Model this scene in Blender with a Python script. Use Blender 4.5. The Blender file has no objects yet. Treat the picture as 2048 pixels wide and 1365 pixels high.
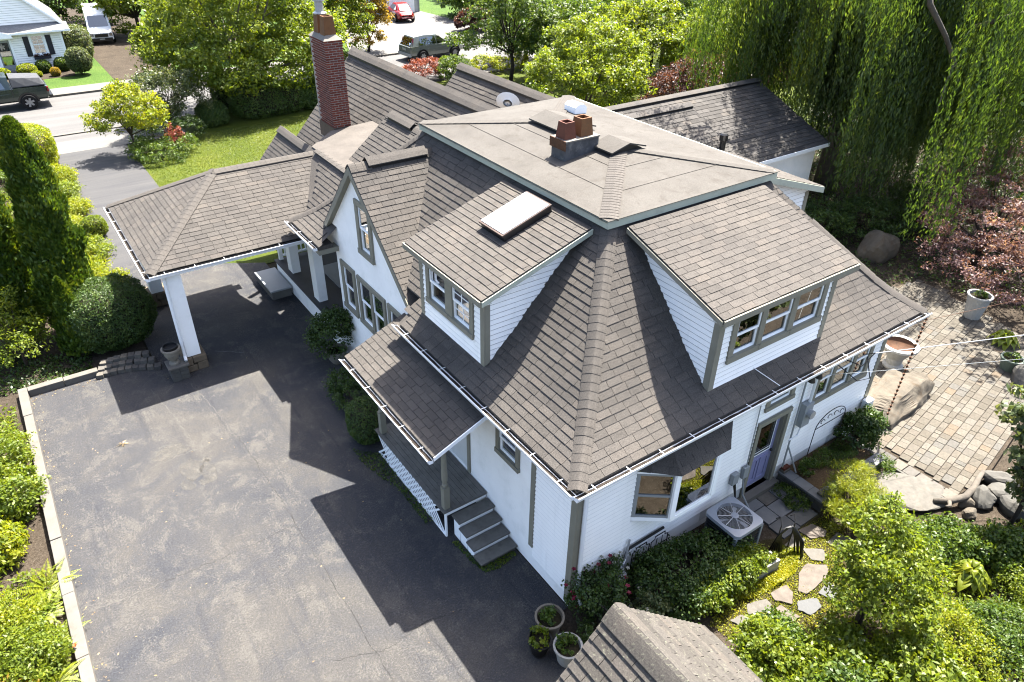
import bpy, math, random
import numpy as np
from mathutils import Vector, Matrix

# ------------------------------------------------------------------ camera, sky, sun, exposure
SC = bpy.context.scene
COL = SC.collection
CAM = Vector((-5.9077, -6.3194, 11.5))
cd_ = bpy.data.cameras.new('camera'); cam = bpy.data.objects.new('camera', cd_); COL.objects.link(cam)
cd_.sensor_width = 36.0; cd_.lens = 36.0 * 1451.3 / 2048.0; cd_.clip_start = 0.1; cd_.clip_end = 600.0
_f = Vector((0.4859, 0.6802, -0.5488)).normalized()
_r = Vector((0.8197, -0.5726, 0.0160)); _r = (_r - _f * _r.dot(_f)).normalized(); _u = _r.cross(_f)
cam.matrix_world = Matrix(((_r.x, _u.x, -_f.x, CAM.x), (_r.y, _u.y, -_f.y, CAM.y), (_r.z, _u.z, -_f.z, CAM.z), (0, 0, 0, 1)))
SC.camera = cam

SUN_TO = Vector((0.47, 0.25, 1.0)).normalized()          # towards the sun
world = bpy.data.worlds.new('World'); SC.world = world; world.use_nodes = True
_n = world.node_tree.nodes; _bg = _n['Background']
_sky = _n.new('ShaderNodeTexSky'); _sky.sky_type = 'NISHITA'; _sky.sun_disc = False
_sky.sun_elevation = math.asin(SUN_TO.z); _sky.sun_rotation = math.atan2(SUN_TO.x, SUN_TO.y)
_sky.air_density = 0.8; _sky.dust_density = 3.2; _sky.ozone_density = 0.6
world.node_tree.links.new(_sky.outputs[0], _bg.inputs[0]); _bg.inputs[1].default_value = 0.10
_sl = bpy.data.lights.new('sun', 'SUN'); _sl.energy = 5.0; _sl.angle = math.radians(0.5); _sl.color = (1.0, 0.955, 0.88)
sun = bpy.data.objects.new('sun', _sl); COL.objects.link(sun)
sun.rotation_euler = SUN_TO.to_track_quat('Z', 'Y').to_euler(); sun.location = (20, 10, 40)
vs = SC.view_settings; vs.view_transform = 'Standard'; vs.look = 'None'; vs.gamma = 1.0; vs.use_curve_mapping = False
vs.exposure = 2.65
SC.cycles.filter_width = 1.1; SC.cycles.max_bounces = 7; SC.cycles.diffuse_bounces = 3; SC.cycles.glossy_bounces = 3
SC.cycles.transmission_bounces = 4; SC.cycles.transparent_max_bounces = 8
SC.cycles.caustics_reflective = False; SC.cycles.caustics_refractive = False

# ------------------------------------------------------------------ materials
def srgb(*c):
    return tuple(((v / 255.0) / 12.92 if v <= 10 else ((v / 255.0 + 0.055) / 1.055) ** 2.4) for v in c)

# albedo scale of each finish (default 0.52): white paint stays near 0.8, asphalt near 0.05, foliage 0.04 to 0.12
ALB = dict(white=1.06, stucco=1.06, clap=1.06, gutter_white=0.9, soffit=0.9, fascia=0.72, road=0.34, pavement=0.32, paver=0.27, paver_attr=0.27, rock_grey=0.30, membrane_old=0.24, trim=0.80, room=0.8, curtain=0.7, blind=0.9, door_blue=0.75, membrane=0.30, brick=0.75, mortar=0.62,
           plastic_white=0.85, plastic_grey=0.65, skylight_dome=0.85, grey_siding=0.72, paint_white=0.9, shutter=1.0, galv=0.8, ac_top=0.5, deck=0.75, asphalt=0.335, worn=0.58, white_pot=0.5, flag_pale=0.21, flag_rose=0.26, concrete=0.33, bluestone_pale=0.24, leaf_arbor=0.6, leaf_box=0.5, leaf_deep=0.5, leaf_mid=0.46, leaf_plum=0.34,
           bluestone=0.5, rock=0.27, leaf_lime=0.46, leaf_bright=0.45, leaf_sedum=0.44, leaf_willow=0.36, shingle=0.375, lawn=0.36)
class NT:
    def __init__(s, name):
        s.m = bpy.data.materials.new(name); s.m.use_nodes = True
        s.t = s.m.node_tree; s.n = s.t.nodes; s.l = s.t.links
        s.b = s.n['Principled BSDF']; s.out = s.n['Material Output']
        s.tc = s.n.new('ShaderNodeTexCoord')
    def link(s, a, b): s.l.new(a, b)
    def mapping(s, scale=(1, 1, 1), src='Object', rot=(0, 0, 0)):
        k = s.n.new('ShaderNodeMapping'); k.inputs['Scale'].default_value = scale; k.inputs['Rotation'].default_value = rot
        s.link(s.tc.outputs[src], k.inputs['Vector']); return k.outputs[0]
    def noise(s, scale, detail=4, rough=0.6, vec=None, dist=0.0):
        k = s.n.new('ShaderNodeTexNoise'); k.inputs['Scale'].default_value = scale; k.inputs['Detail'].default_value = detail
        k.inputs['Roughness'].default_value = rough; k.inputs['Distortion'].default_value = dist
        s.link(vec if vec is not None else s.tc.outputs['Object'], k.inputs['Vector']); return k.outputs['Fac']
    def voro(s, scale, feature='F1', vec=None, out='Distance', rnd=1.0):
        k = s.n.new('ShaderNodeTexVoronoi'); k.feature = feature; k.inputs['Scale'].default_value = scale
        k.inputs['Randomness'].default_value = rnd
        s.link(vec if vec is not None else s.tc.outputs['Object'], k.inputs['Vector']); return k.outputs[out]
    def ramp(s, fac, stops, interp='LINEAR'):
        k = s.n.new('ShaderNodeValToRGB'); k.color_ramp.interpolation = interp; e = k.color_ramp.elements
        while len(e) < len(stops): e.new(0.5)
        for q, (p, c) in zip(e, stops):
            q.position = p; q.color = (c[0], c[1], c[2], 1) if hasattr(c, '__len__') else (c, c, c, 1)
        s.link(fac, k.inputs[0]); return k.outputs[0]
    def mix(s, a, b, fac=0.5, mode='MIX'):
        k = s.n.new('ShaderNodeMix'); k.data_type = 'RGBA'; k.blend_type = mode
        for v, i in ((fac, 0), (a, 6), (b, 7)):
            if hasattr(v, 'is_linked'): s.link(v, k.inputs[i])
            elif i == 0: k.inputs[0].default_value = v
            else: k.inputs[i].default_value = (v[0], v[1], v[2], 1) if hasattr(v, '__len__') else (v, v, v, 1)
        return k.outputs[2]
    def math(s, op, a, b=0.0):
        k = s.n.new('ShaderNodeMath'); k.operation = op
        for v, i in ((a, 0), (b, 1)):
            if hasattr(v, 'is_linked'): s.link(v, k.inputs[i])
            else: k.inputs[i].default_value = v
        return k.outputs[0]
    def attr(s, name='rnd'):
        k = s.n.new('ShaderNodeAttribute'); k.attribute_name = name; return k.outputs['Fac']
    def objrnd(s):
        return s.n.new('ShaderNodeObjectInfo').outputs['Random']
    def color(s, c):
        k = ALB.get(s.m.name, 0.41)
        if k != 1.0: c = s.mix(c, (k, k, k), 1.0, 'MULTIPLY')
        if hasattr(c, 'is_linked'): s.link(c, s.b.inputs['Base Color'])
        else: s.b.inputs['Base Color'].default_value = (*c, 1)
    def rough(s, r, spec=0.3, metal=0.0):
        if hasattr(r, 'is_linked'): s.link(r, s.b.inputs['Roughness'])
        else: s.b.inputs['Roughness'].default_value = r
        s.b.inputs['Specular IOR Level'].default_value = spec; s.b.inputs['Metallic'].default_value = metal
    def bump(s, h, strength=0.3, dist=0.02):
        k = s.n.new('ShaderNodeBump'); k.inputs['Strength'].default_value = strength; k.inputs['Distance'].default_value = dist
        s.link(h, k.inputs['Height']); s.link(k.outputs[0], s.b.inputs['Normal'])

M = {}
def plain(name, c, rough=0.6, var=0.12, scale=6.0, spec=0.3, metal=0.0, bump=0.0, bscale=60.0, dirt=None):
    k = NT(name); f = k.noise(scale, 5, 0.65)
    col = k.ramp(f, [(0.25, tuple(v * (1 - var) for v in c)), (0.75, tuple(min(1, v * (1 + var)) for v in c))])
    if dirt:
        d = k.noise(dirt[1], 6, 0.7); col = k.mix(col, dirt[0], k.ramp(d, [(0.52, 0.0), (0.72, dirt[2])]))
    k.color(col); k.rough(rough, spec, metal)
    if bump: k.bump(k.noise(bscale, 4, 0.6), bump, 0.01)
    M[name] = k.m; return k.m

def shingle_mat(name, dark, light, warm, lichen=0.0):
    k = NT(name); r = k.attr('rnd')
    base = k.ramp(r, [(0.0, dark), (0.45, tuple((a + b) / 2 for a, b in zip(dark, light))), (0.8, light), (1.0, warm)])
    big = k.noise(0.7, 4, 0.6)
    base = k.mix(base, k.ramp(big, [(0.3, (0.84, 0.84, 0.85)), (0.7, (1.12, 1.10, 1.07))]), 1.0, 'MULTIPLY')
    gr = k.noise(48.0, 3, 0.8)
    stn = k.noise(1.0, 5, 0.7, vec=k.mapping((3.5, 3.5, 0.45))); base = k.mix(base, (0.06, 0.056, 0.052), k.ramp(stn, [(0.56, 0.0), (0.78, 0.45)]))
    base = k.mix(base, k.ramp(gr, [(0.3, 0.62), (0.7, 1.42)]), 1.0, 'MULTIPLY')
    if lichen:
        v = k.noise(9.0, 6, 0.8); v2 = k.noise(34.0, 4, 0.7)
        msk = k.math('MULTIPLY', k.ramp(v, [(0.5, 0.0), (0.64, 1.0)]), k.ramp(v2, [(0.52, 0.0), (0.6, lichen)]))
        base = k.mix(base, (0.42, 0.42, 0.30), msk)
    k.color(base); k.rough(0.92, 0.15); k.bump(k.noise(160.0, 2, 0.6), 0.5, 0.006)
    M[name] = k.m

shingle_mat('shingle', (0.140, 0.128, 0.115), (0.170, 0.155, 0.139), (0.180, 0.160, 0.140))
shingle_mat('shingle_shed', (0.105, 0.096, 0.085), (0.145, 0.132, 0.117), (0.155, 0.135, 0.115), lichen=0.75)
shingle_mat('shingle_wing', (0.10, 0.094, 0.088), (0.165, 0.155, 0.145), (0.18, 0.16, 0.14))

def membrane_mat():
    k = NT('membrane'); n1 = k.noise(0.9, 6, 0.65); n2 = k.noise(40.0, 3, 0.8)
    c = k.ramp(n1, [(0.3, (0.15, 0.136, 0.118)), (0.5, (0.195, 0.178, 0.156)), (0.72, (0.235, 0.217, 0.192))])
    c = k.mix(c, k.ramp(n2, [(0.3, 0.8), (0.7, 1.2)]), 1.0, 'MULTIPLY')
    n3 = k.noise(3.2, 5, 0.7, dist=0.6); c = k.mix(c, (0.11, 0.09, 0.07), k.ramp(n3, [(0.52, 0.0), (0.72, 0.6)]))
    k.color(c); k.rough(0.9, 0.2); k.bump(k.noise(120, 2, 0.6), 0.35, 0.006); M['membrane'] = k.m
membrane_mat()
plain('membrane_old', (0.27, 0.235, 0.20), 0.9, 0.25, 2.0, bump=0.3, bscale=120)

def asphalt_mat():
    k = NT('asphalt'); big = k.noise(0.38, 7, 0.72, dist=0.8); mid = k.noise(1.7, 8, 0.8, dist=0.4); fine = k.noise(85.0, 2, 0.85); grit = k.noise(30.0, 3, 0.85)
    streak = k.noise(1.0, 5, 0.65, vec=k.mapping((4.0, 0.22, 1), rot=(0, 0, 0.03)))
    c = k.ramp(big, [(0.34, (0.072, 0.076, 0.088)), (0.48, (0.099, 0.099, 0.104)), (0.58, (0.124, 0.118, 0.112)), (0.70, (0.150, 0.140, 0.126))])
    c = k.mix(c, (0.178, 0.167, 0.150), k.ramp(k.math('ADD', mid, k.math('MULTIPLY', grit, 0.30)), [(0.665, 0.0), (0.74, 0.75)]))
    c = k.mix(c, (0.060, 0.063, 0.076), k.ramp(streak, [(0.53, 0.0), (0.72, 0.65)]))
    c = k.mix(c, k.ramp(grit, [(0.3, 0.62), (0.5, 0.97), (0.7, 1.5)]), 1.0, 'MULTIPLY')
    c = k.mix(c, k.ramp(fine, [(0.28, 0.30), (0.5, 0.92), (0.70, 2.3)]), 1.0, 'MULTIPLY')
    sp = k.voro(17.0, 'F1'); c = k.mix(c, (0.46, 0.38, 0.26), k.ramp(sp, [(0.08, 0.45), (0.16, 0.0)]))
    k.color(c); k.rough(0.85, 0.2); k.bump(fine, 0.7, 0.012); M['asphalt'] = k.m
asphalt_mat()

def road_mat(name, c0, c1, scale=0.5):
    k = NT(name); a = k.noise(scale, 5, 0.65, vec=k.mapping((0.25, 2.5, 1))); f = k.noise(30, 3, 0.7)
    c = k.ramp(a, [(0.3, c0), (0.7, c1)]); c = k.mix(c, k.ramp(f, [(0.3, 0.82), (0.7, 1.2)]), 1.0, 'MULTIPLY')
    k.color(c); k.rough(0.9, 0.2); M[name] = k.m
road_mat('road', (0.19, 0.185, 0.18), (0.26, 0.25, 0.24))
road_mat('pavement', (0.26, 0.25, 0.235), (0.33, 0.315, 0.29), 1.5)
road_mat('old_drive', (0.085, 0.085, 0.09), (0.125, 0.122, 0.12), 1.2)

def soil_mat(name, stops, fine=18.0):
    k = NT(name); a = k.noise(1.1, 6, 0.7); f = k.noise(fine, 5, 0.8); v = k.voro(fine * 1.4, 'F1')
    c = k.ramp(f, stops); c = k.mix(c, k.ramp(a, [(0.3, 0.7), (0.7, 1.25)]), 1.0, 'MULTIPLY')
    c = k.mix(c, k.ramp(v, [(0.05, 1.3), (0.5, 0.7)]), 0.6, 'MULTIPLY')
    k.color(c); k.rough(0.95, 0.1); k.bump(f, 0.9, 0.03); M[name] = k.m
soil_mat('soil', [(0.25, (0.035, 0.03, 0.02)), (0.5, (0.07, 0.062, 0.035)), (0.75, (0.12, 0.10, 0.06))], 9.0)
soil_mat('mulch', [(0.25, (0.05, 0.038, 0.026)), (0.5, (0.11, 0.086, 0.062)), (0.78, (0.21, 0.175, 0.135))], 22.0)
soil_mat('wood_chips', [(0.25, (0.11, 0.07, 0.035)), (0.5, (0.21, 0.14, 0.075)), (0.78, (0.32, 0.23, 0.14))], 30.0)
soil_mat('moss', [(0.25, (0.03, 0.035, 0.012)), (0.5, (0.085, 0.07, 0.03)), (0.75, (0.13, 0.13, 0.04))], 20.0)
def lawn_mat(name, c0, c1, c2):
    k = NT(name); a = k.noise(0.5, 5, 0.65); f = k.noise(26, 4, 0.8, vec=k.mapping((1, 0.5, 1)))
    c = k.ramp(a, [(0.3, c0), (0.52, c1), (0.72, c2)]); c = k.mix(c, k.ramp(f, [(0.25, 0.45), (0.55, 1.0), (0.8, 1.6)]), 1.0, 'MULTIPLY')
    k.color(c); k.rough(0.9, 0.15); k.bump(f, 1.0, 0.05); M[name] = k.m
lawn_mat('lawn', (0.10, 0.15, 0.012), (0.15, 0.195, 0.016), (0.20, 0.225, 0.024))
lawn_mat('lawn_far', (0.08, 0.165, 0.022), (0.105, 0.195, 0.026), (0.14, 0.22, 0.035))

plain('white', (0.80, 0.81, 0.80), 0.55, 0.03, 2.0)
plain('stucco', (0.81, 0.795, 0.755), 0.8, 0.06, 1.3, bump=0.5, bscale=38, dirt=((0.60, 0.60, 0.55), 2.2, 0.4))
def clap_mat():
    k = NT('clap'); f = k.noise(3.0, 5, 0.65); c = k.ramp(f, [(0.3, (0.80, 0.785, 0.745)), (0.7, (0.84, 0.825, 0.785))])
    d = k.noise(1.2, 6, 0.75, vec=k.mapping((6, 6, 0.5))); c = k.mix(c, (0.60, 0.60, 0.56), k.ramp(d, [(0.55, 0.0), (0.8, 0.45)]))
    c = k.mix((0.40, 0.41, 0.41), c, k.attr('rnd')); k.color(c); k.rough(0.5, 0.3); M['clap'] = k.m  # low rnd turns grey: colour of the painted lap shadow lines
clap_mat()
plain('gutter_white', (0.82, 0.83, 0.83), 0.35, 0.03, 5.0, spec=0.5)
plain('litter', (0.045, 0.033, 0.024), 0.95, 0.6, 30.0, bump=0.8, bscale=40)
plain('trim', (0.235, 0.222, 0.170), 0.65, 0.10, 4.0)
plain('fascia', (0.47, 0.50, 0.40), 0.6, 0.06, 3.0, dirt=((0.25, 0.24, 0.2), 5.0, 0.4))
plain('soffit', (0.62, 0.62, 0.57), 0.7, 0.05)
plain('room', (0.045, 0.043, 0.042), 0.9, 0.3, 1.5)
plain('curtain', (0.30, 0.285, 0.25), 0.9, 0.25, 14.0)
plain('blind', (0.55, 0.55, 0.52), 0.8, 0.08, 3.0)
plain('deck', (0.135, 0.128, 0.112), 0.7, 0.25, 5.0, dirt=((0.07, 0.065, 0.055), 8.0, 0.6))
plain('grey_floor', (0.115, 0.110, 0.105), 0.6, 0.15, 3.0)
plain('concrete', (0.288, 0.266, 0.230), 0.9, 0.15, 3.0, bump=0.4, bscale=50, dirt=((0.20, 0.17, 0.13), 4.0, 0.6))
plain('flag_pale', (0.360, 0.331, 0.281), 0.85, 0.32, 7.0, bump=0.4, bscale=20, dirt=((0.33, 0.27, 0.2), 6.0, 0.5))
plain('flag_rose', (0.320, 0.264, 0.216), 0.85, 0.32, 7.0, bump=0.4, bscale=20, dirt=((0.28, 0.23, 0.19), 6.0, 0.5))
plain('bluestone', (0.21, 0.215, 0.22), 0.8, 0.18, 3.0, bump=0.3, bscale=25)
plain('bluestone_pale', (0.272, 0.276, 0.276), 0.8, 0.14, 3.0, bump=0.3, bscale=25)
plain('rock', (0.288, 0.245, 0.184), 0.9, 0.35, 2.2, bump=1.0, bscale=9, dirt=((0.20, 0.125, 0.06), 3.0, 0.85))
plain('rock_grey', (0.225, 0.214, 0.188), 0.9, 0.35, 3.0, bump=0.9, bscale=10, dirt=((0.15, 0.13, 0.09), 3.0, 0.8))
plain('stone_warm', (0.306, 0.230, 0.149), 0.9, 0.4, 4.0, bump=1.0, bscale=14, dirt=((0.16, 0.11, 0.06), 4.0, 0.7))
plain('urn', (0.400, 0.360, 0.288), 0.85, 0.15, 5.0, bump=0.3, bscale=40, dirt=((0.22, 0.20, 0.17), 7.0, 0.8))
plain('white_pot', (0.510, 0.501, 0.459), 0.6, 0.1, 5.0, dirt=((0.35, 0.32, 0.25), 6.0, 0.5))
plain('beige_pot', (0.336, 0.288, 0.216), 0.7, 0.1, 5.0)
plain('green_pot', (0.20, 0.26, 0.20), 0.6, 0.1, 5.0)
plain('black_plastic', (0.012, 0.012, 0.013), 0.45, 0.2, 5.0, spec=0.4)
plain('iron', (0.014, 0.013, 0.013), 0.5, 0.3, 8.0, spec=0.4)
plain('rust', (0.16, 0.07, 0.03), 0.8, 0.5, 9.0)
plain('bark', (0.105, 0.078, 0.055), 0.95, 0.4, 6.0, bump=1.0, bscale=25)
plain('bark_grey', (0.19, 0.165, 0.135), 0.95, 0.35, 6.0, bump=1.0, bscale=25)
plain('bark_dark', (0.05, 0.038, 0.028), 0.95, 0.4, 6.0, bump=1.0, bscale=25)
plain('terracotta', (0.300, 0.131, 0.045), 0.75, 0.25, 5.0, dirt=((0.22, 0.13, 0.06), 9.0, 0.7))
plain('terracotta_dark', (0.235, 0.075, 0.042), 0.75, 0.22, 6.0, dirt=((0.11, 0.05, 0.03), 8.0, 0.6))
plain('lead', (0.13, 0.135, 0.145), 0.6, 0.5, 5.0, dirt=((0.42, 0.41, 0.38), 4.0, 0.8))
plain('cap_cement', (0.294, 0.273, 0.238), 0.9, 0.15, 5.0)
plain('copper_brown', (0.14, 0.095, 0.075), 0.6, 0.35, 5.0)
plain('mortar', (0.42, 0.37, 0.32), 0.95, 0.15, 20.0)
plain('galv', (0.42, 0.43, 0.44), 0.4, 0.12, 8.0, spec=0.5, metal=0.35)
plain('ac_top', (0.42, 0.46, 0.52), 0.4, 0.06, 3.0, spec=0.5)
plain('ac_dark', (0.02, 0.021, 0.024), 0.5, 0.2, 3.0)
plain('ac_grille', (0.07, 0.072, 0.078), 0.45, 0.1, 3.0)
plain('plastic_grey', (0.36, 0.38, 0.38), 0.5, 0.06, 3.0)
plain('plastic_white', (0.72, 0.73, 0.72), 0.45, 0.04, 3.0)
plain('door_blue', (0.27, 0.27, 0.44), 0.45, 0.06, 3.0)
plain('skylight_dome', (0.800, 0.810, 0.800), 0.3, 0.02, 2.0, spec=0.5)
plain('satin_black', (0.02, 0.02, 0.022), 0.35, 0.2, 3.0, spec=0.5)
plain('tyre', (0.012, 0.012, 0.012), 0.85, 0.2, 20.0)
plain('rim', (0.55, 0.56, 0.57), 0.35, 0.05, 5.0, metal=0.6)
plain('chrome', (0.65, 0.66, 0.67), 0.2, 0.03, 5.0, metal=0.9)
plain('tonneau', (0.10, 0.105, 0.115), 0.8, 0.25, 6.0)
plain('red_lens', (0.45, 0.015, 0.02), 0.25, 0.1, 5.0, spec=0.5)
plain('plate', (0.65, 0.65, 0.6), 0.5, 0.05, 5.0)
plain('brick_far', (0.19, 0.055, 0.03), 0.9, 0.3, 8.0)
def brick_mat():
    k = NT('brick'); r = k.objrnd(); f = k.noise(40, 4, 0.7)
    c = k.ramp(r, [(0.0, (0.105, 0.026, 0.018)), (0.5, (0.165, 0.042, 0.027)), (0.85, (0.21, 0.06, 0.038)), (1.0, (0.13, 0.05, 0.04))])
    c = k.mix(c, k.ramp(f, [(0.3, 0.7), (0.7, 1.25)]), 1.0, 'MULTIPLY'); k.color(c); k.rough(0.9, 0.2); k.bump(f, 0.4, 0.006); M['brick'] = k.m
brick_mat()
def piece_mat(name, stops, noise=(14, 0.75, 1.25), rough=0.85, bs=30):
    k = NT(name); r = k.objrnd(); f = k.noise(noise[0], 5, 0.7); c = k.ramp(r, stops)
    c = k.mix(c, k.ramp(f, [(0.3, noise[1]), (0.7, noise[2])]), 1.0, 'MULTIPLY'); k.color(c); k.rough(rough, 0.2)
    k.bump(k.noise(bs, 4, 0.7), 0.5, 0.01); M[name] = k.m
piece_mat('paver', [(0.0, (0.198, 0.172, 0.132)), (0.35, (0.264, 0.231, 0.182)), (0.7, (0.304, 0.274, 0.221)), (0.85, (0.224, 0.211, 0.185)), (1.0, (0.290, 0.224, 0.152))])
piece_mat('wall_block', [(0.0, (0.132, 0.122, 0.109)), (0.5, (0.198, 0.182, 0.158)), (1.0, (0.238, 0.208, 0.165))])
piece_mat('pebble', [(0.0, (0.066, 0.056, 0.043)), (0.35, (0.172, 0.145, 0.112)), (0.7, (0.251, 0.228, 0.191)), (1.0, (0.198, 0.112, 0.066))])
k_ = NT('paver_attr'); k_.color(k_.mix(k_.ramp(k_.attr('rnd'), [(0.0, (0.198, 0.172, 0.132)), (0.35, (0.264, 0.231, 0.182)), (0.7, (0.304, 0.274, 0.221)), (0.85, (0.224, 0.211, 0.185)), (1.0, (0.290, 0.224, 0.152))]), k_.ramp(k_.noise(14, 5, 0.7), [(0.3, 0.75), (0.7, 1.25)]), 1.0, 'MULTIPLY')); k_.rough(0.85, 0.2); M['paver_attr'] = k_.m

def paint(name, c, rough=0.25, metal=0.3):
    k = NT(name); k.color(k.mix(c, tuple(v * 0.9 for v in c), k.noise(2.0, 3))); k.rough(rough, 0.5, metal)
    k.b.inputs['Coat Weight'].default_value = 0.6; k.b.inputs['Coat Roughness'].default_value = 0.08; M[name] = k.m
paint('paint_green', (0.045, 0.07, 0.055)); paint('paint_silver', (0.30, 0.33, 0.29)); paint('paint_white', (0.75, 0.76, 0.77), 0.3, 0.0); paint('paint_red', (0.5, 0.02, 0.015), 0.25, 0.0)

def glass_mat(name, tint=(0.75, 0.8, 0.78), refl=0.18):
    k = NT(name); k.n.remove(k.b)
    tr = k.n.new('ShaderNodeBsdfTransparent'); tr.inputs[0].default_value = (*tint, 1)
    gl = k.n.new('ShaderNodeBsdfGlossy'); gl.inputs['Roughness'].default_value = 0.015; gl.inputs[0].default_value = (0.95, 0.97, 0.97, 1)
    fr = k.n.new('ShaderNodeFresnel'); fr.inputs[0].default_value = 1.55
    f = k.math('ADD', k.math('MULTIPLY', fr.outputs[0], 1.0), refl)
    mx = k.n.new('ShaderNodeMixShader'); k.link(f, mx.inputs[0]); k.link(tr.outputs[0], mx.inputs[1]); k.link(gl.outputs[0], mx.inputs[2])
    k.link(mx.outputs[0], k.out.inputs[0]); M[name] = k.m
glass_mat('glass', refl=0.22); glass_mat('car_glass', (0.10, 0.11, 0.12), 0.12)

def leaf_mat(name, stops, trans=0.32, rough=0.5, spec=0.35):
    k = NT(name); r = k.attr('rnd')
    c = k.ramp(r, stops)
    k.color(c); k.rough(rough, spec)
    tr = k.n.new('ShaderNodeBsdfTranslucent'); c2 = k.mix(c, (1.25, 1.15, 0.55), 1.0, 'MULTIPLY'); k.link(c2, tr.inputs[0])
    mx = k.n.new('ShaderNodeMixShader'); mx.inputs[0].default_value = trans
    k.link(k.b.outputs[0], mx.inputs[1]); k.link(tr.outputs[0], mx.inputs[2]); k.link(mx.outputs[0], k.out.inputs[0]); M[name] = k.m
leaf_mat('leaf_mid', [(0.0, (0.048, 0.093, 0.012)), (0.5, (0.095, 0.173, 0.019)), (1.0, (0.191, 0.255, 0.031))])
leaf_mat('leaf_deep', [(0.0, (0.029, 0.063, 0.011)), (0.5, (0.057, 0.114, 0.017)), (1.0, (0.111, 0.173, 0.026))], 0.25)
leaf_mat('leaf_bright', [(0.0, (0.099, 0.158, 0.012)), (0.5, (0.199, 0.277, 0.019)), (1.0, (0.318, 0.367, 0.031))], 0.38)
leaf_mat('leaf_lime', [(0.0, (0.14, 0.21, 0.010)), (0.5, (0.27, 0.33, 0.014)), (1.0, (0.42, 0.42, 0.024))], 0.4)
leaf_mat('leaf_gold', [(0.0, (0.212, 0.150, 0.012)), (0.5, (0.382, 0.270, 0.024)), (1.0, (0.509, 0.330, 0.048))], 0.35)
leaf_mat('leaf_sedum', [(0.0, (0.14, 0.19, 0.006)), (0.5, (0.34, 0.37, 0.010)), (1.0, (0.58, 0.52, 0.02))], 0.3)
leaf_mat('leaf_box', [(0.0, (0.041, 0.087, 0.017)), (0.5, (0.087, 0.158, 0.029)), (1.0, (0.175, 0.240, 0.054))], 0.2)
leaf_mat('leaf_sage', [(0.0, (0.080, 0.117, 0.042)), (0.5, (0.151, 0.203, 0.072)), (1.0, (0.302, 0.330, 0.144))], 0.25)
leaf_mat('leaf_arbor', [(0.0, (0.030, 0.075, 0.008)), (0.5, (0.085, 0.150, 0.012)), (1.0, (0.24, 0.28, 0.018))], 0.25)
leaf_mat('leaf_willow', [(0.0, (0.045, 0.095, 0.016)), (0.5, (0.095, 0.165, 0.025)), (1.0, (0.21, 0.27, 0.035))], 0.35)
leaf_mat('leaf_plum', [(0.0, (0.10, 0.045, 0.05)), (0.5, (0.26, 0.13, 0.14)), (1.0, (0.55, 0.36, 0.35))], 0.3)
leaf_mat('leaf_wine', [(0.0, (0.037, 0.014, 0.013)), (0.5, (0.089, 0.031, 0.028)), (1.0, (0.237, 0.098, 0.073))], 0.28)
leaf_mat('leaf_redbush', [(0.0, (0.159, 0.030, 0.024)), (0.5, (0.318, 0.075, 0.054)), (1.0, (0.477, 0.165, 0.108))], 0.25)
leaf_mat('petal_white', [(0.0, (0.6, 0.6, 0.5)), (1.0, (0.8, 0.8, 0.7))], 0.2)
leaf_mat('petal_red', [(0.0, (0.20, 0.008, 0.03)), (1.0, (0.42, 0.02, 0.09))], 0.2)
leaf_mat('petal_orange', [(0.0, (0.6, 0.10, 0.02)), (1.0, (0.7, 0.2, 0.04))], 0.2)
leaf_mat('grass_blade', [(0.0, (0.085, 0.150, 0.012)), (0.5, (0.148, 0.210, 0.018)), (1.0, (0.233, 0.260, 0.032))], 0.3)
leaf_mat('dry_leaf', [(0.0, (0.20, 0.13, 0.06)), (1.0, (0.40, 0.30, 0.15))], 0.1)

# ------------------------------------------------------------------ mesh helpers
def link(o, parent=None):
    COL.objects.link(o)
    if parent is not None: o.parent = parent
    return o
def thing(name, label, cat, loc=(0, 0, 0), rz=0.0, group=None):
    o = bpy.data.objects.new(name, None); o.empty_display_size = 0.2; COL.objects.link(o)
    o.location = loc; o.rotation_euler = (0, 0, rz); o['label'] = label; o['category'] = cat
    if group: o['group'] = group
    return o
def tag(o, label, cat, group=None):
    o['label'] = label; o['category'] = cat
    if group: o['group'] = group
    return o
def structure(o): o['kind'] = 'structure'; return o
def copy_tree(o, parent=None, loc=None, rz=None, label=None, scale=None):
    c = o.copy(); COL.objects.link(c); c.parent = parent
    if loc is not None: c.location = loc
    if rz is not None: c.rotation_euler = (0, 0, rz)
    if scale is not None: c.scale = scale
    if label: c['label'] = label
    for ch in list(o.children): copy_tree(ch, c)
    return c

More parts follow.
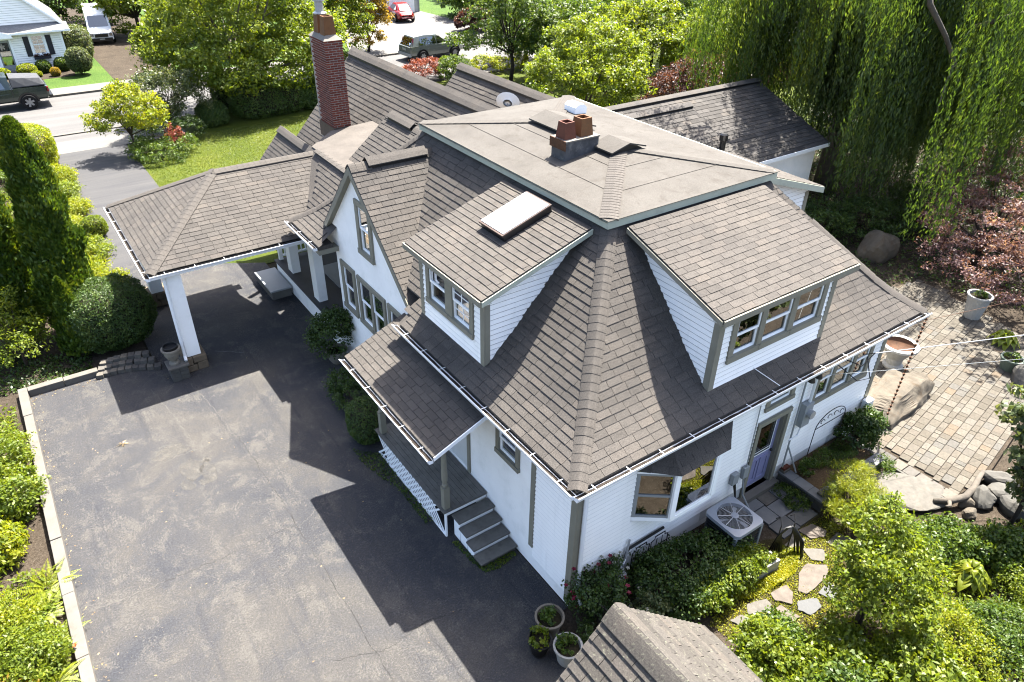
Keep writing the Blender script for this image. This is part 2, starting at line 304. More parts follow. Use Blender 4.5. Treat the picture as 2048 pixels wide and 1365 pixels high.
class MB:
    """collects faces; build() links them as ONE mesh object"""
    def __init__(s, seed=0): s.v = []; s.f = []; s.r = []; s.R = random.Random(seed)
    def add(s, vs, fs, r=None):
        o = len(s.v); s.v.extend([tuple(p) for p in vs])
        if r is None: r = s.R.random()
        for f in fs: s.f.append(tuple(i + o for i in f)); s.r.append(r)
    def poly(s, pts, r=None): s.add(pts, [tuple(range(len(pts)))], r)
    def box(s, a, b, r=None):
        x0, x1 = sorted((a[0], b[0])); y0, y1 = sorted((a[1], b[1])); z0, z1 = sorted((a[2], b[2]))
        s.add([(x0, y0, z0), (x1, y0, z0), (x1, y1, z0), (x0, y1, z0), (x0, y0, z1), (x1, y0, z1), (x1, y1, z1), (x0, y1, z1)],
              [(0, 3, 2, 1), (4, 5, 6, 7), (0, 1, 5, 4), (1, 2, 6, 5), (2, 3, 7, 6), (3, 0, 4, 7)], r)
    def obox(s, o, U, V, N, r=None):
        """box from corner o with edge vectors"""
        o, U, V, N = Vector(o), Vector(U), Vector(V), Vector(N)
        p = [o, o + U, o + U + V, o + V]; q = [x + N for x in p]
        s.add(p + q, [(0, 3, 2, 1), (4, 5, 6, 7), (0, 1, 5, 4), (1, 2, 6, 5), (2, 3, 7, 6), (3, 0, 4, 7)], r)
    def bar(s, a, b, w, h=None, up=(0, 0, 1), r=None):
        a, b = Vector(a), Vector(b); d = (b - a).normalized(); h = w if h is None else h
        up = Vector(up)
        if abs(d.dot(up)) > 0.98: up = Vector((1, 0, 0))
        sd = d.cross(up).normalized(); u2 = sd.cross(d)
        s.obox(a - sd * w / 2 - u2 * h / 2, b - a, sd * w, u2 * h, r)
    def prism(s, poly, N, r=None):
        n = len(poly); N = Vector(N); p = [Vector(x) for x in poly]; q = [x + N for x in p]
        s.add(p + q, [tuple(range(n - 1, -1, -1)), tuple(range(n, 2 * n))] + [(i, (i + 1) % n, n + (i + 1) % n, n + i) for i in range(n)], r)
    def tube(s, pts, rad, n=6, cap=True, r=None):
        pts = [Vector(p) for p in pts]; rads = rad if hasattr(rad, '__len__') else [rad] * len(pts)
        vs = []; prev = None
        for i, p in enumerate(pts):
            d = (pts[min(i + 1, len(pts) - 1)] - pts[max(i - 1, 0)]).normalized()
            if prev is None: a = d.orthogonal().normalized()
            else:
                a = prev - d * prev.dot(d)
                a = a.normalized() if a.length > 1e-6 else d.orthogonal().normalized()
            prev = a; b = d.cross(a)
            for k in range(n):
                t = 2 * math.pi * k / n; vs.append(p + (a * math.cos(t) + b * math.sin(t)) * rads[i])
        fs = [(i * n + k, i * n + (k + 1) % n, (i + 1) * n + (k + 1) % n, (i + 1) * n + k) for i in range(len(pts) - 1) for k in range(n)]
        if cap: fs += [tuple(range(n - 1, -1, -1)), tuple(range((len(pts) - 1) * n, len(pts) * n))]
        s.add(vs, fs, r)
    def lathe(s, prof, n=16, c=(0, 0, 0), square=False, cap=True, r=None):
        vs = []
        for (rad, z) in prof:
            for k in range(n):
                t = 2 * math.pi * (k + 0.5 if square else k) / n; vs.append((c[0] + rad * math.cos(t), c[1] + rad * math.sin(t), c[2] + z))
        m = len(prof); fs = [(i * n + k, i * n + (k + 1) % n, (i + 1) * n + (k + 1) % n, (i + 1) * n + k) for i in range(m - 1) for k in range(n)]
        if cap: fs += [tuple(range(n - 1, -1, -1)), tuple(range((m - 1) * n, m * n))]
        s.add(vs, fs, r)
    def build(s, name, mat, parent=None, smooth=False, rnd=True, bevel=0.0):
        me = bpy.data.meshes.new(name); me.from_pydata(s.v, [], s.f); me.update()
        if rnd:
            a = me.attributes.new('rnd', 'FLOAT', 'FACE'); a.data.foreach_set('value', s.r)
        if mat: me.materials.append(M[mat])
        if smooth: me.polygons.foreach_set('use_smooth', [True] * len(me.polygons))
        o = link(bpy.data.objects.new(name, me), parent)
        if bevel: 
            b = o.modifiers.new('bevel', 'BEVEL'); b.width = bevel; b.segments = 2; b.limit_method = 'ANGLE'
        return o

def mesh_np(name, V, F, mat, parent=None, rnd=None, smooth=False):
    """V (n,3), F (m,4) or (m,3) numpy arrays"""
    me = bpy.data.meshes.new(name); k = F.shape[1]; m = len(F)
    me.vertices.add(len(V)); me.vertices.foreach_set('co', V.astype(np.float32).ravel())
    me.loops.add(m * k); me.loops.foreach_set('vertex_index', F.astype(np.int32).ravel())
    me.polygons.add(m); me.polygons.foreach_set('loop_start', np.arange(0, m * k, k, dtype=np.int32))
    me.update(calc_edges=True)
    if rnd is not None:
        a = me.attributes.new('rnd', 'FLOAT', 'FACE'); a.data.foreach_set('value', np.clip(rnd, 0, 1).astype(np.float32))
    me.materials.append(M[mat])
    if smooth: me.polygons.foreach_set('use_smooth', np.ones(m, dtype=bool))
    return link(bpy.data.objects.new(name, me), parent)

def clip_half(poly, a, b, c):
    """keep a*u+b*v<=c"""
    out = []; n = len(poly)
    for i in range(n):
        p, q = poly[i], poly[(i + 1) % n]; dp = a * p[0] + b * p[1] - c; dq = a * q[0] + b * q[1] - c
        if dp <= 0: out.append(p)
        if (dp < 0 < dq) or (dq < 0 < dp):
            t = dp / (dp - dq); out.append((p[0] + (q[0] - p[0]) * t, p[1] + (q[1] - p[1]) * t))
    return out
# ------------------------------------------------------------------ roofing helpers
class Tabs:
    """collects single shingles of one roof; the nearest ones become objects, the rest one joined mesh"""
    def __init__(s): s.t = []
    def slope(s, S, uL, uR, v0, v1, course=0.138, tab=0.305, skip=None, seed=1, thick=0.013, single=True):
        R = random.Random(seed); n = int(math.ceil((v1 - v0) / course))
        for i in range(n):
            va = v0 + i * course; vb = min(va + course, v1)
            if vb - va < 0.02: continue
            la, lb, ra, rb = uL(va), uL(vb), uR(va), uR(vb)
            if max(ra, rb) - min(la, lb) < 0.03: continue
            u = min(la, lb) - tab * (0.5 * (i % 2) + 0.25 * R.random()) - 0.02
            while u < max(ra, rb):
                w = tab; ua, ub = u, u + w - 0.007; u += w
                dv = R.uniform(-0.004, 0.004)
                p = [(ua, va + dv), (ub, va + dv), (ub, vb), (ua, vb)]
                m = (lb - la) / (vb - va); p = clip_half(p, -1, m, -la + m * va)
                if len(p) < 3: continue
                m = (rb - ra) / (vb - va); p = clip_half(p, 1, -m, ra - m * va)
                if len(p) < 3: continue
                cu = sum(q[0] for q in p) / len(p); cv = sum(q[1] for q in p) / len(p)
                if skip and skip(cu, cv): continue
                h0 = thick + R.uniform(-0.003, 0.004)
                top = [S(q[0], q[1], 0.004 + h0 * max(0.0, (vb - q[1]) / (vb - va))) for q in p]; bot = [S(q[0], q[1], -0.006) for q in p]
                k = len(p)
                fs = [tuple(range(k))] + [(j, k + j, k + (j + 1) % k, (j + 1) % k) for j in range(k)]
                c = S(cu, cv, 0)
                s.t.append(((c - CAM).length if single else 1e3, top + bot, fs, R.random()))
    def finish(s, parent, mat, n=300):
        s.t.sort(key=lambda q: q[0]); rest = MB()
        for i, (d, vs, fs, r) in enumerate(s.t):
            if i < n:
                b = MB(); b.add(vs, fs, r); b.build('shingle', mat, parent)
            else: rest.add(vs, fs, r)
        if rest.v:
            o = rest.build('shingles', mat, parent); o['kind'] = 'stuff'

def planeS(O, U, V):
    O, U, V = Vector(O), Vector(U).normalized(), Vector(V).normalized(); N = U.cross(V)
    if N.z < 0: N = -N
    return lambda u, v, h: O + U * u + V * v + N * h

def cap_mesh(L, w, ang, th=0.012):
    """one ridge cap shingle bent over a ridge, along +X, folded about it"""
    b = MB(); n = 8; prof = []
    for k in range(n + 1):
        t = -1 + 2 * k / n; y = t * w / 2; z = -abs(t) ** 1.35 * (w / 2) * math.tan(ang)
        prof.append((y, z))
    vs = []
    for (x, dz) in ((0, 0.008), (L * 1.12, 0.002)):
        for (y, z) in prof: vs.append((x, y, z + dz + th))
    for (x, dz) in ((0, -0.01), (L * 1.12, -0.01)):
        for (y, z) in prof: vs.append((x, y, z + dz))
    m = n + 1; fs = [(k, k + 1, m + k + 1, m + k) for k in range(n)] + [(k, 2 * m + k, 2 * m + k + 1, k + 1) for k in range(n)]
    fs += [(0, m, 3 * m, 2 * m), (n, 2 * m + n, 3 * m + n, m + n)]
    b.add(vs, fs, 0.5); me_o = b.build('ridge_cap', 'shingle'); me = me_o.data; bpy.data.objects.remove(me_o); return me
CAPS = {}
def caps(path, parent, w=0.30, ang=0.42, L=0.15, name='ridge_cap', jitter=1, mat='shingle'):
    """caps laid from the low end of the path upwards"""
    path = [Vector(p) for p in path]; R = random.Random(len(path) * 7 + int(path[0].x * 31)); key = (w, ang, L, mat)
    if key not in CAPS:
        CAPS[key] = []
        for q in range(5):
            me = cap_mesh(L, w, ang); a = me.attributes['rnd']; v = [0.5, 0.62, 0.72, 0.8, 0.88][q]
            a.data.foreach_set('value', [v] * len(a.data)); me.materials.clear(); me.materials.append(M[mat]); CAPS[key].append(me)
    seg = [(path[i + 1] - path[i]).length for i in range(len(path) - 1)]; tot = sum(seg); s = 0.0
    while s < tot - 0.02:
        a = s; i = 0
        while i < len(seg) - 1 and a > seg[i]: a -= seg[i]; i += 1
        d = (path[i + 1] - path[i]).normalized(); p = path[i] + d * a
        o = link(bpy.data.objects.new(name, R.choice(CAPS[key])), parent)
        sd = Vector((0, 0, 1)).cross(d)
        sd = sd.normalized() if sd.length > 1e-4 else Vector((0, 1, 0))
        up = d.cross(sd); o.matrix_local = Matrix(((d.x, sd.x, up.x, p.x), (d.y, sd.y, up.y, p.y), (d.z, sd.z, up.z, p.z), (0, 0, 0, 1)))
        s += L

def gutter(parent, A, B, out, hang=0.72, litter=True, ends=True):
    """white eaves gutter from A to B (back top edge), opening upwards; out = outward unit vector"""
    A, B, out = Vector(A), Vector(B), Vector(out); d = (B - A)
    prof = [(0.0, -0.045), (0.0, -0.105), (0.085, -0.105), (0.10, -0.05), (0.125, -0.02), (0.125, 0.004), (0.108, 0.004), (0.108, -0.006), (0.118, -0.008), (0.118, -0.018), (0.094, -0.047), (0.08, -0.099), (0.006, -0.099), (0.006, -0.045)]
    b = MB(); n = len(prof); p = [A + out * q[0] + Vector((0, 0, q[1])) for q in prof]; q = [x + d for x in p]
    b.add(p + q, [(i, (i + 1) % n, n + (i + 1) % n, n + i) for i in range(n)])
    if ends:
        for base in (p, q): b.poly([base[0], base[1], base[2], base[3], base[4], base[5]])
    g = b.build('gutter', 'gutter_white', parent)
    L = d.length; t = d / L; k = hang * 0.5
    while k < L:
        h = MB(); c = A + t * k + Vector((0, 0, 0.006)); h.obox(c - t * 0.006 - out * .02, t * 0.012, out * 0.14, (0, 0, 0.005)); h.build('gutter_hanger', 'gutter_white', g); k += hang
    if litter:
        h = MB(3); R = random.Random(5); m = max(6, int(L / 0.12)); row = []
        for i in range(m + 1):
            c = A + d * (i / m); row.append((c + out * 0.008 + Vector((0, 0, -0.06 + R.uniform(-0.012, 0.012))), c + out * 0.09 + Vector((0, 0, -0.062 + R.uniform(-0.01, 0.012)))))
        for i in range(m): h.poly([row[i][0], row[i + 1][0], row[i + 1][1], row[i][1]])
        h.build('leaf_litter', 'litter', g)
    return g

# ------------------------------------------------------------------ wall helpers
def wall(parent, O, U, N, L, z0, z1, openings=(), mat='stucco', th=0.14, name='wall'):
    """wall slab behind the plane through O; U along, N outward; openings (u0,u1,za,zb)"""
    O, U, N = Vector(O), Vector(U), Vector(N); us = sorted({0.0, L} | {q for o in openings for q in o[:2]}); zs = sorted({z0, z1} | {q for o in openings for q in o[2:]})
    b = MB()
    for i in range(len(us) - 1):
        for j in range(len(zs) - 1):
            cu, cz = (us[i] + us[i + 1]) / 2, (zs[j] + zs[j + 1]) / 2
            if any(o[0] < cu < o[1] and o[2] < cz < o[3] for o in openings): continue
            b.obox(O + U * us[i] + Vector((0, 0, zs[j])), U * (us[i + 1] - us[i]), (0, 0, zs[j + 1] - zs[j]), -N * th)
    return b.build(name, mat, parent)

def clapboards(parent, O, U, N, f0, f1, z0, z1, openings=(), exp=0.105):
    O, U, N = Vector(O), Vector(U), Vector(N); z = z0
    while z < z1 - 0.02:
        zt = min(z + exp, z1); spans = [(f0(z, zt), f1(z, zt))]
        for o in openings:
            if o[2] < zt - 0.01 and o[3] > z + 0.01:
                new = []
                for (a, b) in spans:
                    if o[1] <= a or o[0] >= b: new.append((a, b))
                    else:
                        if o[0] > a: new.append((a, o[0]))
                        if o[1] < b: new.append((o[1], b))
                spans = new
        for (a, b) in spans:
            (a0, a1) = a if isinstance(a, tuple) else (a, a); (b0, b1) = b if isinstance(b, tuple) else (b, b)
            if b0 - a0 < 0.03 and b1 - a1 < 0.03: continue
            m = MB(); pts = []
            lip = 0.017; q = lip / (zt - z); am, bm = a0 + (a1 - a0) * q, b0 + (b1 - b0) * q
            for (u, zz, h) in ((a0, z, 0.0), (b0, z, 0.0), (b1, zt + 0.004, 0.0), (a1, zt + 0.004, 0.0), (a0, z, 0.020), (b0, z, 0.020), (b1, zt + 0.004, 0.009), (a1, zt + 0.004, 0.009), (am, z + lip, 0.028), (bm, z + lip, 0.028)):
                pts.append(O + U * u + Vector((0, 0, zz)) + N * h)
            m.add(pts, [(8, 9, 6, 7), (0, 1, 5, 4), (1, 2, 6, 9, 5), (2, 3, 7, 6), (3, 0, 4, 8, 7)], 1.0); m.add(pts, [(4, 5, 9, 8)], 0.0); m.build('clapboard', 'clap', parent)  # bottom lip coloured grey as a painted shadow line under each lap
        z += exp

def window(parent, O, U, N, u0, u1, z0, z1, cas=(0.1, 0.1, 0.1, 0.1), sash=2, back='room', label=None, proud=0.045, muntin=False, curtain=None, frame='white', casing='trim'):
    """opening u0..u1 / z0..z1; cas = casing widths left, right, bottom, top"""
    O, U, N = Vector(O), Vector(U), Vector(N); Z = Vector((0, 0, 1))
    def bx(b, a0, a1, b0, b1, n0, n1): b.obox(O + U * a0 + Z * b0 + N * n0, U * (a1 - a0), Z * (b1 - b0), N * (n1 - n0))
    b = MB(); l, r, bt, tp = cas
    if l: bx(b, u0 - l, u0, z0, z1, 0.0, proud)
    if r: bx(b, u1, u1 + r, z0, z1, 0.0, proud)
    if bt: bx(b, u0 - l - 0.01, u1 + r + 0.01, z0 - bt, z0, 0.0, proud + 0.02)
    if tp: bx(b, u0 - l, u1 + r, z1, z1 + tp, 0.0, proud + 0.006)
    w = b.build('window', casing, parent)
    if label: w['label'] = label
    fw = 0.042; zm = (z0 + z1) / 2 + (0.02 if sash == 2 else 0)
    cells = [(z0, zm + fw / 2, -0.045), (zm - fw / 2, z1, -0.015)] if sash == 2 else [(z0, z1, -0.03)]
    for (a, c, n) in cells:
        s = MB(); fb = fw * 1.3
        bx(s, u0 + 0.004, u0 + fw, a, c, n, n + 0.035); bx(s, u1 - fw, u1 - 0.004, a, c, n, n + 0.035)
        bx(s, u0 + fw, u1 - fw, a, a + fb, n, n + 0.034); bx(s, u0 + fw, u1 - fw, c - fw, c, n, n + 0.034)
        if muntin:
            um = (u0 + u1) / 2; zc = (a + c) / 2; bx(s, um - 0.009, um + 0.009, a + fb, c - fw, n + 0.012, n + 0.026); bx(s, u0 + fw, u1 - fw, zc - 0.009, zc + 0.009, n + 0.013, n + 0.025)
        s.build('sash', frame, w)
        g = MB(); bx(g, u0 + fw, u1 - fw, a + fb, c - fw, n + 0.017, n + 0.021); g.build('pane', 'glass', w)
    k = MB(); bx(k, u0 - 0.3, u1 + 0.3, z0 - 0.3, z1 + 0.15, -0.62, -0.6); k.build('room_behind', back, w)
    if curtain:
        c = MB(); n = 14; mode = curtain
        for (ua, ub, za) in {'sides': ((u0 + 0.02, u0 + (u1 - u0) * 0.3, z0), (u1 - (u1 - u0) * 0.3, u1 - 0.02, z0)), 'top': ((u0 + 0.02, u1 - 0.02, zm),), 'full': ((u0 + 0.02, u1 - 0.02, z0),)}[mode]:
            for i in range(n):
                a0, a1 = ua + (ub - ua) * i / n, ua + (ub - ua) * (i + 1) / n; d0, d1 = -0.16 - 0.02 * (i % 2), -0.16 - 0.02 * ((i + 1) % 2)
                c.poly([O + U * a0 + Z * za + N * d0, O + U * a1 + Z * za + N * d1, O + U * a1 + Z * z1 + N * d1, O + U * a0 + Z * z1 + N * d0])
        c.build('curtain', 'curtain', w)
    return w

# ------------------------------------------------------------------ the house
W, D = 8.94, 11.2
X_, Y_, Z_ = Vector((1, 0, 0)), Vector((0, 1, 0)), Vector((0, 0, 1))
house = thing('house', 'large white house with brown shingle roofs, dormers, carport and brick chimney', 'house')
PR = [(-0.42, 3.54), (-0.15, 3.72), (0.13, 3.925), (0.38, 4.15), (0.70, 4.48), (2.38, 6.26)]
PV = [0.0]
for i in range(len(PR) - 1): PV.append(PV[-1] + math.hypot(PR[i + 1][0] - PR[i][0], PR[i + 1][1] - PR[i][1]))
def prof(v):
    """smooth bell-cast eave: arc length -> (d, z, slope angle)"""
    def at(q):
        q = max(0, min(PV[-1] - 1e-6, q)); i = max(j for j in range(len(PV) - 1) if PV[j] <= q); t = (q - PV[i]) / (PV[i + 1] - PV[i])
        return (PR[i][0] + (PR[i + 1][0] - PR[i][0]) * t, PR[i][1] + (PR[i + 1][1] - PR[i][1]) * t)
    (d, z) = at(v); (d0, z0), (d1, z1) = at(v - 0.12), at(v + 0.12)
    return d, z, math.atan2(z1 - z0, d1 - d0)
def zmain(d):
    for i in range(len(PR) - 1):
        if d <= PR[i + 1][0] or i == len(PR) - 2: 
            t = (d - PR[i][0]) / (PR[i + 1][0] - PR[i][0]); return PR[i][1] + (PR[i + 1][1] - PR[i][1]) * t
def dmain(z):
    for i in range(len(PR) - 1):
        if z <= PR[i + 1][1] or i == len(PR) - 2:
            t = (z - PR[i][1]) / (PR[i + 1][1] - PR[i][1]); return PR[i][0] + (PR[i + 1][0] - PR[i][0]) * t
def bellS(inward, along, o):
    I, A, O = Vector(inward), Vector(along), Vector(o)
    def S(u, v, h):
        d, z, a = prof(v); return O + A * u + I * (d - h * math.sin(a)) + Z_ * (z + h * math.cos(a))
    return S

# roof deck (one part), everything shingled lies on it
deck = MB()
for i in range(len(PR) - 1):
    ring = []
    for (d, z) in (PR[i], PR[i + 1]): ring.append([(d, d, z - 0.012), (W - d, d, z - 0.012), (W - d, D - d, z - 0.012), (d, D - d, z - 0.012)])
    for k in range(3): deck.poly([ring[0][k], ring[0][(k + 1) % 4], ring[1][(k + 1) % 4], ring[1][k]])
    (d0, z0), (d1, z1) = PR[i], PR[i + 1]                 # left slope: the eave is interrupted by the gable wall
    if d1 <= 0.131: spans = ((d0, d1, 5.42, 5.42), (9.70, 9.70, D - d0, D - d1))
    else: spans = ((d0, d1, D - d0, D - d1),)
    for (a0, a1, b0, b1) in spans: deck.poly([(d0, a0, z0 - .012), (d1, a1, z1 - .012), (d1, b1, z1 - .012), (d0, b0, z0 - .012)])
deck.box((-0.40, -0.40, 3.40), (W + 0.40, -0.02, 3.50)); deck.box((-0.40, 9.72, 3.40), (-0.02, D + 0.40, 3.50)); deck.box((-0.40, -0.02, 3.40), (-0.02, 5.4, 3.50))
deck.box((W + 0.02, -0.02, 3.40), (W + 0.40, D + 0.4, 3.50)); deck.box((0.0, 9.97, 3.20), (3.0, D + 0.40, 3.30))
# dormer roof slabs
LD = dict(y0=2.55, y1=5.30, e=5.37, t=6.13); RD = dict(x0=2.60, x1=6.28, e=5.46, t=6.20)
def slab(b, pts, th=0.10):
    p = [Vector(q) for q in pts]; b.add(p + [q - Z_ * th for q in p], [(0, 1, 2, 3), (7, 6, 5, 4), (0, 4, 5, 1), (1, 5, 6, 2), (2, 6, 7, 3), (3, 7, 4, 0)])
slab(deck, [(-0.2, LD['y0'] + .02, LD['e']), (2.135, LD['y0'] + .02, LD['t']), (2.135, LD['y1'] - .02, LD['t']), (-0.2, LD['y1'] - .02, LD['e'])])
slab(deck, [(RD['x0'] + .02, -0.2, RD['e']), (RD['x1'] - .02, -0.2, RD['e']), (RD['x1'] - .02, 2.135, RD['t']), (RD['x0'] + .02, 2.135, RD['t'])])
slab(deck, [(W + 0.2, 2.58, 5.42), (W - 2.135, 2.58, 6.16), (W - 2.135, 5.3, 6.16), (W + 0.2, 5.3, 5.42)])
# left gable
GX, GY, GZ = 0.0, 8.24, 5.96                     # gable: edge of the roof, ridge line
GSL, GEL = {-1: 0.92, 1: 1.06}, {-1: 2.76, 1: 2.42}
def gz(y): return GZ - (GSL[-1] if y < GY else GSL[1]) * abs(y - GY)
for sg in (-1, 1):
    GE, GS = GEL[sg], GSL[sg]
    slab(deck, [(GX + .02, GY, GZ - .015), (2.1, GY, GZ - .015), (dmain(3.56) + 0.45, GY + sg * GE, GZ - GE * GS - .015), (GX + .02, GY + sg * GE, GZ - GE * GS - .015)], 0.12)
# carport hip roof
CX, CY0, CY1, CE, CR = -4.10, 11.40, 16.45, 3.06, 4.40
cm = (CY0 + CY1) / 2; ch = (CY1 - CY0) / 2; cs = (CR - CE) / ch
PX0, PSL = -0.17, 0.944              # porch roof slope facing -X: z = CE + PSL*(x-PX0)
def zporch(x): return CE + PSL * (x - PX0)
xr = PX0 + (CR - CE) / PSL
for pts in ([(CX, CY0, CE), (PX0, CY0, CE), (xr, cm, CR), (CX + ch, cm, CR)], [(CX, CY1, CE), (CX + ch, cm, CR), (xr, cm, CR), (PX0, CY1, CE)]):
    deck.poly([(p[0], p[1], p[2] - 0.01) for p in pts])
deck.poly([(CX, CY1, CE - .01), (CX, CY0, CE - .01), (CX + ch, cm, CR - .01)])
deck.box((CX + .02, CY0 + .02, CE - 0.14), (0.0, CY1 - .02, CE - 0.05))
# front porch slope and its flat membrane
PT = 1.36
deck.poly([(PX0, D - 0.3, CE - .01), (PX0, 14.6, CE - .01), (PT, 14.3, zporch(PT) - .01), (PT, D - 0.3, zporch(PT) - .01)])
# front wings
BX, BZ, BY0, BY1, BS = 4.95, 6.0, 9.0, 18.8, 1.09
deck.poly([(BX, BY0, BZ - .012), (BX, BY1, BZ - .012), (2.0, BY1, BZ - 2.95 * BS - .012), (2.0, BY0, BZ - 2.95 * BS - .012)])
deck.poly([(BX, BY0, BZ - .012), (BX, BY1, BZ - .012), (7.9, BY1, BZ - 2.95 * BS - .012), (7.9, BY0, BZ - 2.95 * BS - .012)])
EX, EZ, EY0, EY1 = 8.55, 5.32, 10.0, 17.5
for sg in (-1, 1): deck.poly([(EX, EY0, EZ - .012), (EX, EY1, EZ - .012), (EX + sg * 2.2, EY1, EZ - 2.2 - .012), (EX + sg * 2.2, EY0, EZ - 2.2 - .012)])
SX, SZ, SY0, SY1 = 3.14, 5.62, 8.8, 12.45
for sg in (-1, 1): deck.poly([(SX, SY0, SZ - .012), (SX, SY1, SZ - .012), (SX + sg * 1.7, SY1, SZ - 1.7 * .8 - .012), (SX + sg * 1.7, SY0, SZ - 1.7 * .8 - .012)])
NX, NZ, NY0, NY1 = 1.72, 4.02, 14.6, 17.9
for sg in (-1, 1): deck.poly([(NX, NY0, NZ - .012), (NX, NY1, NZ - .012), (NX + sg * 1.2, NY1, NZ - 1.2 * 1.1 - .012), (NX + sg * 1.2, NY0, NZ - 1.2 * 1.1 - .012)])
# side porch shed roof
PG = dict(x=-1.46, y0=2.20, y1=5.92, z=2.80, zt=3.39)
slab(deck, [(PG['x'], PG['y0'], PG['z']), (-0.02, PG['y0'], PG['zt']), (-0.02, PG['y1'], PG['zt']), (PG['x'], PG['y1'], PG['z'])], 0.07)
# right wing
WY, WZ, WE, WZE, WX1 = 12.4, 4.52, 8.70, 3.02, 19.2
deck.poly([(7.0, WY, WZ - .012), (WX1, WY, WZ - .012), (WX1, WE, WZE - .012), (7.0, WE, WZE - .012)]); deck.poly([(7.0, WY, WZ - .012), (WX1, WY, WZ - .012), (WX1, 16.0, WZE - .012), (7.0, 16.0, WZE - .012)])
VY, VZ, VX1 = 11.2, 4.58, 14.05
deck.poly([(7.0, VY, VZ - .012), (VX1, VY, VZ - .012), (VX1, 8.0, 3.05), (7.0, 8.0, 3.05)]); deck.poly([(7.0, VY, VZ - .012), (VX1, VY, VZ - .012), (VX1, 12.4, 4.0), (7.0, 12.4, 4.0)])
deck.poly([(VX1 - .005, VY, VZ), (VX1 - .005, 8.0, 3.05), (VX1 - .005, 8.0, 2.9), (VX1 - .005, 12.4, 2.9), (VX1 - .005, 12.4, 4.0)])
roof = deck.build('roof', 'shingle', house)

T = Tabs()
inL = lambda y: LD['y0'] + 0.25 < y < LD['y1'] - 0.25
def skipL(u, v):
    d, z, a = prof(v)
    if 2.80 < u < 5.07 and d > 0.05: return True
    return gz(u) > z + 0.10 and d > -0.1 or (d <= 0.135 and 5.44 < u < 9.72)
def skipR(u, v):
    d, z, a = prof(v); return 2.85 < u < 6.04 and d > 0.05
T.slope(bellS(X_, Y_, (0, 0, 0)), lambda v: prof(v)[0], lambda v: D - prof(v)[0], 0, PV[-1], skip=skipL, seed=11)
T.slope(bellS(Y_, X_, (0, 0, 0)), lambda v: prof(v)[0], lambda v: W - prof(v)[0], 0, PV[-1], skip=skipR, seed=12, thick=0.009)
T.slope(bellS(-X_, Y_, (W, 0, 0)), lambda v: prof(v)[0], lambda v: 2.6, 0, PV[-1], seed=13, single=False)
ls = math.hypot(2.335, LD['t'] - LD['e']); T.slope(planeS((-0.22, 0, LD['e']), Y_, (2.335, 0, LD['t'] - LD['e'])), lambda v: LD['y0'], lambda v: LD['y1'], 0, ls, seed=14)
rs = math.hypot(2.335, RD['t'] - RD['e']); T.slope(planeS((0, -0.22, RD['e']), X_, (0, 2.335, RD['t'] - RD['e'])), lambda v: RD['x0'], lambda v: RD['x1'], 0, rs, seed=15, thick=0.009)
T.slope(planeS((W + 0.22, 0, 5.42), Y_, (-2.335, 0, 0.74)), lambda v: 2.56, lambda v: 5.3, 0, 2.45, seed=16, single=False)
for sg in (-1, 1):
    GE, GS = GEL[sg], GSL[sg]; gl = GE * math.hypot(1, GS); gz0 = GZ - GE * GS
    T.slope(planeS((0, GY + sg * GE, gz0), X_, (0, -sg, GS)), lambda v: GX, lambda v: dmain(gz0 + v * GS / math.hypot(1, GS)) + 0.06, 0, gl, seed=17 + sg, single=(sg < 0), thick=0.010)
cl = math.hypot(ch, CR - CE); k_ = ch / cl
T.slope(planeS((0, CY0, CE), X_, (0, ch, CR - CE)), lambda v: CX + v * k_, lambda v: PX0 + v * (xr - PX0) / cl + 0.05, 0, cl, seed=21, thick=0.009)
T.slope(planeS((0, CY1, CE), X_, (0, -ch, CR - CE)), lambda v: CX + v * k_, lambda v: PX0 + v * (xr - PX0) / cl, 0, cl, seed=22, single=False)
T.slope(planeS((CX, 0, CE), Y_, (ch, 0, CR - CE)), lambda v: CY0 + v * k_, lambda v: CY1 - v * k_, 0, cl, seed=23)
pl = (PT - PX0) * math.hypot(1, PSL); T.slope(planeS((PX0, 0, CE), Y_, (1, 0, PSL)), lambda v: D - 0.2, lambda v: 14.3, 0, pl, seed=24, skip=lambda u, v: abs(u - cm) < ch - v * k_ * 0.98 - 0.15)
bl = 2.95 * math.hypot(1, BS); T.slope(planeS((2.0, 0, BZ - 2.95 * BS), Y_, (1, 0, BS)), lambda v: BY0, lambda v: BY1, 0, bl, seed=25, course=0.16, tab=0.34)
el = 2.2 * math.sqrt(2); T.slope(planeS((EX - 2.2, 0, EZ - 2.2), Y_, (1, 0, 1)), lambda v: EY0, lambda v: EY1, 0, el, seed=26, course=0.16, tab=0.34)
sl = 1.7 * math.hypot(1, .8); T.slope(planeS((SX - 1.7, 0, SZ - 1.7 * .8), Y_, (1, 0, .8)), lambda v: SY0, lambda v: SY1, 0, sl, seed=27)
nl = 1.2 * math.hypot(1, 1.1); T.slope(planeS((NX - 1.2, 0, NZ - 1.2 * 1.1), Y_, (1, 0, 1.1)), lambda v: NY0, lambda v: NY1, 0, nl, seed=28)
pgl = math.hypot(-PG['x'], PG['zt'] - PG['z']); T.slope(planeS((PG['x'] - 0.02, 0, PG['z']), Y_, (-PG['x'], 0, PG['zt'] - PG['z'])), lambda v: PG['y0'] - 0.02, lambda v: PG['y1'], 0, pgl, seed=29)
T.finish(roof, 'shingle', 300)
T2 = Tabs(); wl = math.hypot(WY - WE, WZ - WZE)
T2.slope(planeS((0, WE, WZE), X_, (0, WY - WE, WZ - WZE)), lambda v: 7.0, lambda v: WX1, 0, wl, seed=31, course=0.19, tab=0.36)
vl = math.hypot(3.2, VZ - 3.05); T2.slope(planeS((0, 8.0, 3.05), X_, (0, 3.2, VZ - 3.05)), lambda v: 7.0, lambda v: VX1, 0, vl, seed=32, course=0.19, tab=0.36)
T2.finish(roof, 'shingle_wing', 0)

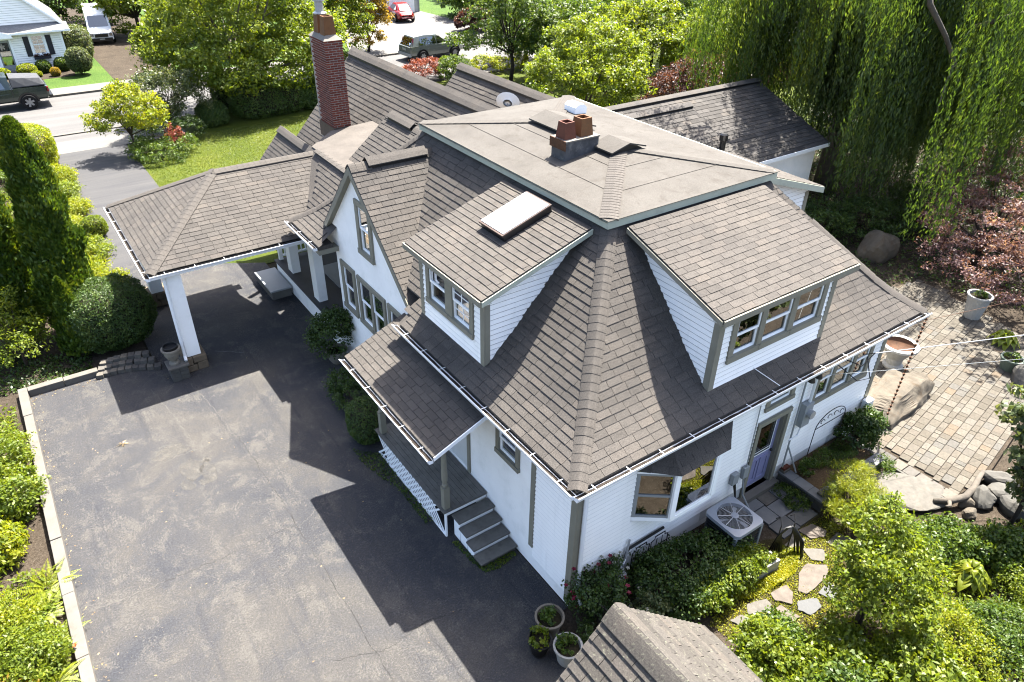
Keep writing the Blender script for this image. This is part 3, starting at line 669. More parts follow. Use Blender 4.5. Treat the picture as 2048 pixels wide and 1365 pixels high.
# ridge and hip caps
hp = [(d, d, z + 0.03) for (d, z) in PR]; caps(hp, roof, 0.31, 0.55, 0.15)
caps([(W - d, d, z + 0.02) for (d, z) in PR[:-1]] + [(W - 1.5, 1.5, zmain(1.5) + .02)], roof, 0.32, 0.5, 0.16)
caps([(d, D - d, z + 0.02) for (d, z) in PR], roof, 0.30, 0.5, 0.16)
caps([(CX, CY0, CE + .02), (CX + ch, cm, CR + .02)], roof, 0.30, 0.36, 0.16); caps([(CX, CY1, CE + .02), (CX + ch, cm, CR + .02)], roof, 0.30, 0.36, 0.16)
caps([(CX + ch, cm, CR + .02), (xr, cm, CR + .02)], roof, 0.34, 0.42, 0.16)
def ridge_vent(A, B, w, ang, h=0.055, mat='shingle', rnd=0.8):
    A, B = Vector(A), Vector(B); d = (B - A).normalized(); sd = d.cross(Z_).normalized(); b = MB()
    n = max(2, int((B - A).length / 0.3)); R = random.Random(3)
    for i in range(n):
        a = A + (B - A) * (i / n); e = A + (B - A) * ((i + 1) / n); pts = []
        for q in (a, e):
            for t in (-1, -0.5, 0, 0.5, 1): pts.append(q + sd * (w / 2 * t) + Z_ * (h - abs(t) ** 1.2 * w / 2 * math.tan(ang)))
        lo = [p - Z_ * 0.02 for p in pts]; b.add(pts + lo, [(k, k + 1, 6 + k, 5 + k) for k in range(4)] + [(10, 0, 5, 15), (4, 14, 19, 9)] + [(k, 10 + k, 11 + k, k + 1) for k in range(4)] + [(5 + k, 6 + k, 16 + k, 15 + k) for k in range(4)], 0.6 + 0.4 * R.random())
    b.build('ridge_vent', mat, roof)
    c = MB(); c.obox(A - sd * (w / 2 - .03) - Z_ * (w / 2 * math.tan(ang) + 0.03), B - A, sd * (w - .06), Z_ * 0.05); c.build('vent_baffle', 'black_plastic', roof)
caps([(GX, GY, GZ + .01), (0.4, GY, GZ + .01)], roof, 0.34, 0.7, 0.16); caps([(1.9, GY, GZ + .01), (2.1, GY, GZ + .01)], roof, 0.34, 0.7, 0.16)
ridge_vent((0.42, GY, GZ + .06), (1.9, GY, GZ + .06), 0.36, 0.68)
ridge_vent((BX, BY1, BZ + .05), (BX, BY0, BZ + .05), 0.42, 0.75); ridge_vent((EX, EY1, EZ + .05), (EX, EY0, EZ + .05), 0.42, 0.72)
caps([(SX, SY1, SZ), (SX, 12.35, SZ)], roof, 0.34, 0.6, 0.16); ridge_vent((SX, 12.3, SZ + .05), (SX, 10.95, SZ + .05), 0.38, 0.62); caps([(SX, 10.9, SZ), (SX, 10.5, SZ)], roof, 0.34, 0.6, 0.16)
ridge_vent((NX, NY1, NZ + .02), (NX, NY0, NZ + .02), 0.34, 0.75)
ridge_vent((WX1, WY, WZ + .04), (7.0, WY, WZ + .04), 0.40, 0.36, mat='shingle_wing'); ridge_vent((VX1, VY, VZ + .04), (7.0, VY, VZ + .04), 0.42, 0.42, mat='shingle_wing')

# upper low-slope roof
UX0, UX1, UY0, UY1, UE, UR = 2.22, 6.72, 2.24, 8.96, 6.37, 6.62
ux, ua, ub = (UX0 + UX1) / 2, UY0 + 2.25, UY1 - 2.25
m = MB(); A_, B_ = (ux, ua, UR), (ux, ub, UR); c0, c1, c2, c3 = (UX0, UY0, UE), (UX1, UY0, UE), (UX1, UY1, UE), (UX0, UY1, UE)
for f in ((c0, c1, A_), (c1, c2, B_, A_), (c2, c3, B_), (c3, c0, A_, B_)): m.poly(f)
m.poly([(UX0, UY0, UE - .02), (UX1, UY0, UE - .02), (UX1, UY1, UE - .02), (UX0, UY1, UE - .02)])
upper = m.build('upper_roof', 'membrane', house)
def uz(x, y): return UE + (UR - UE) / 2.25 * max(0, min(x - UX0, UX1 - x, y - UY0, UY1 - y))
for side in range(2):                                   # lapped edges of the roofing rolls
    for k in (0.75, 1.5):
        b = MB()
        if side == 0: p0, p1 = (UX0 + k, UY0 + k + .06, uz(UX0 + k, 5) + .006), (UX0 + k, UY1 - k, uz(UX0 + k, 5) + .006); b.bar(p0, p1, 0.016, 0.005)
        else: p0, p1 = (UX0 + k + .06, UY0 + k, uz(4.4, UY0 + k) + .006), (UX1 - k, UY0 + k, uz(4.4, UY0 + k) + .006); b.bar(p0, p1, 0.016, 0.005)
        b.build('roll_lap', 'membrane', upper)
def fas(a, b, h=0.15, n=None, mat='fascia', parent=upper, th=0.03, name='fascia'):
    a, b = Vector(a), Vector(b); d = (b - a).normalized(); n = Vector(n); m = MB(); m.obox(a - Z_ * h, b - a, n * th, Z_ * h); return m.build(name, mat, parent)
fas((UX0 - .003, UY0, UE), (UX0 - .003, UY1, UE), 0.16, (-1, 0, 0)); fas((UX0 - .033, UY0 - .003, UE), (UX1 + .033, UY0 - .003, UE), 0.16, (0, -1, 0)); fas((UX1 + .003, UY0, UE), (UX1 + .003, UY1, UE), 0.16, (1, 0, 0))
fas((UX0 - .035, UY0 + .0, UE - .03), (UX0 - .035, UY1, UE - .03), 0.006, (-1, 0, 0), 'trim'); 
ds = MB(); ds.box((UX0 - .06, UY0 - .06, UE - .004), (UX1 + .06, UY0 + .02, UE + .006)); ds.build('drip_edge', 'membrane', upper)
ds = MB(); ds.box((UX0 - .06, UY0 + .02, UE - .004), (UX0 + .02, UY1, UE + .006)); ds.build('drip_edge', 'membrane', upper)
sf = MB(); sf.box((UX0 + .03, UY0 + .03, UE - .16), (UX1 - .03, UY1 - .03, UE - .13)); sf.build('soffit', 'soffit', upper)
caps([(UX0 + .03, UY0 + .03, UE + .01), (ux - .15, ua - .15, UR)], upper, 0.34, 0.10, 0.105, mat='shingle'); caps([(UX1 - .03, UY0 + .03, UE + .01), (ux + .15, ua - .15, UR)], upper, 0.30, 0.10, 0.16, mat='membrane'); caps([(UX0 + .03, UY1 - .03, UE + .01), (ux - .15, ub + .15, UR)], upper, 0.30, 0.10, 0.16, mat='membrane'); caps([(UX1 - .03, UY1 - .03, UE + .01), (ux + .15, ub + .15, UR)], upper, 0.34, 0.10, 0.105)
def ridge_flap(y0, y1, w=0.95, h=0.16):
    b = MB(); z = UR + 0.02
    for sg in (-1, 1):
        p = [Vector((ux, y0, z + h)), Vector((ux, y1, z + h)), Vector((ux + sg * w / 2, y1, z + .03)), Vector((ux + sg * w / 2, y0, z + .03))]; b.add(p + [q - Z_ * .03 for q in p], [(0, 1, 2, 3), (7, 6, 5, 4), (0, 4, 5, 1), (1, 5, 6, 2), (2, 6, 7, 3), (3, 7, 4, 0)])
    b.build('ridge_vent', 'membrane', upper); c = MB(); c.prism([(ux - w / 2 + .06, y0 + .05, z - .02), (ux + w / 2 - .06, y0 + .05, z - .02), (ux, y0 + .05, z + h - .04)], (0, y1 - y0 - .1, 0)); c.build('vent_baffle', 'black_plastic', upper)
ridge_flap(5.80, 7.05); ridge_flap(4.20, 4.86)
# cut-down chimney with two clay pots
b = MB(); b.box((3.22, 4.74, 6.40), (4.10, 5.20, 6.86)); st = b.build('old_chimney', 'lead', upper, bevel=0.015)
b = MB(); b.box((3.20, 4.71, 6.86), (4.10, 5.23, 6.89)); b.build('chimney_cap', 'cap_cement', upper)
b = MB(); b.box((3.185, 4.72, 6.70), (3.217, 5.22, 6.895)); b.build('rusty_plate', 'rust', upper)
def pot(cx, cy, z, r0, r1, h, mat, parent, rz=math.pi / 4):
    b = MB(); pr = [(r0, 0), (r1, h), (r1 * 0.80, h), (r1 * 0.80, h - 0.14)]; b.lathe(pr, 4, (cx, cy, z), True); o = b.build('flue_pot', mat, parent)
    return o
pot(3.40, 4.97, 6.885, 0.21, 0.165, 0.33, 'terracotta_dark', upper); pot(3.82, 4.97, 6.885, 0.235, 0.185, 0.36, 'terracotta', upper)
b = MB(); b.prism([(5.45, 7.15, uz(5.5, 7.3) + .01), (5.80, 7.15, uz(5.5, 7.3) - .02), (5.80, 7.15, 6.64), (5.70, 7.15, 6.72), (5.52, 7.15, 6.72), (5.45, 7.15, 6.66)], (0, 0.42, 0)); b.build('box_vent', 'white', upper)

# porch membrane
m = MB(); m.poly([(PT - .02, 10.9, zporch(PT)), (PT - .02, 14.1, zporch(PT)), (2.3, 14.95, 4.58), (4.4, 14.95, 4.72), (4.4, 10.9, 4.72)]); m.build('porch_membrane', 'membrane_old', house)
caps([(PT, 11.3, zporch(PT) + .01), (PT, 13.6, zporch(PT) + .01)], roof, 0.24, 0.3, 0.3)

# ---- walls
RO = Vector((0, 0, 0))
R_open = [(6.55, 7.00, 2.02, 2.95), (7.10, 7.72, 2.02, 2.95), (7.84, 8.34, 2.02, 2.95), (4.90, 5.56, 2.58, 3.02), (4.80, 5.66, 0.16, 2.09), (1.45, 3.45, 1.55, 2.70)]
w_r = wall(house, (0, 0, 0), X_, -Y_, W, 0, 3.45, R_open, 'clap')
R_trim = [(6.42, 8.47, 1.90, 3.3), (4.78, 5.68, 2.47, 3.3), (4.68, 5.78, 0.0, 2.20), (1.33, 3.57, 1.45, 2.78)]
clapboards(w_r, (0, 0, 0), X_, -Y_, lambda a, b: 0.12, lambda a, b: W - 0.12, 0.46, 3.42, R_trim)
L_open = [(1.72, 2.27, 2.20, 2.82), (3.45, 4.30, 0.72, 2.72)]
G_open = [(6.35, 6.92, 1.82, 2.94), (7.30, 7.87, 1.82, 2.94), (7.99, 8.56, 1.82, 2.94), (8.97, 9.52, 1.82, 2.96)]; GW = 0.13
w_l = wall(house, (0, 0.14, 0), Y_, -X_, 5.36, 0, 3.45, [(a - .14, b - .14, c, d) for a, b, c, d in L_open], 'stucco')
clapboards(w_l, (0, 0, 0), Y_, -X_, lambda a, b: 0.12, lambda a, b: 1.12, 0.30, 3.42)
def board(a, b, mat='trim', parent=house, name='corner_board'):
    m = MB(); m.box(a, b); return m.build(name, mat, parent)
board((-0.032, -0.032, 0.12), (0.0, 0.11, 3.42)); board((0.0, -0.034, 0.12), (0.11, 0.0, 3.42)); board((W - .11, -0.034, 0.3), (W + .032, 0.0, 3.42)); board((-0.04, 1.11, 0.55), (0.0, 1.23, 3.3), name='trim_board')
w_g = wall(house, (GW, 5.5, 0), Y_, -X_, 4.45, 0, 3.30, [(a - 5.5, b_ - 5.5, c, d) for a, b_, c, d in G_open], 'stucco')
b = MB(); b.box((2.9, D - .14, 0), (W, D, 3.45)); b.box((W - .14, 0.14, 0), (W, D - .14, 3.45)); b.box((GW + .14, 9.81, 0.0), (2.9, 9.95, 3.25)); b.box((2.76, 9.95, 0), (2.9, D - .14, 3.25)); 
b.build('wall', 'stucco', house)
window(w_l, (0, 0, 0), Y_, -X_, *L_open[0], cas=(.1, .1, .1, .1)); window(w_g, (GW, 0, 0), Y_, -X_, *G_open[0], cas=(.12, .12, .11, .11), curtain='top')
window(w_g, (GW, 0, 0), Y_, -X_, *G_open[1], cas=(.12, .06, .11, .11), curtain='top'); window(w_g, (GW, 0, 0), Y_, -X_, *G_open[2], cas=(.06, .13, .11, .11), curtain='top'); window(w_g, (GW, 0, 0), Y_, -X_, *G_open[3], cas=(.12, .15, .11, .11), curtain='top')
dd = MB(); dd.box((0.03, 3.47, 0.72), (0.07, 4.28, 2.70)); pd = dd.build('porch_door', 'blind', house); cc = MB(); cc.box((-.03, 3.35, .72), (0.0, 3.45, 2.82)); cc.box((-.03, 4.30, .72), (0, 4.40, 2.82)); cc.box((-.03, 3.45, 2.72), (0, 4.30, 2.82)); cc.build('door_casing', 'trim', pd)
# gable wall triangle with its attic window
gw = MB(); th = 0.14
def gtop(y): return gz(y) - 0.14
op = (7.71, 8.20, 3.92, 5.02)
def gcell(ya, yb, za):
    ys = sorted({ya, yb} | ({GY} if ya < GY < yb else set()))
    for i in range(len(ys) - 1):
        a, c = ys[i], ys[i + 1]
        if gtop(a) <= za and gtop(c) <= za: continue
        gw.prism([(GW, a, za), (GW, c, za), (GW, c, max(gtop(c), za)), (GW, a, max(gtop(a), za))], (th, 0, 0))
gcell(GY - 2.74, op[0], 3.30); gcell(op[1], GY + 2.40, 3.30)
gw.box((GW, op[0], 3.30), (GW + th, op[1], op[2])); gcell(op[0], op[1], op[3])
g_o = gw.build('gable_wall', 'stucco', house)
window(g_o, (GW, 0, 0), Y_, -X_, *op, cas=(.15, .15, .12, .13), curtain='sides')
for sg in (-1, 1):
    GE, GS = GEL[sg], GSL[sg]; gl = GE * math.hypot(1, GS)
    m = MB(); d = Vector((0, sg, -GS)).normalized(); m.obox(Vector((GX - .012, GY, GZ - .01)) - Z_ * .20, d * gl, (0.03, 0, 0), (0, 0, .18)); m.build('rake_board', 'trim', house)
    m = MB(); m.obox(Vector((GX + .02, GY, GZ - .03)) - Z_ * .17, d * gl, (0.13, 0, 0), (0, 0, .02)); m.build('soffit', 'trim', house)
m = MB(); m.box((-0.40, 9.72, 3.26), (0.12, 10.0, 3.39)); m.build('eave_return', 'trim', house)
# left dormer
dl_open = [(4.10, 4.71, 4.33, 5.10), (3.24, 3.85, 4.33, 5.10)]
ldw = wall(house, (0, 2.80, 0), Y_, -X_, 2.27, 3.60, 5.34, [(a - 2.8, b - 2.8, c, d) for a, b, c, d in dl_open], 'clap', th=0.1, name='dormer_wall')
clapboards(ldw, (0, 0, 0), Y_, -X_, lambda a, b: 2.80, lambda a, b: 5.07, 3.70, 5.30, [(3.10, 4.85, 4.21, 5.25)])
window(ldw, (0, 0, 0), Y_, -X_, *dl_open[0], cas=(.125, .12, .1, .12), curtain='sides'); window(ldw, (0, 0, 0), Y_, -X_, *dl_open[1], cas=(.12, .125, .1, .12), muntin=True)
sL = (LD['t'] - LD['e']) / 2.335
def dorm_side(O, U, N, e0, sl, parent):
    """triangular clapboard cheek; U points into the roof from the front wall"""
    def lo(z): return max(0.0, (z - (e0 + 0.2 * sl) + 0.10) / sl) if z > e0 - 0.1 else 0.0
    def hi(z): return dmain(z) + 0.25
    O, U = Vector(O), Vector(U); bb = MB(); bb.prism([O + Z_ * 3.6, O + U * 2.0 + Z_ * 5.75, O + U * 2.0 + Z_ * (e0 + 2.2 * sl - .12), O + Z_ * (e0 + 0.2 * sl - .1)], -Vector(N) * 0.08)
    w = bb.build('dormer_cheek', 'clap', parent)
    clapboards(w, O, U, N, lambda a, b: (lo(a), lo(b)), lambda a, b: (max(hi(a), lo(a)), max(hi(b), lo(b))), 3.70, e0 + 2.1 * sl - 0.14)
dorm_side((0, 2.80, 0), X_, -Y_, LD['e'], sL, house); dorm_side((0, 5.07, 0), X_, Y_, LD['e'], sL, house)
board((-0.03, 2.77, 3.68), (0.0, 2.89, 5.3)); board((0.0, 2.765, 3.68), (0.1, 2.80, 5.3)); board((-0.03, 4.97, 3.68), (0.0, 5.10, 5.3))
fas((-0.23, LD['y0'], LD['e'] - .01), (-0.23, LD['y1'], LD['e'] - .01), 0.11, (-1, 0, 0), 'trim', house)
for yy, n in ((LD['y0'], -1), (LD['y1'], 1)):
    m = MB(); m.obox((-0.22, yy, LD['e'] - .12), (2.36, 0, LD['t'] - LD['e']), (0, n * .025, 0), (0, 0, .10)); m.build('rake_board', 'fascia', house)
# skylight
sO = Vector((0.95, 3.56, LD['e'] + 1.15 * sL)); sU = Vector((1, 0, sL)).normalized() * 1.12; sN = Vector((-sL, 0, 1)).normalized()
m = MB(); m.obox(sO, sU, (0, 0.76, 0), sN * 0.13); sk = m.build('skylight', 'satin_black', house)
m = MB(); m.obox(sO + sN * .131 - sU * .02 - Y_ * .015, sU * 1.04, (0, 0.79, 0), sN * 0.035); m.build('skylight_frame', 'copper_brown', sk)
m = MB(); m.obox(sO + sN * .166 + sU * .02 + Y_ * .015, sU * 0.96, (0, 0.73, 0), sN * 0.014); m.build('skylight_lens', 'skylight_dome', sk)
# right dormer
dr_open = [(3.30, 3.92, 4.40, 5.17), (4.06, 4.78, 4.40, 5.17), (4.94, 5.68, 4.40, 5.17)]
rdw = wall(house, (2.85, 0, 0), X_, -Y_, 3.19, 3.60, 5.42, [(a - 2.85, b - 2.85, c, d) for a, b, c, d in dr_open], 'clap', th=0.1, name='dormer_wall')
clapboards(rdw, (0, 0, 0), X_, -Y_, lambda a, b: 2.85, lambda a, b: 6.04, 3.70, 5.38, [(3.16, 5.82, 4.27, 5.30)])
window(rdw, (0, 0, 0), X_, -Y_, *dr_open[0], cas=(.13, .07, .12, .13)); window(rdw, (0, 0, 0), X_, -Y_, *dr_open[1], cas=(.07, .08, .12, .13), curtain='sides'); window(rdw, (0, 0, 0), X_, -Y_, *dr_open[2], cas=(.08, .13, .12, .13))
sR = (RD['t'] - RD['e']) / 2.335
dorm_side((2.85, 0, 0), Y_, -X_, RD['e'], sR, house); dorm_side((6.04, 0, 0), Y_, X_, RD['e'], sR, house)
board((2.82, -0.034, 3.68), (2.95, 0.0, 5.4)); board((2.815, 0.0, 3.68), (2.85, 0.1, 5.4)); board((5.94, -0.034, 3.68), (6.075, 0.0, 5.4))
fas((RD['x0'], -0.23, RD['e'] - .01), (RD['x1'], -0.23, RD['e'] - .01), 0.12, (0, -1, 0), 'trim', house)
for xx, n in ((RD['x0'], -1), (RD['x1'], 1)):
    m = MB(); m.obox((xx, -0.22, RD['e'] - .12), (0, 2.36, RD['t'] - RD['e']), (n * .025, 0, 0), (0, 0, .10)); m.build('rake_board', 'trim', house)
m = MB(); m.box((RD['x0'] + .02, -0.2, RD['e'] - .125), (RD['x1'] - .02, 0.0, RD['e'] - .105)); m.build('soffit', 'soffit', house)
m = MB(); m.box((-0.2, LD['y0'] + .02, LD['e'] - .125), (0.0, LD['y1'] - .02, LD['e'] - .105)); m.build('soffit', 'soffit', house)
# east dormer
dorm_side((W, 2.80, 0), -X_, -Y_, 5.40, 0.317, house); wall(house, (W, 2.80, 0), Y_, X_, 2.3, 3.6, 5.3, (), 'clap', th=.1, name='dormer_wall')
m = MB(); m.obox((W + .22, 2.55, 5.28), (-2.36, 0, 0.74), (0, -.025, 0), (0, 0, .14)); m.build('rake_board', 'fascia', house); board((W - .1, 2.765, 3.7), (W + .03, 2.80, 5.3))
# gutters of the main eaves
gutter(house, (-0.44, -0.44, 3.52), (-0.44, 5.45, 3.52), (-1, 0, 0)); gutter(house, (-0.50, -0.44, 3.52), (W + 0.44, -0.44, 3.52), (0, -1, 0)); gutter(house, (-0.44, 9.70, 3.52), (-0.44, D + 0.44, 3.52), (-1, 0, 0))
gutter(house, (CX - .01, CY0 - .01, CE - .03), (PX0 + .1, CY0 - .01, CE - .03), (0, -1, 0)); gutter(house, (CX - .01, CY0 - .12, CE - .03), (CX - .01, CY1, CE - .03), (-1, 0, 0))
gutter(house, (PG['x'] - .03, PG['y0'] - .03, PG['z'] - .02), (PG['x'] - .03, PG['y1'], PG['z'] - .02), (-1, 0, 0))
m = MB(); m.obox((PG['x'] - .02, PG['y0'] - .045, PG['z'] - .08), (-PG['x'], 0, PG['zt'] - PG['z']), (0, .02, 0), (0, 0, .085)); m.build('rake_board', 'gutter_white', house)
ds = MB(); ds.tube([(0.10, -0.10, 3.40), (0.13, -0.075, 3.2), (0.13, -0.075, 0.25), (0.16, -0.2, 0.12)], 0.038, 8); ds.build('downspout', 'gutter_white', house)
# ---- right wall: windows, door, transom, bay
window(w_r, (0, 0, 0), X_, -Y_, *R_open[0], cas=(.13, .05, .12, .12)); window(w_r, (0, 0, 0), X_, -Y_, *R_open[1], cas=(.05, .06, .12, .12)); window(w_r, (0, 0, 0), X_, -Y_, *R_open[2], cas=(.06, .13, .12, .12))
window(w_r, (0, 0, 0), X_, -Y_, *R_open[3], cas=(.12, .12, .1, .1), sash=1)
m = MB(); m.box((4.70, -0.05, 0.16), (4.80, 0.0, 2.09)); m.box((5.66, -0.05, 0.16), (5.76, 0.0, 2.09)); m.box((4.69, -0.06, 2.09), (5.77, 0.0, 2.20)); dc = m.build('door_casing', 'trim', house)
m = MB(); m.box((4.80, 0.0, 0.16), (4.82, 0.13, 2.09)); m.box((5.64, 0.0, 0.16), (5.66, 0.13, 2.09)); m.build('door_jamb', 'trim', dc)
m = MB(); m.box((4.82, 0.085, 0.20), (5.64, 0.125, 1.08)); m.box((4.82, 0.085, 1.08), (4.93, 0.125, 2.08)); m.box((5.53, 0.085, 1.08), (5.64, 0.125, 2.08)); m.box((4.93, 0.085, 1.96), (5.53, 0.125, 2.08)); door = m.build('door', 'door_blue', house, rnd=True); door['label'] = 'lavender blue half glazed back door'
for (a, c) in ((4.93, 5.20), (5.27, 5.53)):
    m = MB(); m.box((a, 0.07, 0.32), (c, 0.086, 0.36)); m.box((a, 0.07, 0.92), (c, 0.086, 0.96)); m.box((a, 0.07, 0.36), (a + .03, 0.086, 0.92)); m.box((c - .03, 0.07, 0.36), (c, 0.086, 0.92)); m.build('door_panel', 'door_blue', door)
m = MB(); m.box((4.93, 0.10, 1.08), (5.53, 0.106, 1.96)); m.build('pane', 'glass', door); m = MB(); m.box((4.94, 0.19, 1.0), (5.52, 0.195, 2.0)); m.build('door_blind', 'blind', door)
m = MB()
for u in (4.93, 5.515): m.box((u, 0.078, 1.08), (u + .015, 0.086, 1.96))
m.box((4.945, 0.078, 1.08), (5.515, 0.086, 1.10)); m.box((4.945, 0.078, 1.16), (5.515, 0.085, 1.175)); m.build('door_muntin', 'white', door)
m = MB(); m.lathe([(0.0, 0), (0.03, 0.0), (0.034, 0.03), (0.02, 0.05), (0.0, 0.05)], 10, (5.57, 0.055, 1.02)); m.build('door_knob', 'satin_black', door); m = MB(); m.box((4.62, -0.18, 0.04), (5.84, 0.10, 0.16)); m.build('door_sill', 'concrete', house)
# bay window
BYP = -0.45; bz0, bz1 = 1.47, 2.74
bl0, bf0, bf1, bl1 = Vector((1.33, 0, 0)), Vector((1.93, BYP, 0)), Vector((3.02, BYP, 0)), Vector((3.57, 0, 0))
m = MB(); m.prism([bl0 + Z_ * bz0, bf0 + Z_ * bz0, bf1 + Z_ * bz0, bl1 + Z_ * bz0], (0, 0, 0.09)); m.prism([bl0 + Z_ * (bz1 - .1), bf0 + Z_ * (bz1 - .1), bf1 + Z_ * (bz1 - .1), bl1 + Z_ * (bz1 - .1)], (0, 0, 0.1)); bay = m.build('bay_window', 'white', house); bay['label'] = 'white bay window under a small shingled roof'
m = MB(); m.add([bl0 + Z_ * bz0 * .999, bf0 + Z_ * bz0 * .999, bf1 + Z_ * bz0 * .999, bl1 + Z_ * bz0 * .999, (2.1, 0, 1.13), (2.8, 0, 1.13)], [(0, 1, 4), (1, 2, 5, 4), (2, 3, 5)]); m.build('bay_underside', 'trim', bay)
def bay_pane(a, b, sash, nm):
    d = (b - a); L = d.length; U = d.normalized(); N = Vector((d.y, -d.x, 0)).normalized(); mk = MB()
    def bx(q, u0, u1, z0, z1, n0, n1): q.obox(a + U * u0 + Z_ * z0 + N * n0, U * (u1 - u0), Z_ * (z1 - z0), N * (n1 - n0))
    z0, z1 = bz0 + .09, bz1 - .1
    for (u0, u1) in ((0.01, 0.09), (L - .09, L - .01)): bx(mk, u0, u1, z0, z1, -.05, 0.0)
    bx(mk, .09, L - .09, z0, z0 + .05, -.05, -.005); bx(mk, .09, L - .09, z1 - .05, z1, -.05, -.005)
    if sash: bx(mk, .09, L - .09, (z0 + z1) / 2 - .025, (z0 + z1) / 2 + .025, -.045, -.008)
    mk.build('sash', 'plastic_grey' if sash else 'white', bay)
    g = MB(); bx(g, .09, L - .09, z0 + .05, z1 - .05, -.03, -.026); g.build('pane', 'glass', bay)
bay_pane(bl0, bf0, True, 'l'); bay_pane(bf0, bf1, False, 'f'); bay_pane(bf1, bl1, True, 'r')
for q in (bf0, bf1): m = MB(); m.box((q.x - .05, q.y - .01, bz0 + .09), (q.x + .05, q.y + .09, bz1 - .1)); m.build('bay_post', 'white', bay)
m = MB(); m.box((1.2, 0.45, 1.2), (3.7, 0.47, 2.9)); m.build('room_behind', 'room', bay)
m = MB(); m.obox(bl0 + Vector((.12, .10, 2.2)), (bf0 - bl0) * .8, (0, 0, .45), (0.01, .015, 0)); m.build('lace_curtain', 'blind', bay); m = MB(); m.obox(bf0 + Vector((.08, .14, 2.42)), (.95, 0, 0), (0, 0, .22), (0, .015, 0)); m.build('lace_curtain', 'curtain', bay)
TB = Tabs(); rt0, rt1 = Vector((1.25, -0.02, 3.36)), Vector((3.70, -0.02, 3.36)); e0, e1, e2, e3 = Vector((1.22, -0.02, 2.78)), Vector((1.86, -0.56, 2.74)), Vector((3.10, -0.56, 2.74)), Vector((3.74, -0.02, 2.78)); t1, t2 = Vector((1.86, -0.02, 3.36)), Vector((3.10, -0.02, 3.36))
m = MB(); m.poly([e0, e1, t1, rt0]); m.poly([e1, e2, t2, t1]); m.poly([e2, e3, rt1, t2]); m.poly([e0, e1, e2, e3]); br = m.build('bay_roof', 'shingle', house)
vl_ = (t1 - e1).length; TB.slope(planeS(e1, X_, t1 - e1), lambda v: 0.0, lambda v: 1.24, 0, vl_, seed=41)
dl = (e0 - e1); TB.slope(planeS(e1, dl, t1 - e1 - dl.normalized() * (t1 - e1).dot(dl.normalized())), lambda v: -0.0 + v * 0.45, lambda v: dl.length + .0, 0, vl_ * 0.9, seed=42)
dl2 = (e3 - e2); TB.slope(planeS(e2, dl2, t2 - e2 - dl2.normalized() * (t2 - e2).dot(dl2.normalized())), lambda v: v * 0.45, lambda v: dl2.length, 0, vl_ * 0.9, seed=43)
TB.finish(br, 'shingle', 120)

# ---- side porch
m = MB(); m.box((-0.96, 2.74, 0.54), (-0.02, 5.78, 0.66)); sp = m.build('porch_frame', 'white', house)
for k in range(10):
    m = MB(); m.box((-1.05 + k * 0.103, 2.70, 0.66), (-1.05 + k * 0.103 + 0.097, 5.80, 0.70)); m.build('floor_board', 'deck', sp)
for i in range(4):                                       # four steps down towards the corner of the house
    zt = 0.70 - 0.14 * (i + 1); y1 = 2.70 - 0.27 * i; y0 = y1 - 0.27
    st = MB(); st.box((-0.84, y0 + .02, 0.0), (-0.04, y1 - .002 if i else y1 - .03, zt - 0.035)); so = st.build('step', 'white' if i < 3 else 'deck', sp)
    t = MB(); t.box((-0.88, y0 - 0.025, zt - 0.034), (-0.02, y1 - .004, zt)); t.build('tread', 'deck', sp)
b = MB(); b.box((-1.02, 2.74, 0.0), (-0.98, 5.78, 0.03)); b.box((-1.02, 2.74, 0.62), (-0.98, 5.78, 0.655)); b.box((-1.02, 2.70, 0.0), (-0.98, 2.74, 0.655)); lat = b.build('lattice', 'white', house)
n = 0; x_ = -1.005
for sg in (-1, 1):
    k = 2.75 - 0.6
    while k < 5.8 + 0.6:
        a0, z0 = k, 0.02; a1, z1 = k + sg * 0.62, 0.64
        def cl_(a, z): return a, z
        # clip to the porch length
        if sg > 0: lo, hi = k, k + 0.62
        else: lo, hi = k - 0.62, k
        if lo >= 2.74 and hi <= 5.78:
            m = MB(); p = Vector((x_ + (0.0 if sg > 0 else 0.014), a0, z0)); q = Vector((p.x, a1, z1)); m.bar(p, q, 0.042, 0.010, up=(1, 0, 0)) ; m.build('slat', 'white', lat)
        k += 0.15
def turned_post(x, y, z0, z1):
    m = MB(); h = z1 - z0; q = 0.092
    m.lathe([(q, 0), (q, h * .26)], 4, (x, y, z0), True); m.lathe([(0.05, h * .26), (0.062, h * .28), (0.045, h * .30), (0.06, h * .33), (0.063, h * .40), (0.052, h * .60), (0.045, h * .68), (0.06, h * .71), (0.045, h * .74), (0.062, h * .76)], 12, (x, y, z0), cap=False); m.lathe([(q, h * .76), (q, h)], 4, (x, y, z0), True)
    m.build('porch_post', 'trim', house)
turned_post(-0.93, 2.82, 0.70, 2.92); turned_post(-0.93, 5.60, 0.70, 2.92)
m = MB(); m.box((-1.0, 2.30, 2.82), (-0.86, 5.86, 2.94)); m.build('porch_beam', 'white', house)

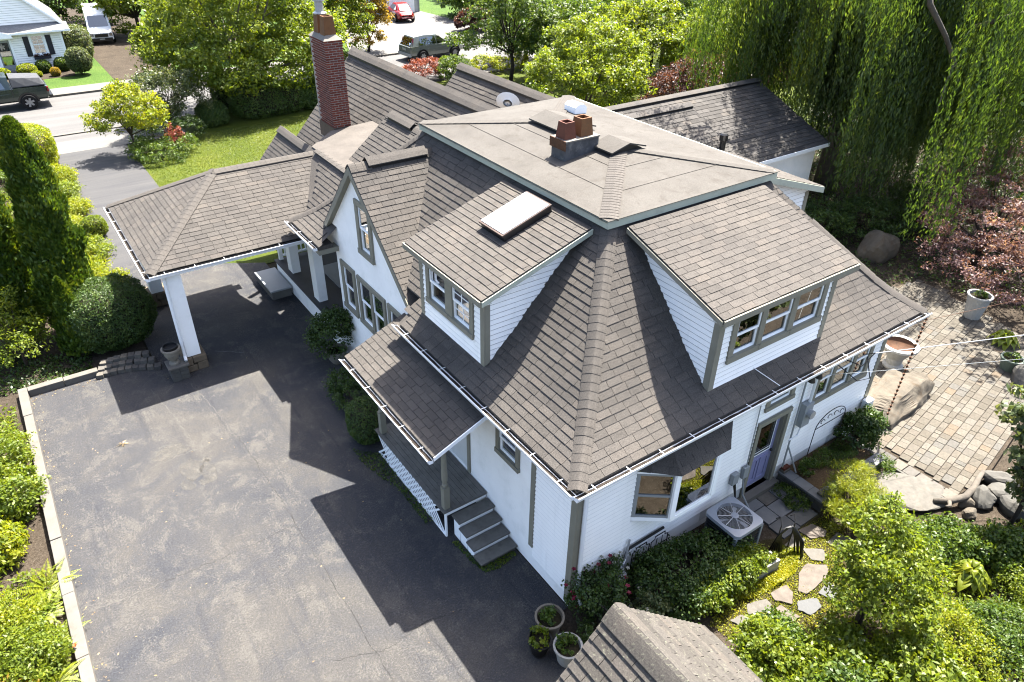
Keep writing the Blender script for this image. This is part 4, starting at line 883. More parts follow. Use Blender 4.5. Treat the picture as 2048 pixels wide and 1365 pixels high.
# ---- front porch under the main eave
m = MB(); m.box((0.06, 9.97, 0.0), (2.76, 15.3, 0.60)); fp = m.build('front_porch', 'stucco', house); m = MB(); m.box((0.02, 9.96, 0.60), (2.76, 15.35, 0.65)); m.build('porch_floor', 'grey_floor', fp)
for (y0, y1) in ((11.95, 12.35), (14.08, 14.46)):
    m = MB(); m.box((0.17, y0, 0.65), (0.43, y1, 3.2 if y0 < 13 else 3.0)); m.build('pillar', 'stucco', fp)
m = MB(); m.box((-0.62, 13.95, 0.0), (0.0, 15.4, 0.28)); m.build('step', 'concrete', fp); m = MB(); m.box((-0.66, 13.9, 0.28), (0.02, 15.45, 0.33)); m.build('tread', 'plastic_grey', fp)
m = MB(); m.box((0.16, 15.2, 0.65), (0.28, 15.32, 2.95)); m.build('pillar', 'stucco', fp); m = MB(); m.box((0.28, 15.22, 1.35), (1.6, 15.30, 1.42)); m.box((0.28, 15.22, 0.75), (1.6, 15.30, 0.80))
for k in range(9): m.box((0.36 + k * .14, 15.24, 0.80), (0.39 + k * .14, 15.28, 1.35))
m.build('porch_railing', 'white', fp)
m = MB(); m.box((2.60, 11.3, 0.65), (2.74, 15.3, 3.2)); m.build('wall', 'stucco', fp); m = MB(); m.box((1.0, 12.4, 0.66), (1.7, 14.0, 0.70)); m.build('porch_mat', 'plastic_grey', fp)
# ---- carport posts on stone bases
def cpost(x0, y0, nm, base=True):
    m = MB(); m.box((x0, y0, 0.44), (x0 + .35, y0 + .55, 2.93)); p = m.build('carport_post', 'stucco', house)
    if base:
        R = random.Random(3); m = MB(4)
        for (a, b, z0, z1) in ((0, .30, 0, .2), (.30, .58, 0, .24), (0, .22, .2, .43), (.22, .58, .24, .44)):
            q = MB(); q.box((x0 - .11 + a, y0 - .09 + R.uniform(0, .02), z0), (x0 - .11 + a + b - a - .012, y0 + .62, z1 - .01)); q.build('base_stone', 'stone_warm', p, bevel=0.02)
    return p
cp = cpost(-3.74, 11.50, ''); cp2 = cpost(-3.74, 15.55, '', True)
m = MB(); m.tube([(-3.80, 11.36, 2.95), (-3.80, 11.44, 2.8), (-3.80, 11.44, 0.55), (-3.82, 11.30, 0.48)], 0.04, 8); m.build('downspout', 'gutter_white', house)
m = MB(); m.box((CX + .1, CY0 + .15, 2.93), (0.2, CY0 + .5, CE - .14)); m.box((CX + .1, CY1 - .5, 2.93), (0.2, CY1 - .15, CE - .14)); m.box((CX + .1, CY0 + .5, 2.93), (CX + .45, CY1 - .5, CE - .14)); m.build('carport_beam', 'stucco', house)
# ---- wing walls
m = MB(); m.box((8.9, 9.0, 0), (18.9, 15.6, 3.0)); m.build('wing_wall', 'stucco', house); m = MB(); m.prism([(18.9, 9.0, 3.0), (18.9, 15.6, 3.0), (18.9, 12.4, 4.42)], (-0.1, 0, 0)); m.build('wing_gable', 'stucco', house)
fas((7.0, WE - .01, WZE), (WX1, WE - .01, WZE), 0.13, (0, -1, 0), 'white', house); m = MB(); m.tube([(13.7, 9.2, 3.1), (13.7, 9.2, 3.95)], 0.10, 12); vp = m.build('vent_pipe', 'satin_black', house); m = MB(); m.lathe([(0.13, 0), (0.14, 0.02), (0.14, 0.2), (0.1, 0.24)], 12, (13.7, 9.2, 3.9)); m.build('vent_cap', 'satin_black', vp)
m = MB(); m.box((2.1, 11.2, 0), (7.8, 18.6, 2.8)); m.prism([(2.2, 18.6, 2.8), (7.7, 18.6, 2.8), (BX, 18.6, 5.85)], (0, -.1, 0)); m.box((6.5, 11.0, 0), (10.6, 17.3, 3.1)); m.prism([(6.5, 17.3, 3.1), (10.6, 17.3, 3.1), (EX, 17.3, 5.2)], (0, -.1, 0)); m.prism([(SX - 1.5, SY1 - .1, 4.4), (SX + 1.5, SY1 - .1, 4.4), (SX, SY1 - .1, SZ - .08)], (0, -.1, 0)); m.prism([(NX - 1.1, NY1 - .1, 2.8), (NX + 1.1, NY1 - .1, 2.8), (NX, NY1 - .1, NZ - .06)], (0, -.1, 0)); m.build('front_wall', 'stucco', house)
# roof accessories
m = MB(); R0 = []
dc_ = Vector((7.05, 12.3, 5.35)); dn = Vector((0.62, 0.55, 0.45)).normalized(); da = dn.orthogonal().normalized(); db = dn.cross(da); ring = []
vs_ = [dc_]; n = 20
for q, (rr, off) in enumerate(((0.14, 0.01), (0.27, 0.035), (0.37, 0.075))):
    for k in range(n): t = 2 * math.pi * k / n; vs_.append(dc_ + (da * math.cos(t) + db * math.sin(t) * 1.05) * rr + dn * off)
fs_ = [(0, 1 + k, 1 + (k + 1) % n) for k in range(n)] + [(1 + q * n + k, 1 + q * n + (k + 1) % n, 1 + (q + 1) * n + (k + 1) % n, 1 + (q + 1) * n + k) for q in range(2) for k in range(n)]
m.add(vs_, fs_); sd_ = m.build('satellite_dish', 'white', house, smooth=True); m = MB(); m.tube([dc_, dc_ - Z_ * .25, (7.3, 12.5, 4.4)], 0.025, 8); m.tube([dc_ - Z_ * .35 + dn * .02, dc_ + dn * 0.35 - Z_ * .25], 0.015, 6); m.build('dish_arm', 'plastic_grey', sd_)

# ---- brick chimney: every brick its own piece
CHX, CHY, CHW, CHD, CZ0, CZ1 = 2.45, 15.0, 0.56, 1.16, 3.6, 7.14
m = MB(); m.box((CHX + .012, CHY + .012, CZ0), (CHX + CHW - .012, CHY + CHD - .012, CZ1)); chim = m.build('chimney', 'mortar', house)
chim['label'] = 'tall red brick chimney with two clay pots'
nb = 37; zc0 = 4.62; hc = (CZ1 - zc0) / nb
def bmesh_box(sx, sy, sz):
    b = MB(); b.box((-sx / 2, -sy / 2, -sz / 2), (sx / 2, sy / 2, sz / 2)); o = b.build('brick', 'brick'); me = o.data; bpy.data.objects.remove(o); return me
mj = 0.021; me_f = bmesh_box(0.207, 0.05, hc - mj); me_h = bmesh_box(0.098, 0.05, hc - mj); me_s = bmesh_box(0.05, 0.207, hc - mj); me_sh = bmesh_box(0.05, 0.098, hc - mj)
def put(me, x, y, z): o = link(bpy.data.objects.new('brick', me), chim); o.location = (x, y, z)
for i in range(nb):
    z = zc0 + (i + .5) * hc; odd = i % 2
    xs = CHX; seq = ['f', 'f', 'h'] if odd else ['h', 'f', 'f']
    for s_ in seq:
        wd = 0.207 if s_ == 'f' else 0.098; put(me_f if s_ == 'f' else me_h, xs + wd / 2, CHY + .024, z); xs += wd + mj
    y = CHY + 0.053; 
    if not odd: put(me_sh, CHX + .024, y + .05, z); y += 0.112
    while y < CHY + CHD - 0.1: 
        if y + .213 > CHY + CHD: break
        put(me_s, CHX + .024, y + .1065, z); y += 0.225
m = MB(); m.box((CHX - .01, CHY - .01, 4.15), (CHX + CHW + .01, CHY + CHD + .01, 4.62)); m.build('chimney_flashing', 'copper_brown', chim)
m = MB(); m.add([(CHX - .02, CHY - .02, CZ1), (CHX + CHW + .02, CHY - .02, CZ1), (CHX + CHW + .02, CHY + CHD + .02, CZ1), (CHX - .02, CHY + CHD + .02, CZ1), (CHX + .12, CHY + .15, CZ1 + .13), (CHX + CHW - .12, CHY + .15, CZ1 + .13), (CHX + CHW - .12, CHY + CHD - .15, CZ1 + .13), (CHX + .12, CHY + CHD - .15, CZ1 + .13)], [(0, 1, 5, 4), (1, 2, 6, 5), (2, 3, 7, 6), (3, 0, 4, 7), (4, 5, 6, 7)]); m.build('chimney_crown', 'cap_cement', chim)
for (yy, mt) in ((CHY + .33, 'terracotta'), (CHY + .80, 'terracotta')): pot(CHX + .28, yy, CZ1 + .06, 0.26, 0.20, 0.56, mt, chim)
m = MB(); m.lathe([(0.17, 0), (0.2, 0.04), (0.12, 0.08), (0.12, 0.34), (0.17, 0.36), (0.17, 0.6), (0.19, 0.62), (0.1, 0.68)], 16, (CHX + .28, CHY + .80, CZ1 + .60)); m.build('flue_cowl', 'galv', chim)

# ---- things fixed to the right wall (top level: each could be lifted off)
def onething(name, label, cat, mb, mat, group=None, **kw): return tag(mb.build(name, mat, **kw), label, cat, group)
t = thing('electric_meter', 'grey electric meter box with round glass dial on white clapboard wall', 'meter', (6.22, -0.03, 1.6)); m = MB(); m.box((-.14, -.14, -.05), (.14, 0, .55)); m.build('meter_box', 'plastic_grey', t, bevel=0.01); m = MB(); m.tube([(0.02, -.14, .3), (0.02, -.24, .3)], 0.10, 14); m.build('dial', 'galv', t); m = MB(); m.tube([(0.05, -.07, .55), (0.05, -.07, 1.72)], 0.035, 8); m.build('conduit', 'plastic_white', t)
t = thing('disconnect_box', 'grey wall box with black cables beside the lavender door', 'electric box', (4.23, -0.03, 1.0)); m = MB(); m.box((-.09, -.10, -.12), (.09, 0, .16)); m.build('box_body', 'plastic_grey', t, bevel=0.008); m = MB(); m.tube([(0, -.06, -.12), (0.03, -.14, -.4), (-.05, -.3, -.55), (-.1, -.45, -.4)], 0.018, 6); m.tube([(0.05, -.06, -.12), (0.09, -.12, -.5), (0.02, -.35, -.7)], 0.022, 6); m.build('cable', 'black_plastic', t)
t = thing('telephone_box', 'small pale grey utility box close to the door casing', 'electric box', (4.56, -0.03, 1.0)); m = MB(); m.box((-.08, -.09, -.12), (.08, 0, .18)); m.build('box_body', 'plastic_grey', t, bevel=0.01); m = MB(); m.tube([(0, -.05, .18), (0.0, -.02, 2.2)], 0.012, 6); m.tube([(0, -.05, -.12), (.04, -.1, -.6), (.1, -.3, -.9)], 0.022, 6); m.build('cable', 'plastic_grey', t)
t = thing('corner_utility_box', 'white utility box low on the far corner of the clapboard wall', 'electric box', (8.86, -0.05, 0.95)); m = MB(); m.box((-.12, -.16, -.16), (.14, 0, .16)); m.build('box_body', 'plastic_white', t, bevel=0.02); m = MB(); m.tube([(0, -.08, -.16), (0, -.08, -.9)], 0.02, 6); m.build('conduit', 'plastic_grey', t)
t = thing('flood_light', 'twin black flood light under the eave above the electric meter', 'lamp', (6.0, -0.05, 3.05)); m = MB(); m.lathe([(0.03, 0), (0.05, -.05), (0.075, -.15)], 12, (-.12, -.16, 0), cap=False); m.lathe([(0.03, 0), (0.05, -.05), (0.075, -.15)], 12, (.12, -.16, 0)); m.box((-.14, -.17, 0), (.14, -.13, .04)); m.box((-.05, -.16, 0), (.05, 0, .05)); m.build('lamp_head', 'satin_black', t); m = MB(); m.lathe([(0.0, -.14), (0.07, -.145)], 12, (-.12, -.16, 0)); m.build('lens', 'chrome', t)
t = thing('service_pole', 'thin grey conduit standing against the wall right of the door', 'conduit', (5.95, -0.10, 0)); m = MB(); m.tube([(0, 0, 0.35), (0, 0.03, 3.2)], 0.02, 6); m.tube([(0.0, 0, 1.05), (0.22, -0.22, 0.35)], 0.02, 6); m.build('pole', 'plastic_grey', t); m = MB(); m.tube([(-.12, -.02, 1.3), (.15, -.03, 1.32), (.3, 0, 1.7)], 0.016, 6); m.build('cable', 'plastic_white', t)
# power lines to the eave
def wire(a, b, sag, rad, n=24):
    a, b = Vector(a), Vector(b); return [a + (b - a) * (i / n) - Z_ * sag * 4 * (i / n) * (1 - i / n) for i in range(n + 1)]
m = MB(); m.tube(wire((6.9, -0.6, 3.4), (30, -12.5, 6.3), 0.35, 0.012), 0.009, 6); t = tag(m.build('power_cable', 'galv'), 'thick grey twisted power cable running from the eave to the right', 'cable')
m = MB(); pts = [(6.35, -0.35, 3.25), (6.6, -0.75, 2.95), (6.75, -0.9, 3.05), (6.9, -0.65, 3.38)]; m.tube(pts, 0.012, 6); pts = [(6.45, -0.35, 3.35), (6.7, -0.7, 3.25), (6.95, -0.75, 3.5), (6.9, -0.6, 3.4)]; m.tube(pts, 0.012, 6); m.build('drip_loop', 'black_plastic', t)
m = MB(); m.tube(wire((5.9, -0.45, 3.2), (32, -14, 4.7), 0.3, 0.01), 0.0045, 5); tag(m.build('telephone_wire', 'plastic_grey'), 'thin pale telephone wire below the thick power cable', 'cable')
m = MB(); m.tube(wire((8.7, -0.5, 3.45), (30, -7.0, 5.0), 0.2, 0.01), 0.005, 5); tag(m.build('antenna_wire', 'rust'), 'thin rusty wire from the far eave corner to the right', 'cable')
m = MB(); m.tube([(4.05, -0.02, 3.85), (4.35, -0.45, 3.58)], 0.008, 5); tag(m.build('stay_wire', 'plastic_white'), 'short white wire stretched across the roof below the three dormer windows', 'cable')
# rain chain from the gutter corner down to the boulder
t = thing('rain_chain', 'rusty rain chain of small cups hanging from the eave to the boulder', 'rain chain', (9.2, -0.52, 0.7))
lo, hi = Vector((9.2 - .0, -0.52, 0.75)), Vector((9.36, -0.50, 3.42)); n = 24
for i in range(n):
    p = lo + (hi - lo) * (i / n); m = MB(); m.lathe([(0.018, 0), (0.034, 0.06)], 6, tuple(p - t.location)); m.lathe([(0.006, .06), (0.006, .115)], 4, tuple(p - t.location)); m.build('chain_cup', 'rust', t)
# ------------------------------------------------------------------ the setting: ground, drive, street
def sheet(name, pts, z, mat, sub=None):
    m = MB(); m.poly([(p[0], p[1], z) for p in pts]); return structure(m.build(name, mat))
sheet('ground', [(-150, -120), (220, -120), (220, 260), (-150, 260)], -0.03, 'soil')
drive = sheet('driveway', [(-7.42, -12), (-0.45, -12), (-0.45, -0.02), (-0.02, -0.02), (-0.02, 9.6), (0.04, 9.6), (0.04, 16.6), (-1.3, 17.4), (-1.3, 19.0), (-4.45, 19.0), (-4.45, 12.6), (-7.42, 12.62)], 0.0, 'asphalt')
sheet('front_driveway', [(-1.3, 19.0), (-1.3, 32.3), (-4.3, 32.3), (-4.45, 19.0)], -0.003, 'old_drive')
sheet('front_lawn', [(-1.3, 16.5), (60, 16.5), (60, 35.0), (1.6, 35.0), (1.6, 32.0), (-1.3, 32.0)], -0.002, 'lawn')
sheet('road', [(-120, 35.4), (180, 35.4), (180, 43.1), (-120, 43.1)], -0.006, 'road')
sheet('pavement', [(-120, 32.3), (1.6, 32.3), (1.6, 34.2), (-120, 34.2)], -0.001, 'pavement')
sheet('verge', [(-120, 34.2), (180, 34.2), (180, 35.2), (-120, 35.2)], -0.004, 'road')
sheet('far_pavement', [(-120, 43.35), (180, 43.35), (180, 44.75), (-120, 44.75)], 0.10, 'pavement')
m = MB(); m.box((-120, 43.1, -0.03), (180, 43.34, 0.105)); structure(m.build('kerb', 'concrete')); m = MB(); m.box((-120, 35.18, -0.03), (180, 35.4, 0.05)); structure(m.build('kerb', 'concrete'))
sheet('far_lawn', [(-120, 44.75), (180, 44.75), (180, 160), (-120, 160)], 0.06, 'lawn_far')
sheet('mulch_bed', [(-12, 47.4), (-1.2, 47.6), (-0.9, 50.5), (-12, 50.5)], 0.075, 'mulch')
sheet('gravel_drive', [(0.6, 44.7), (4.2, 44.7), (6.2, 62), (7, 75), (0.6, 75), (0.6, 50)], 0.068, 'mulch')
sheet('neighbour_driveway', [(15.5, 43.3), (30.0, 43.3), (28.8, 58), (20.5, 58)], 0.108, 'pavement')
sheet('left_bed', [(-30, -12), (-7.55, -12), (-7.55, 12.9), (-4.5, 13.0), (-4.5, 31.8), (-30, 31.8)], -0.012, 'mulch')
sheet('garden_soil', [(-0.45, -12), (40, -12), (40, 12), (9.1, 9), (9.1, 0), (-0.4, 0)], -0.014, 'mulch')
# joints across the far pavement
# driveway cracks and worn patches lie on the asphalt
def strip(name, pts, w, mat, z=0.004, jit=0.03, seed=1, parent=drive, n=14):
    R = random.Random(seed); P = []
    for i in range(len(pts) - 1):
        for k in range(n):
            t = k / n; P.append(Vector((pts[i][0] + (pts[i + 1][0] - pts[i][0]) * t + R.uniform(-jit, jit), pts[i][1] + (pts[i + 1][1] - pts[i][1]) * t + R.uniform(-jit, jit), z)))
    P.append(Vector((*pts[-1], z))); m = MB()
    for i in range(len(P) - 1):
        d = (P[i + 1] - P[i]).normalized(); s = Vector((-d.y, d.x, 0)); a, b = w * R.uniform(.15, .8), w * R.uniform(.15, .8)
        m.poly([P[i] - s * a / 2, P[i + 1] - s * b / 2, P[i + 1] + s * b / 2, P[i] + s * a / 2])
    o = m.build(name, mat); o.parent = parent; return o
plain('crack', (0.05, 0.048, 0.046), 0.95, 0.3, 20.0); plain('crack_pale', (0.16, 0.152, 0.138), 0.95, 0.3, 20.0)
strip('crack', [(-3.55, 8.1), (-3.45, 6.2), (-3.42, 4.2), (-3.38, 2.2), (-3.3, -1.0)], 0.022, 'crack', seed=2)
strip('crack', [(-6.0, 4.75), (-4.8, 4.7), (-3.45, 4.72)], 0.018, 'crack', seed=3); strip('crack', [(-7.3, 4.8), (-6.0, 4.75)], 0.03, 'crack_pale', seed=5)
strip('crack', [(-5.6, 8.15), (-4.3, 8.25), (-3.5, 8.2)], 0.035, 'crack_pale', seed=4); strip('crack', [(-3.42, 4.6), (-2.9, 4.9), (-2.2, 5.0)], 0.02, 'crack_pale', seed=6)
strip('crack', [(-2.55, 4.6), (-2.3, 2.6), (-2.42, 0.8), (-2.3, -0.9)], 0.014, 'crack', seed=7); strip('crack', [(-4.8, 11.2), (-4.6, 9.8), (-4.5, 8.4)], 0.03, 'crack_pale', seed=8); strip('crack', [(-3.9, 10.9), (-3.7, 9.5), (-3.6, 8.2)], 0.025, 'crack_pale', seed=9)
strip('crack', [(-4.0, 1.4), (-3.2, 1.1), (-2.3, 1.2), (-1.6, 1.0)], 0.016, 'crack', seed=12); strip('seam', [(-4.3, 14.2), (-2.2, 13.9), (-0.4, 13.6)], 0.02, 'crack', seed=10, jit=0.01); strip('chalk_line', [(-2.95, 12.1), (-2.3, 11.6)], 0.05, 'lead', seed=11, jit=0.008)
def blotch(c, rx, ry, seed, mat='worn', z=0.0035):
    R = random.Random(seed); n = 46; ph = [R.uniform(0, 6.28) for _ in range(5)]; pts = []
    for k in range(n):
        t = 2 * math.pi * k / n; r = 1 + sum(0.12 / (q + 1) * math.sin((q + 2) * t + ph[q]) for q in range(5)) + R.uniform(-.07, .07)
        pts.append((c[0] + rx * r * math.cos(t), c[1] + ry * r * math.sin(t), z))
    m = MB(); m.poly(pts); o = m.build('worn_patch', mat); o.parent = drive
k_ = NT('worn'); f_ = k_.noise(60, 3, 0.8); k_.color(k_.mix((0.155, 0.145, 0.128), k_.ramp(f_, [(0.25, 0.35), (0.5, 0.95), (0.72, 1.9)]), 1.0, 'MULTIPLY')); k_.rough(0.9, 0.2); M['worn'] = k_.m
# the patches are worn-through sealer, so let the edges break up
_al = k_.ramp(k_.noise(5.0, 6, 0.75), [(0.34, 0.0), (0.60, 0.6)]); k_.link(_al, k_.b.inputs['Alpha'])
for i, (c, rx, ry) in enumerate((((-5.0, 8.45), 0.34, 0.27), ((-4.75, 7.6), 0.22, 0.4), ((-4.95, 7.15), 0.16, 0.18), ((-4.45, 7.35), 0.18, 0.35), ((-4.62, 7.05), 0.10, 0.12), ((-4.38, 7.75), 0.09, 0.1))): blotch(c, rx, ry, i + 3)
# fallen leaves and litter on the drive
def scatter_leaves(name, regions, n, size, mat, parent, seed):
    R = random.Random(seed); m = MB(seed)
    for _ in range(n):
        (x0, x1, y0, y1) = R.choice(regions); x, y = R.uniform(x0, x1), R.uniform(y0, y1); a = R.uniform(0, 6.28); s = size * R.uniform(.5, 1.3); c, d = math.cos(a) * s, math.sin(a) * s
        m.poly([(x - c, y - d, 0.006), (x - d * .45, y + c * .45, 0.012), (x + c, y + d, 0.008), (x + d * .45, y - c * .45, 0.006)])
    o = m.build(name, mat); o.parent = parent; o['kind'] = 'stuff'
scatter_leaves('fallen_leaves', [(-7.4, -7.25, -2, 12.5), (-7.4, -7.15, 2, 12.5), (-7.4, -5.8, 12.3, 12.6), (-7.4, -1.5, 0, 12), (-7.42, -7.3, 3, 12.6)], 230, 0.026, 'dry_leaf', drive, 5)
t = thing('fallen_twig', 'small dry leafy twig lying on the sunlit asphalt', 'twig', (-5.85, 9.35, 0.01)); m = MB(2); R = random.Random(8)
for k in range(9): a = k * 0.7 + R.uniform(-.2, .2); m.poly([(0, 0, .01), (.06 * math.cos(a) - .012 * math.sin(a), .06 * math.sin(a) + .012 * math.cos(a), .03), (.13 * math.cos(a) * (1 + k % 3 * .3), .13 * math.sin(a), .01), (.06 * math.cos(a) + .012 * math.sin(a), .06 * math.sin(a) - .012 * math.cos(a), .02)])
m.build('leaf_spray', 'dry_leaf', t)
# low concrete border round the drive, in cast lengths
t = thing('driveway_border', 'low pale concrete border wall along the left edge of the drive', 'border wall', (-7.52, 0, 0))
R = random.Random(4); y = -4.0
while y < 12.6:
    L = 1.55; m = MB(); m.box((-0.10 + R.uniform(-.008, .008), y, -0.05), (0.10, min(y + L - .008, 12.78), 0.19 + R.uniform(-.01, .01))); m.build('border_block', 'concrete', t, bevel=0.012); y += L
for x in (0.11, 0.92): m = MB(); m.box((x, 12.58, -0.05), (x + 0.80, 12.78, 0.19 - .015 * (x > .5))); m.build('border_block', 'concrete', t, bevel=0.012)

def rock(name, parent, loc, size, seed, mat='rock', rough=0.22, rz=0.0, flat=0.0, sub=3, bits=5.0, square=0.0):
    """a stone: displaced icosphere squashed to size (x,y,z half extents), sitting on loc"""
    import bmesh
    bm = bmesh.new(); bmesh.ops.create_icosphere(bm, subdivisions=sub, radius=1.0); R = np.random.RandomState(seed)
    dirs = R.normal(size=(14, 3)); dirs /= np.linalg.norm(dirs, axis=1)[:, None]; offs = 0.62 + 0.3 * R.rand(14); ph = R.rand(6, 3) * 6
    for v in bm.verts:
        p = np.array(v.co)
        if square: p = np.sign(p) * np.abs(p) ** (1 - square); 
        s = p @ dirs.T
        lim = np.where(s > offs, offs / np.maximum(s, 1e-3), 1.0).min(); p = p * (lim * (1 - rough) + rough + rough * 0.35 * sum(math.sin(bits * (p @ dirs[q]) + ph[q, 0]) for q in range(4)) / 2)
        if p[2] > 1 - flat: p[2] = 1 - flat + (p[2] - 1 + flat) * 0.15
        if p[2] < -0.4: p[2] = -0.4
        v.co = (p[0] * size[0], p[1] * size[1], (p[2] + 0.35) * size[2])
    me = bpy.data.meshes.new(name); bm.to_mesh(me); bm.free(); me.materials.append(M[mat]); o = link(bpy.data.objects.new(name, me), parent); o.location = loc; o.rotation_euler = (0, 0, rz)
    return o

# ------------------------------------------------------------------ patio and garden paths
patio = sheet('patio', [(8.45, -2.62), (9.9, -2.72), (13.0, -2.2), (16.5, -1.6), (17.8, 3.2), (14.5, 4.2), (9.4, 4.2), (9.4, 0.0), (8.62, -0.45)], 0.10, 'mulch')
m = MB(); m.box((8.40, -2.66, -0.03), (8.46, -0.62, 0.13)); m.build('patio_edge', 'rock_grey', patio)
PP = [(8.80, -2.64), (9.9, -2.72), (13.0, -2.2), (16.5, -1.6), (17.8, 3.2), (14.5, 4.2), (9.4, 4.2), (9.35, 0.0), (8.86, -0.50)]
def inside(p, poly):
    c = False; n = len(poly)
    for i in range(n):
        (x0, y0), (x1, y1) = poly[i], poly[(i + 1) % n]
        if (y0 > p[1]) != (y1 > p[1]) and p[0] < (x1 - x0) * (p[1] - y0) / (y1 - y0) + x0: c = not c
    return c
R = random.Random(6); cells = []; row = 0; y = -2.75; rot = math.radians(9)
while y < 4.4:
    h = [0.15, 0.22, 0.22][row % 3]; x = 8.3 - R.random() * 0.2
    while x < 18.0:
        w = R.choice([0.15, 0.22, 0.30, 0.30]); cells.append((x + w / 2, y + h / 2, w, h)); x += w
    y += h; row += 1
pav = []
for (x, y, w, h) in cells:
    dx, dy = x - 9, y + 1; X2, Y2 = 9 + dx * math.cos(rot) - dy * math.sin(rot), -1 + dx * math.sin(rot) + dy * math.cos(rot)
    if inside((X2, Y2), PP): pav.append(((Vector((X2, Y2, 0)) - CAM).length, X2, Y2, w, h))
for k in range(7): pav.append((0.0, 8.62, -2.52 + k * 0.285, 0.32, 0.275, True))
pav.sort(key=lambda q: q[0]); PM = {}
rest = MB(9); R = random.Random(2)
for i, q in enumerate(pav):
    (_, x, y, w, h), rr = q[:5], (0.0 if len(q) > 5 else rot); zt = 0.135 + R.uniform(-.004, .004)
    if i < 300:
        key = (w, h)
        if key not in PM:
            b = MB(); b.box((-w / 2 + .006, -h / 2 + .006, -0.05), (w / 2 - .006, h / 2 - .006, 0)); o = b.build('paver', 'paver' if len(q) <= 5 else 'wall_block'); PM[key] = o.data; bpy.data.objects.remove(o)
        o = link(bpy.data.objects.new('paver', PM[key]), patio); o.location = (x, y, zt); o.rotation_euler = (R.uniform(-.006, .006), R.uniform(-.006, .006), rr)
    else:
        c, s = math.cos(rr), math.sin(rr); w2, h2 = w / 2 - .006, h / 2 - .006; P = [(x + a * c - b * s, y + a * s + b * c) for a, b in ((-w2, -h2), (w2, -h2), (w2, h2), (-w2, h2))]
        rest.add([(*p, zt) for p in P] + [(*p, zt - .05) for p in P], [(0, 1, 2, 3), (0, 4, 5, 1), (1, 5, 6, 2), (2, 6, 7, 3), (3, 7, 4, 0)])
o = rest.build('pavers', 'paver_attr', patio); o['kind'] = 'stuff'
# stepping stones
path = sheet('stone_path', [(1.9, -1.75), (2.3, -1.45), (3.1, -1.35), (4.3, -1.0), (4.7, -1.2), (5.9, -1.2), (6.0, -1.8), (5.2, -2.4), (4.6, -3.1), (3.2, -3.0), (2.0, -2.3)], -0.006, 'moss')
flags = [([(5.1, -1.27), (5.5, -1.32), (5.59, -1.61), (5.4, -1.68), (5.13, -1.54)], 'flag_rose'), ([(4.52, -1.37), (4.95, -1.26), (5.03, -1.51), (4.67, -1.55)], 'flag_pale'), ([(3.83, -2.22), (4.22, -1.95), (4.52, -1.9), (4.83, -2.16), (4.62, -2.32), (3.9, -2.36)], 'flag_rose'), ([(3.36, -1.95), (3.77, -1.99), (3.71, -2.19), (3.5, -2.35), (3.29, -2.09)], 'flag_rose'), ([(2.77, -1.87), (3.17, -1.98), (3.17, -2.14), (2.96, -2.18), (2.63, -2.02)], 'flag_pale'), ([(3.02, -2.22), (3.3, -2.23), (3.39, -2.61), (3.11, -2.57)], 'flag_rose'), ([(2.25, -1.92), (2.51, -1.96), (2.58, -2.1), (2.31, -2.09)], 'flag_pale'), ([(3.62, -2.36), (4.0, -2.52), (3.89, -2.68), (3.59, -2.7), (3.47, -2.49)], 'bluestone_pale'), ([(4.1, -2.45), (4.53, -2.41), (4.52, -2.64), (4.2, -2.75)], 'bluestone_pale'), ([(4.78, -1.61), (5.11, -1.88), (4.87, -2.09), (4.68, -1.91)], 'flag_pale'), ([(5.3, -1.8), (5.75, -1.75), (5.8, -2.05), (5.4, -2.15)], 'flag_pale')]
R = random.Random(7)
for i, (pg, mt) in enumerate(flags):
    q = []
    for j in range(len(pg)):
        a, b = Vector((*pg[j], 0)), Vector((*pg[(j + 1) % len(pg)], 0)); nrm = Vector(((b - a).y, -(b - a).x, 0)).normalized()
        for t in (0.06, 0.35, 0.65, 0.94): q.append(a + (b - a) * t + nrm * R.uniform(-.015, .012))
    m = MB(); m.prism([(p.x, p.y, -0.03) for p in q], (0, 0, 0.055 + R.uniform(0, .01))); m.build('flagstone', mt, path, bevel=0.008)
for (x0, x1, y0, y1, mt) in ((4.72, 5.10, -0.02, -0.40, 'bluestone'), (5.12, 5.50, -0.05, -0.44, 'flag_pale'), (5.52, 5.86, -0.05, -0.5, 'bluestone'), (4.72, 5.08, -0.42, -0.82, 'bluestone'), (5.10, 5.52, -0.46, -0.84, 'bluestone'), (5.54, 5.88, -0.52, -0.86, 'bluestone_pale'), (4.68, 5.22, -0.84, -1.24, 'bluestone_pale'), (5.24, 5.84, -0.88, -1.22, 'bluestone_pale')):
    m = MB(); m.box((x0, y0, -0.03), (x1, y1, 0.03 + R.uniform(0, .006))); m.build('flagstone', mt, path, bevel=0.006)
# raised bed of stacked stone
t = thing('raised_bed', 'raised bed edged in grey stone beside the lavender door', 'raised bed', (6.1, -0.5, 0)); t0 = Vector(t.location)
R = random.Random(5)
def rb(x0, x1, y0, y1, z0, z1, nm, mt): m = MB(); m.box((x0 - t0.x, y0 - t0.y, z0), (x1 - t0.x, y1 - t0.y, z1)); return m.build(nm, mt, t, bevel=0.008)
for c in range(2):
    y = -0.06
    while y > -1.15: L = R.uniform(.2, .32); rb(5.93, 6.13, max(y - L + .008, -1.2), y, c * .14, c * .14 + .134, 'wall_stone', 'rock_grey'); y -= L
    x = 6.14
    while x < 8.2: L = R.uniform(.22, .36); rb(x, x + L - .008, -1.15, -0.97, c * .14, c * .14 + .134, 'wall_stone', 'rock_grey'); x += L
for k in range(3): rb(5.89, 6.16, -0.06 - .38 * (k + 1) + .006, -0.06 - .38 * k, 0.28, 0.335, 'cap_stone', 'bluestone')
for k in range(5): rb(6.17 + k * .43, 6.17 + k * .43 + .424, -1.19, -0.94, 0.28, 0.335, 'cap_stone', 'bluestone')
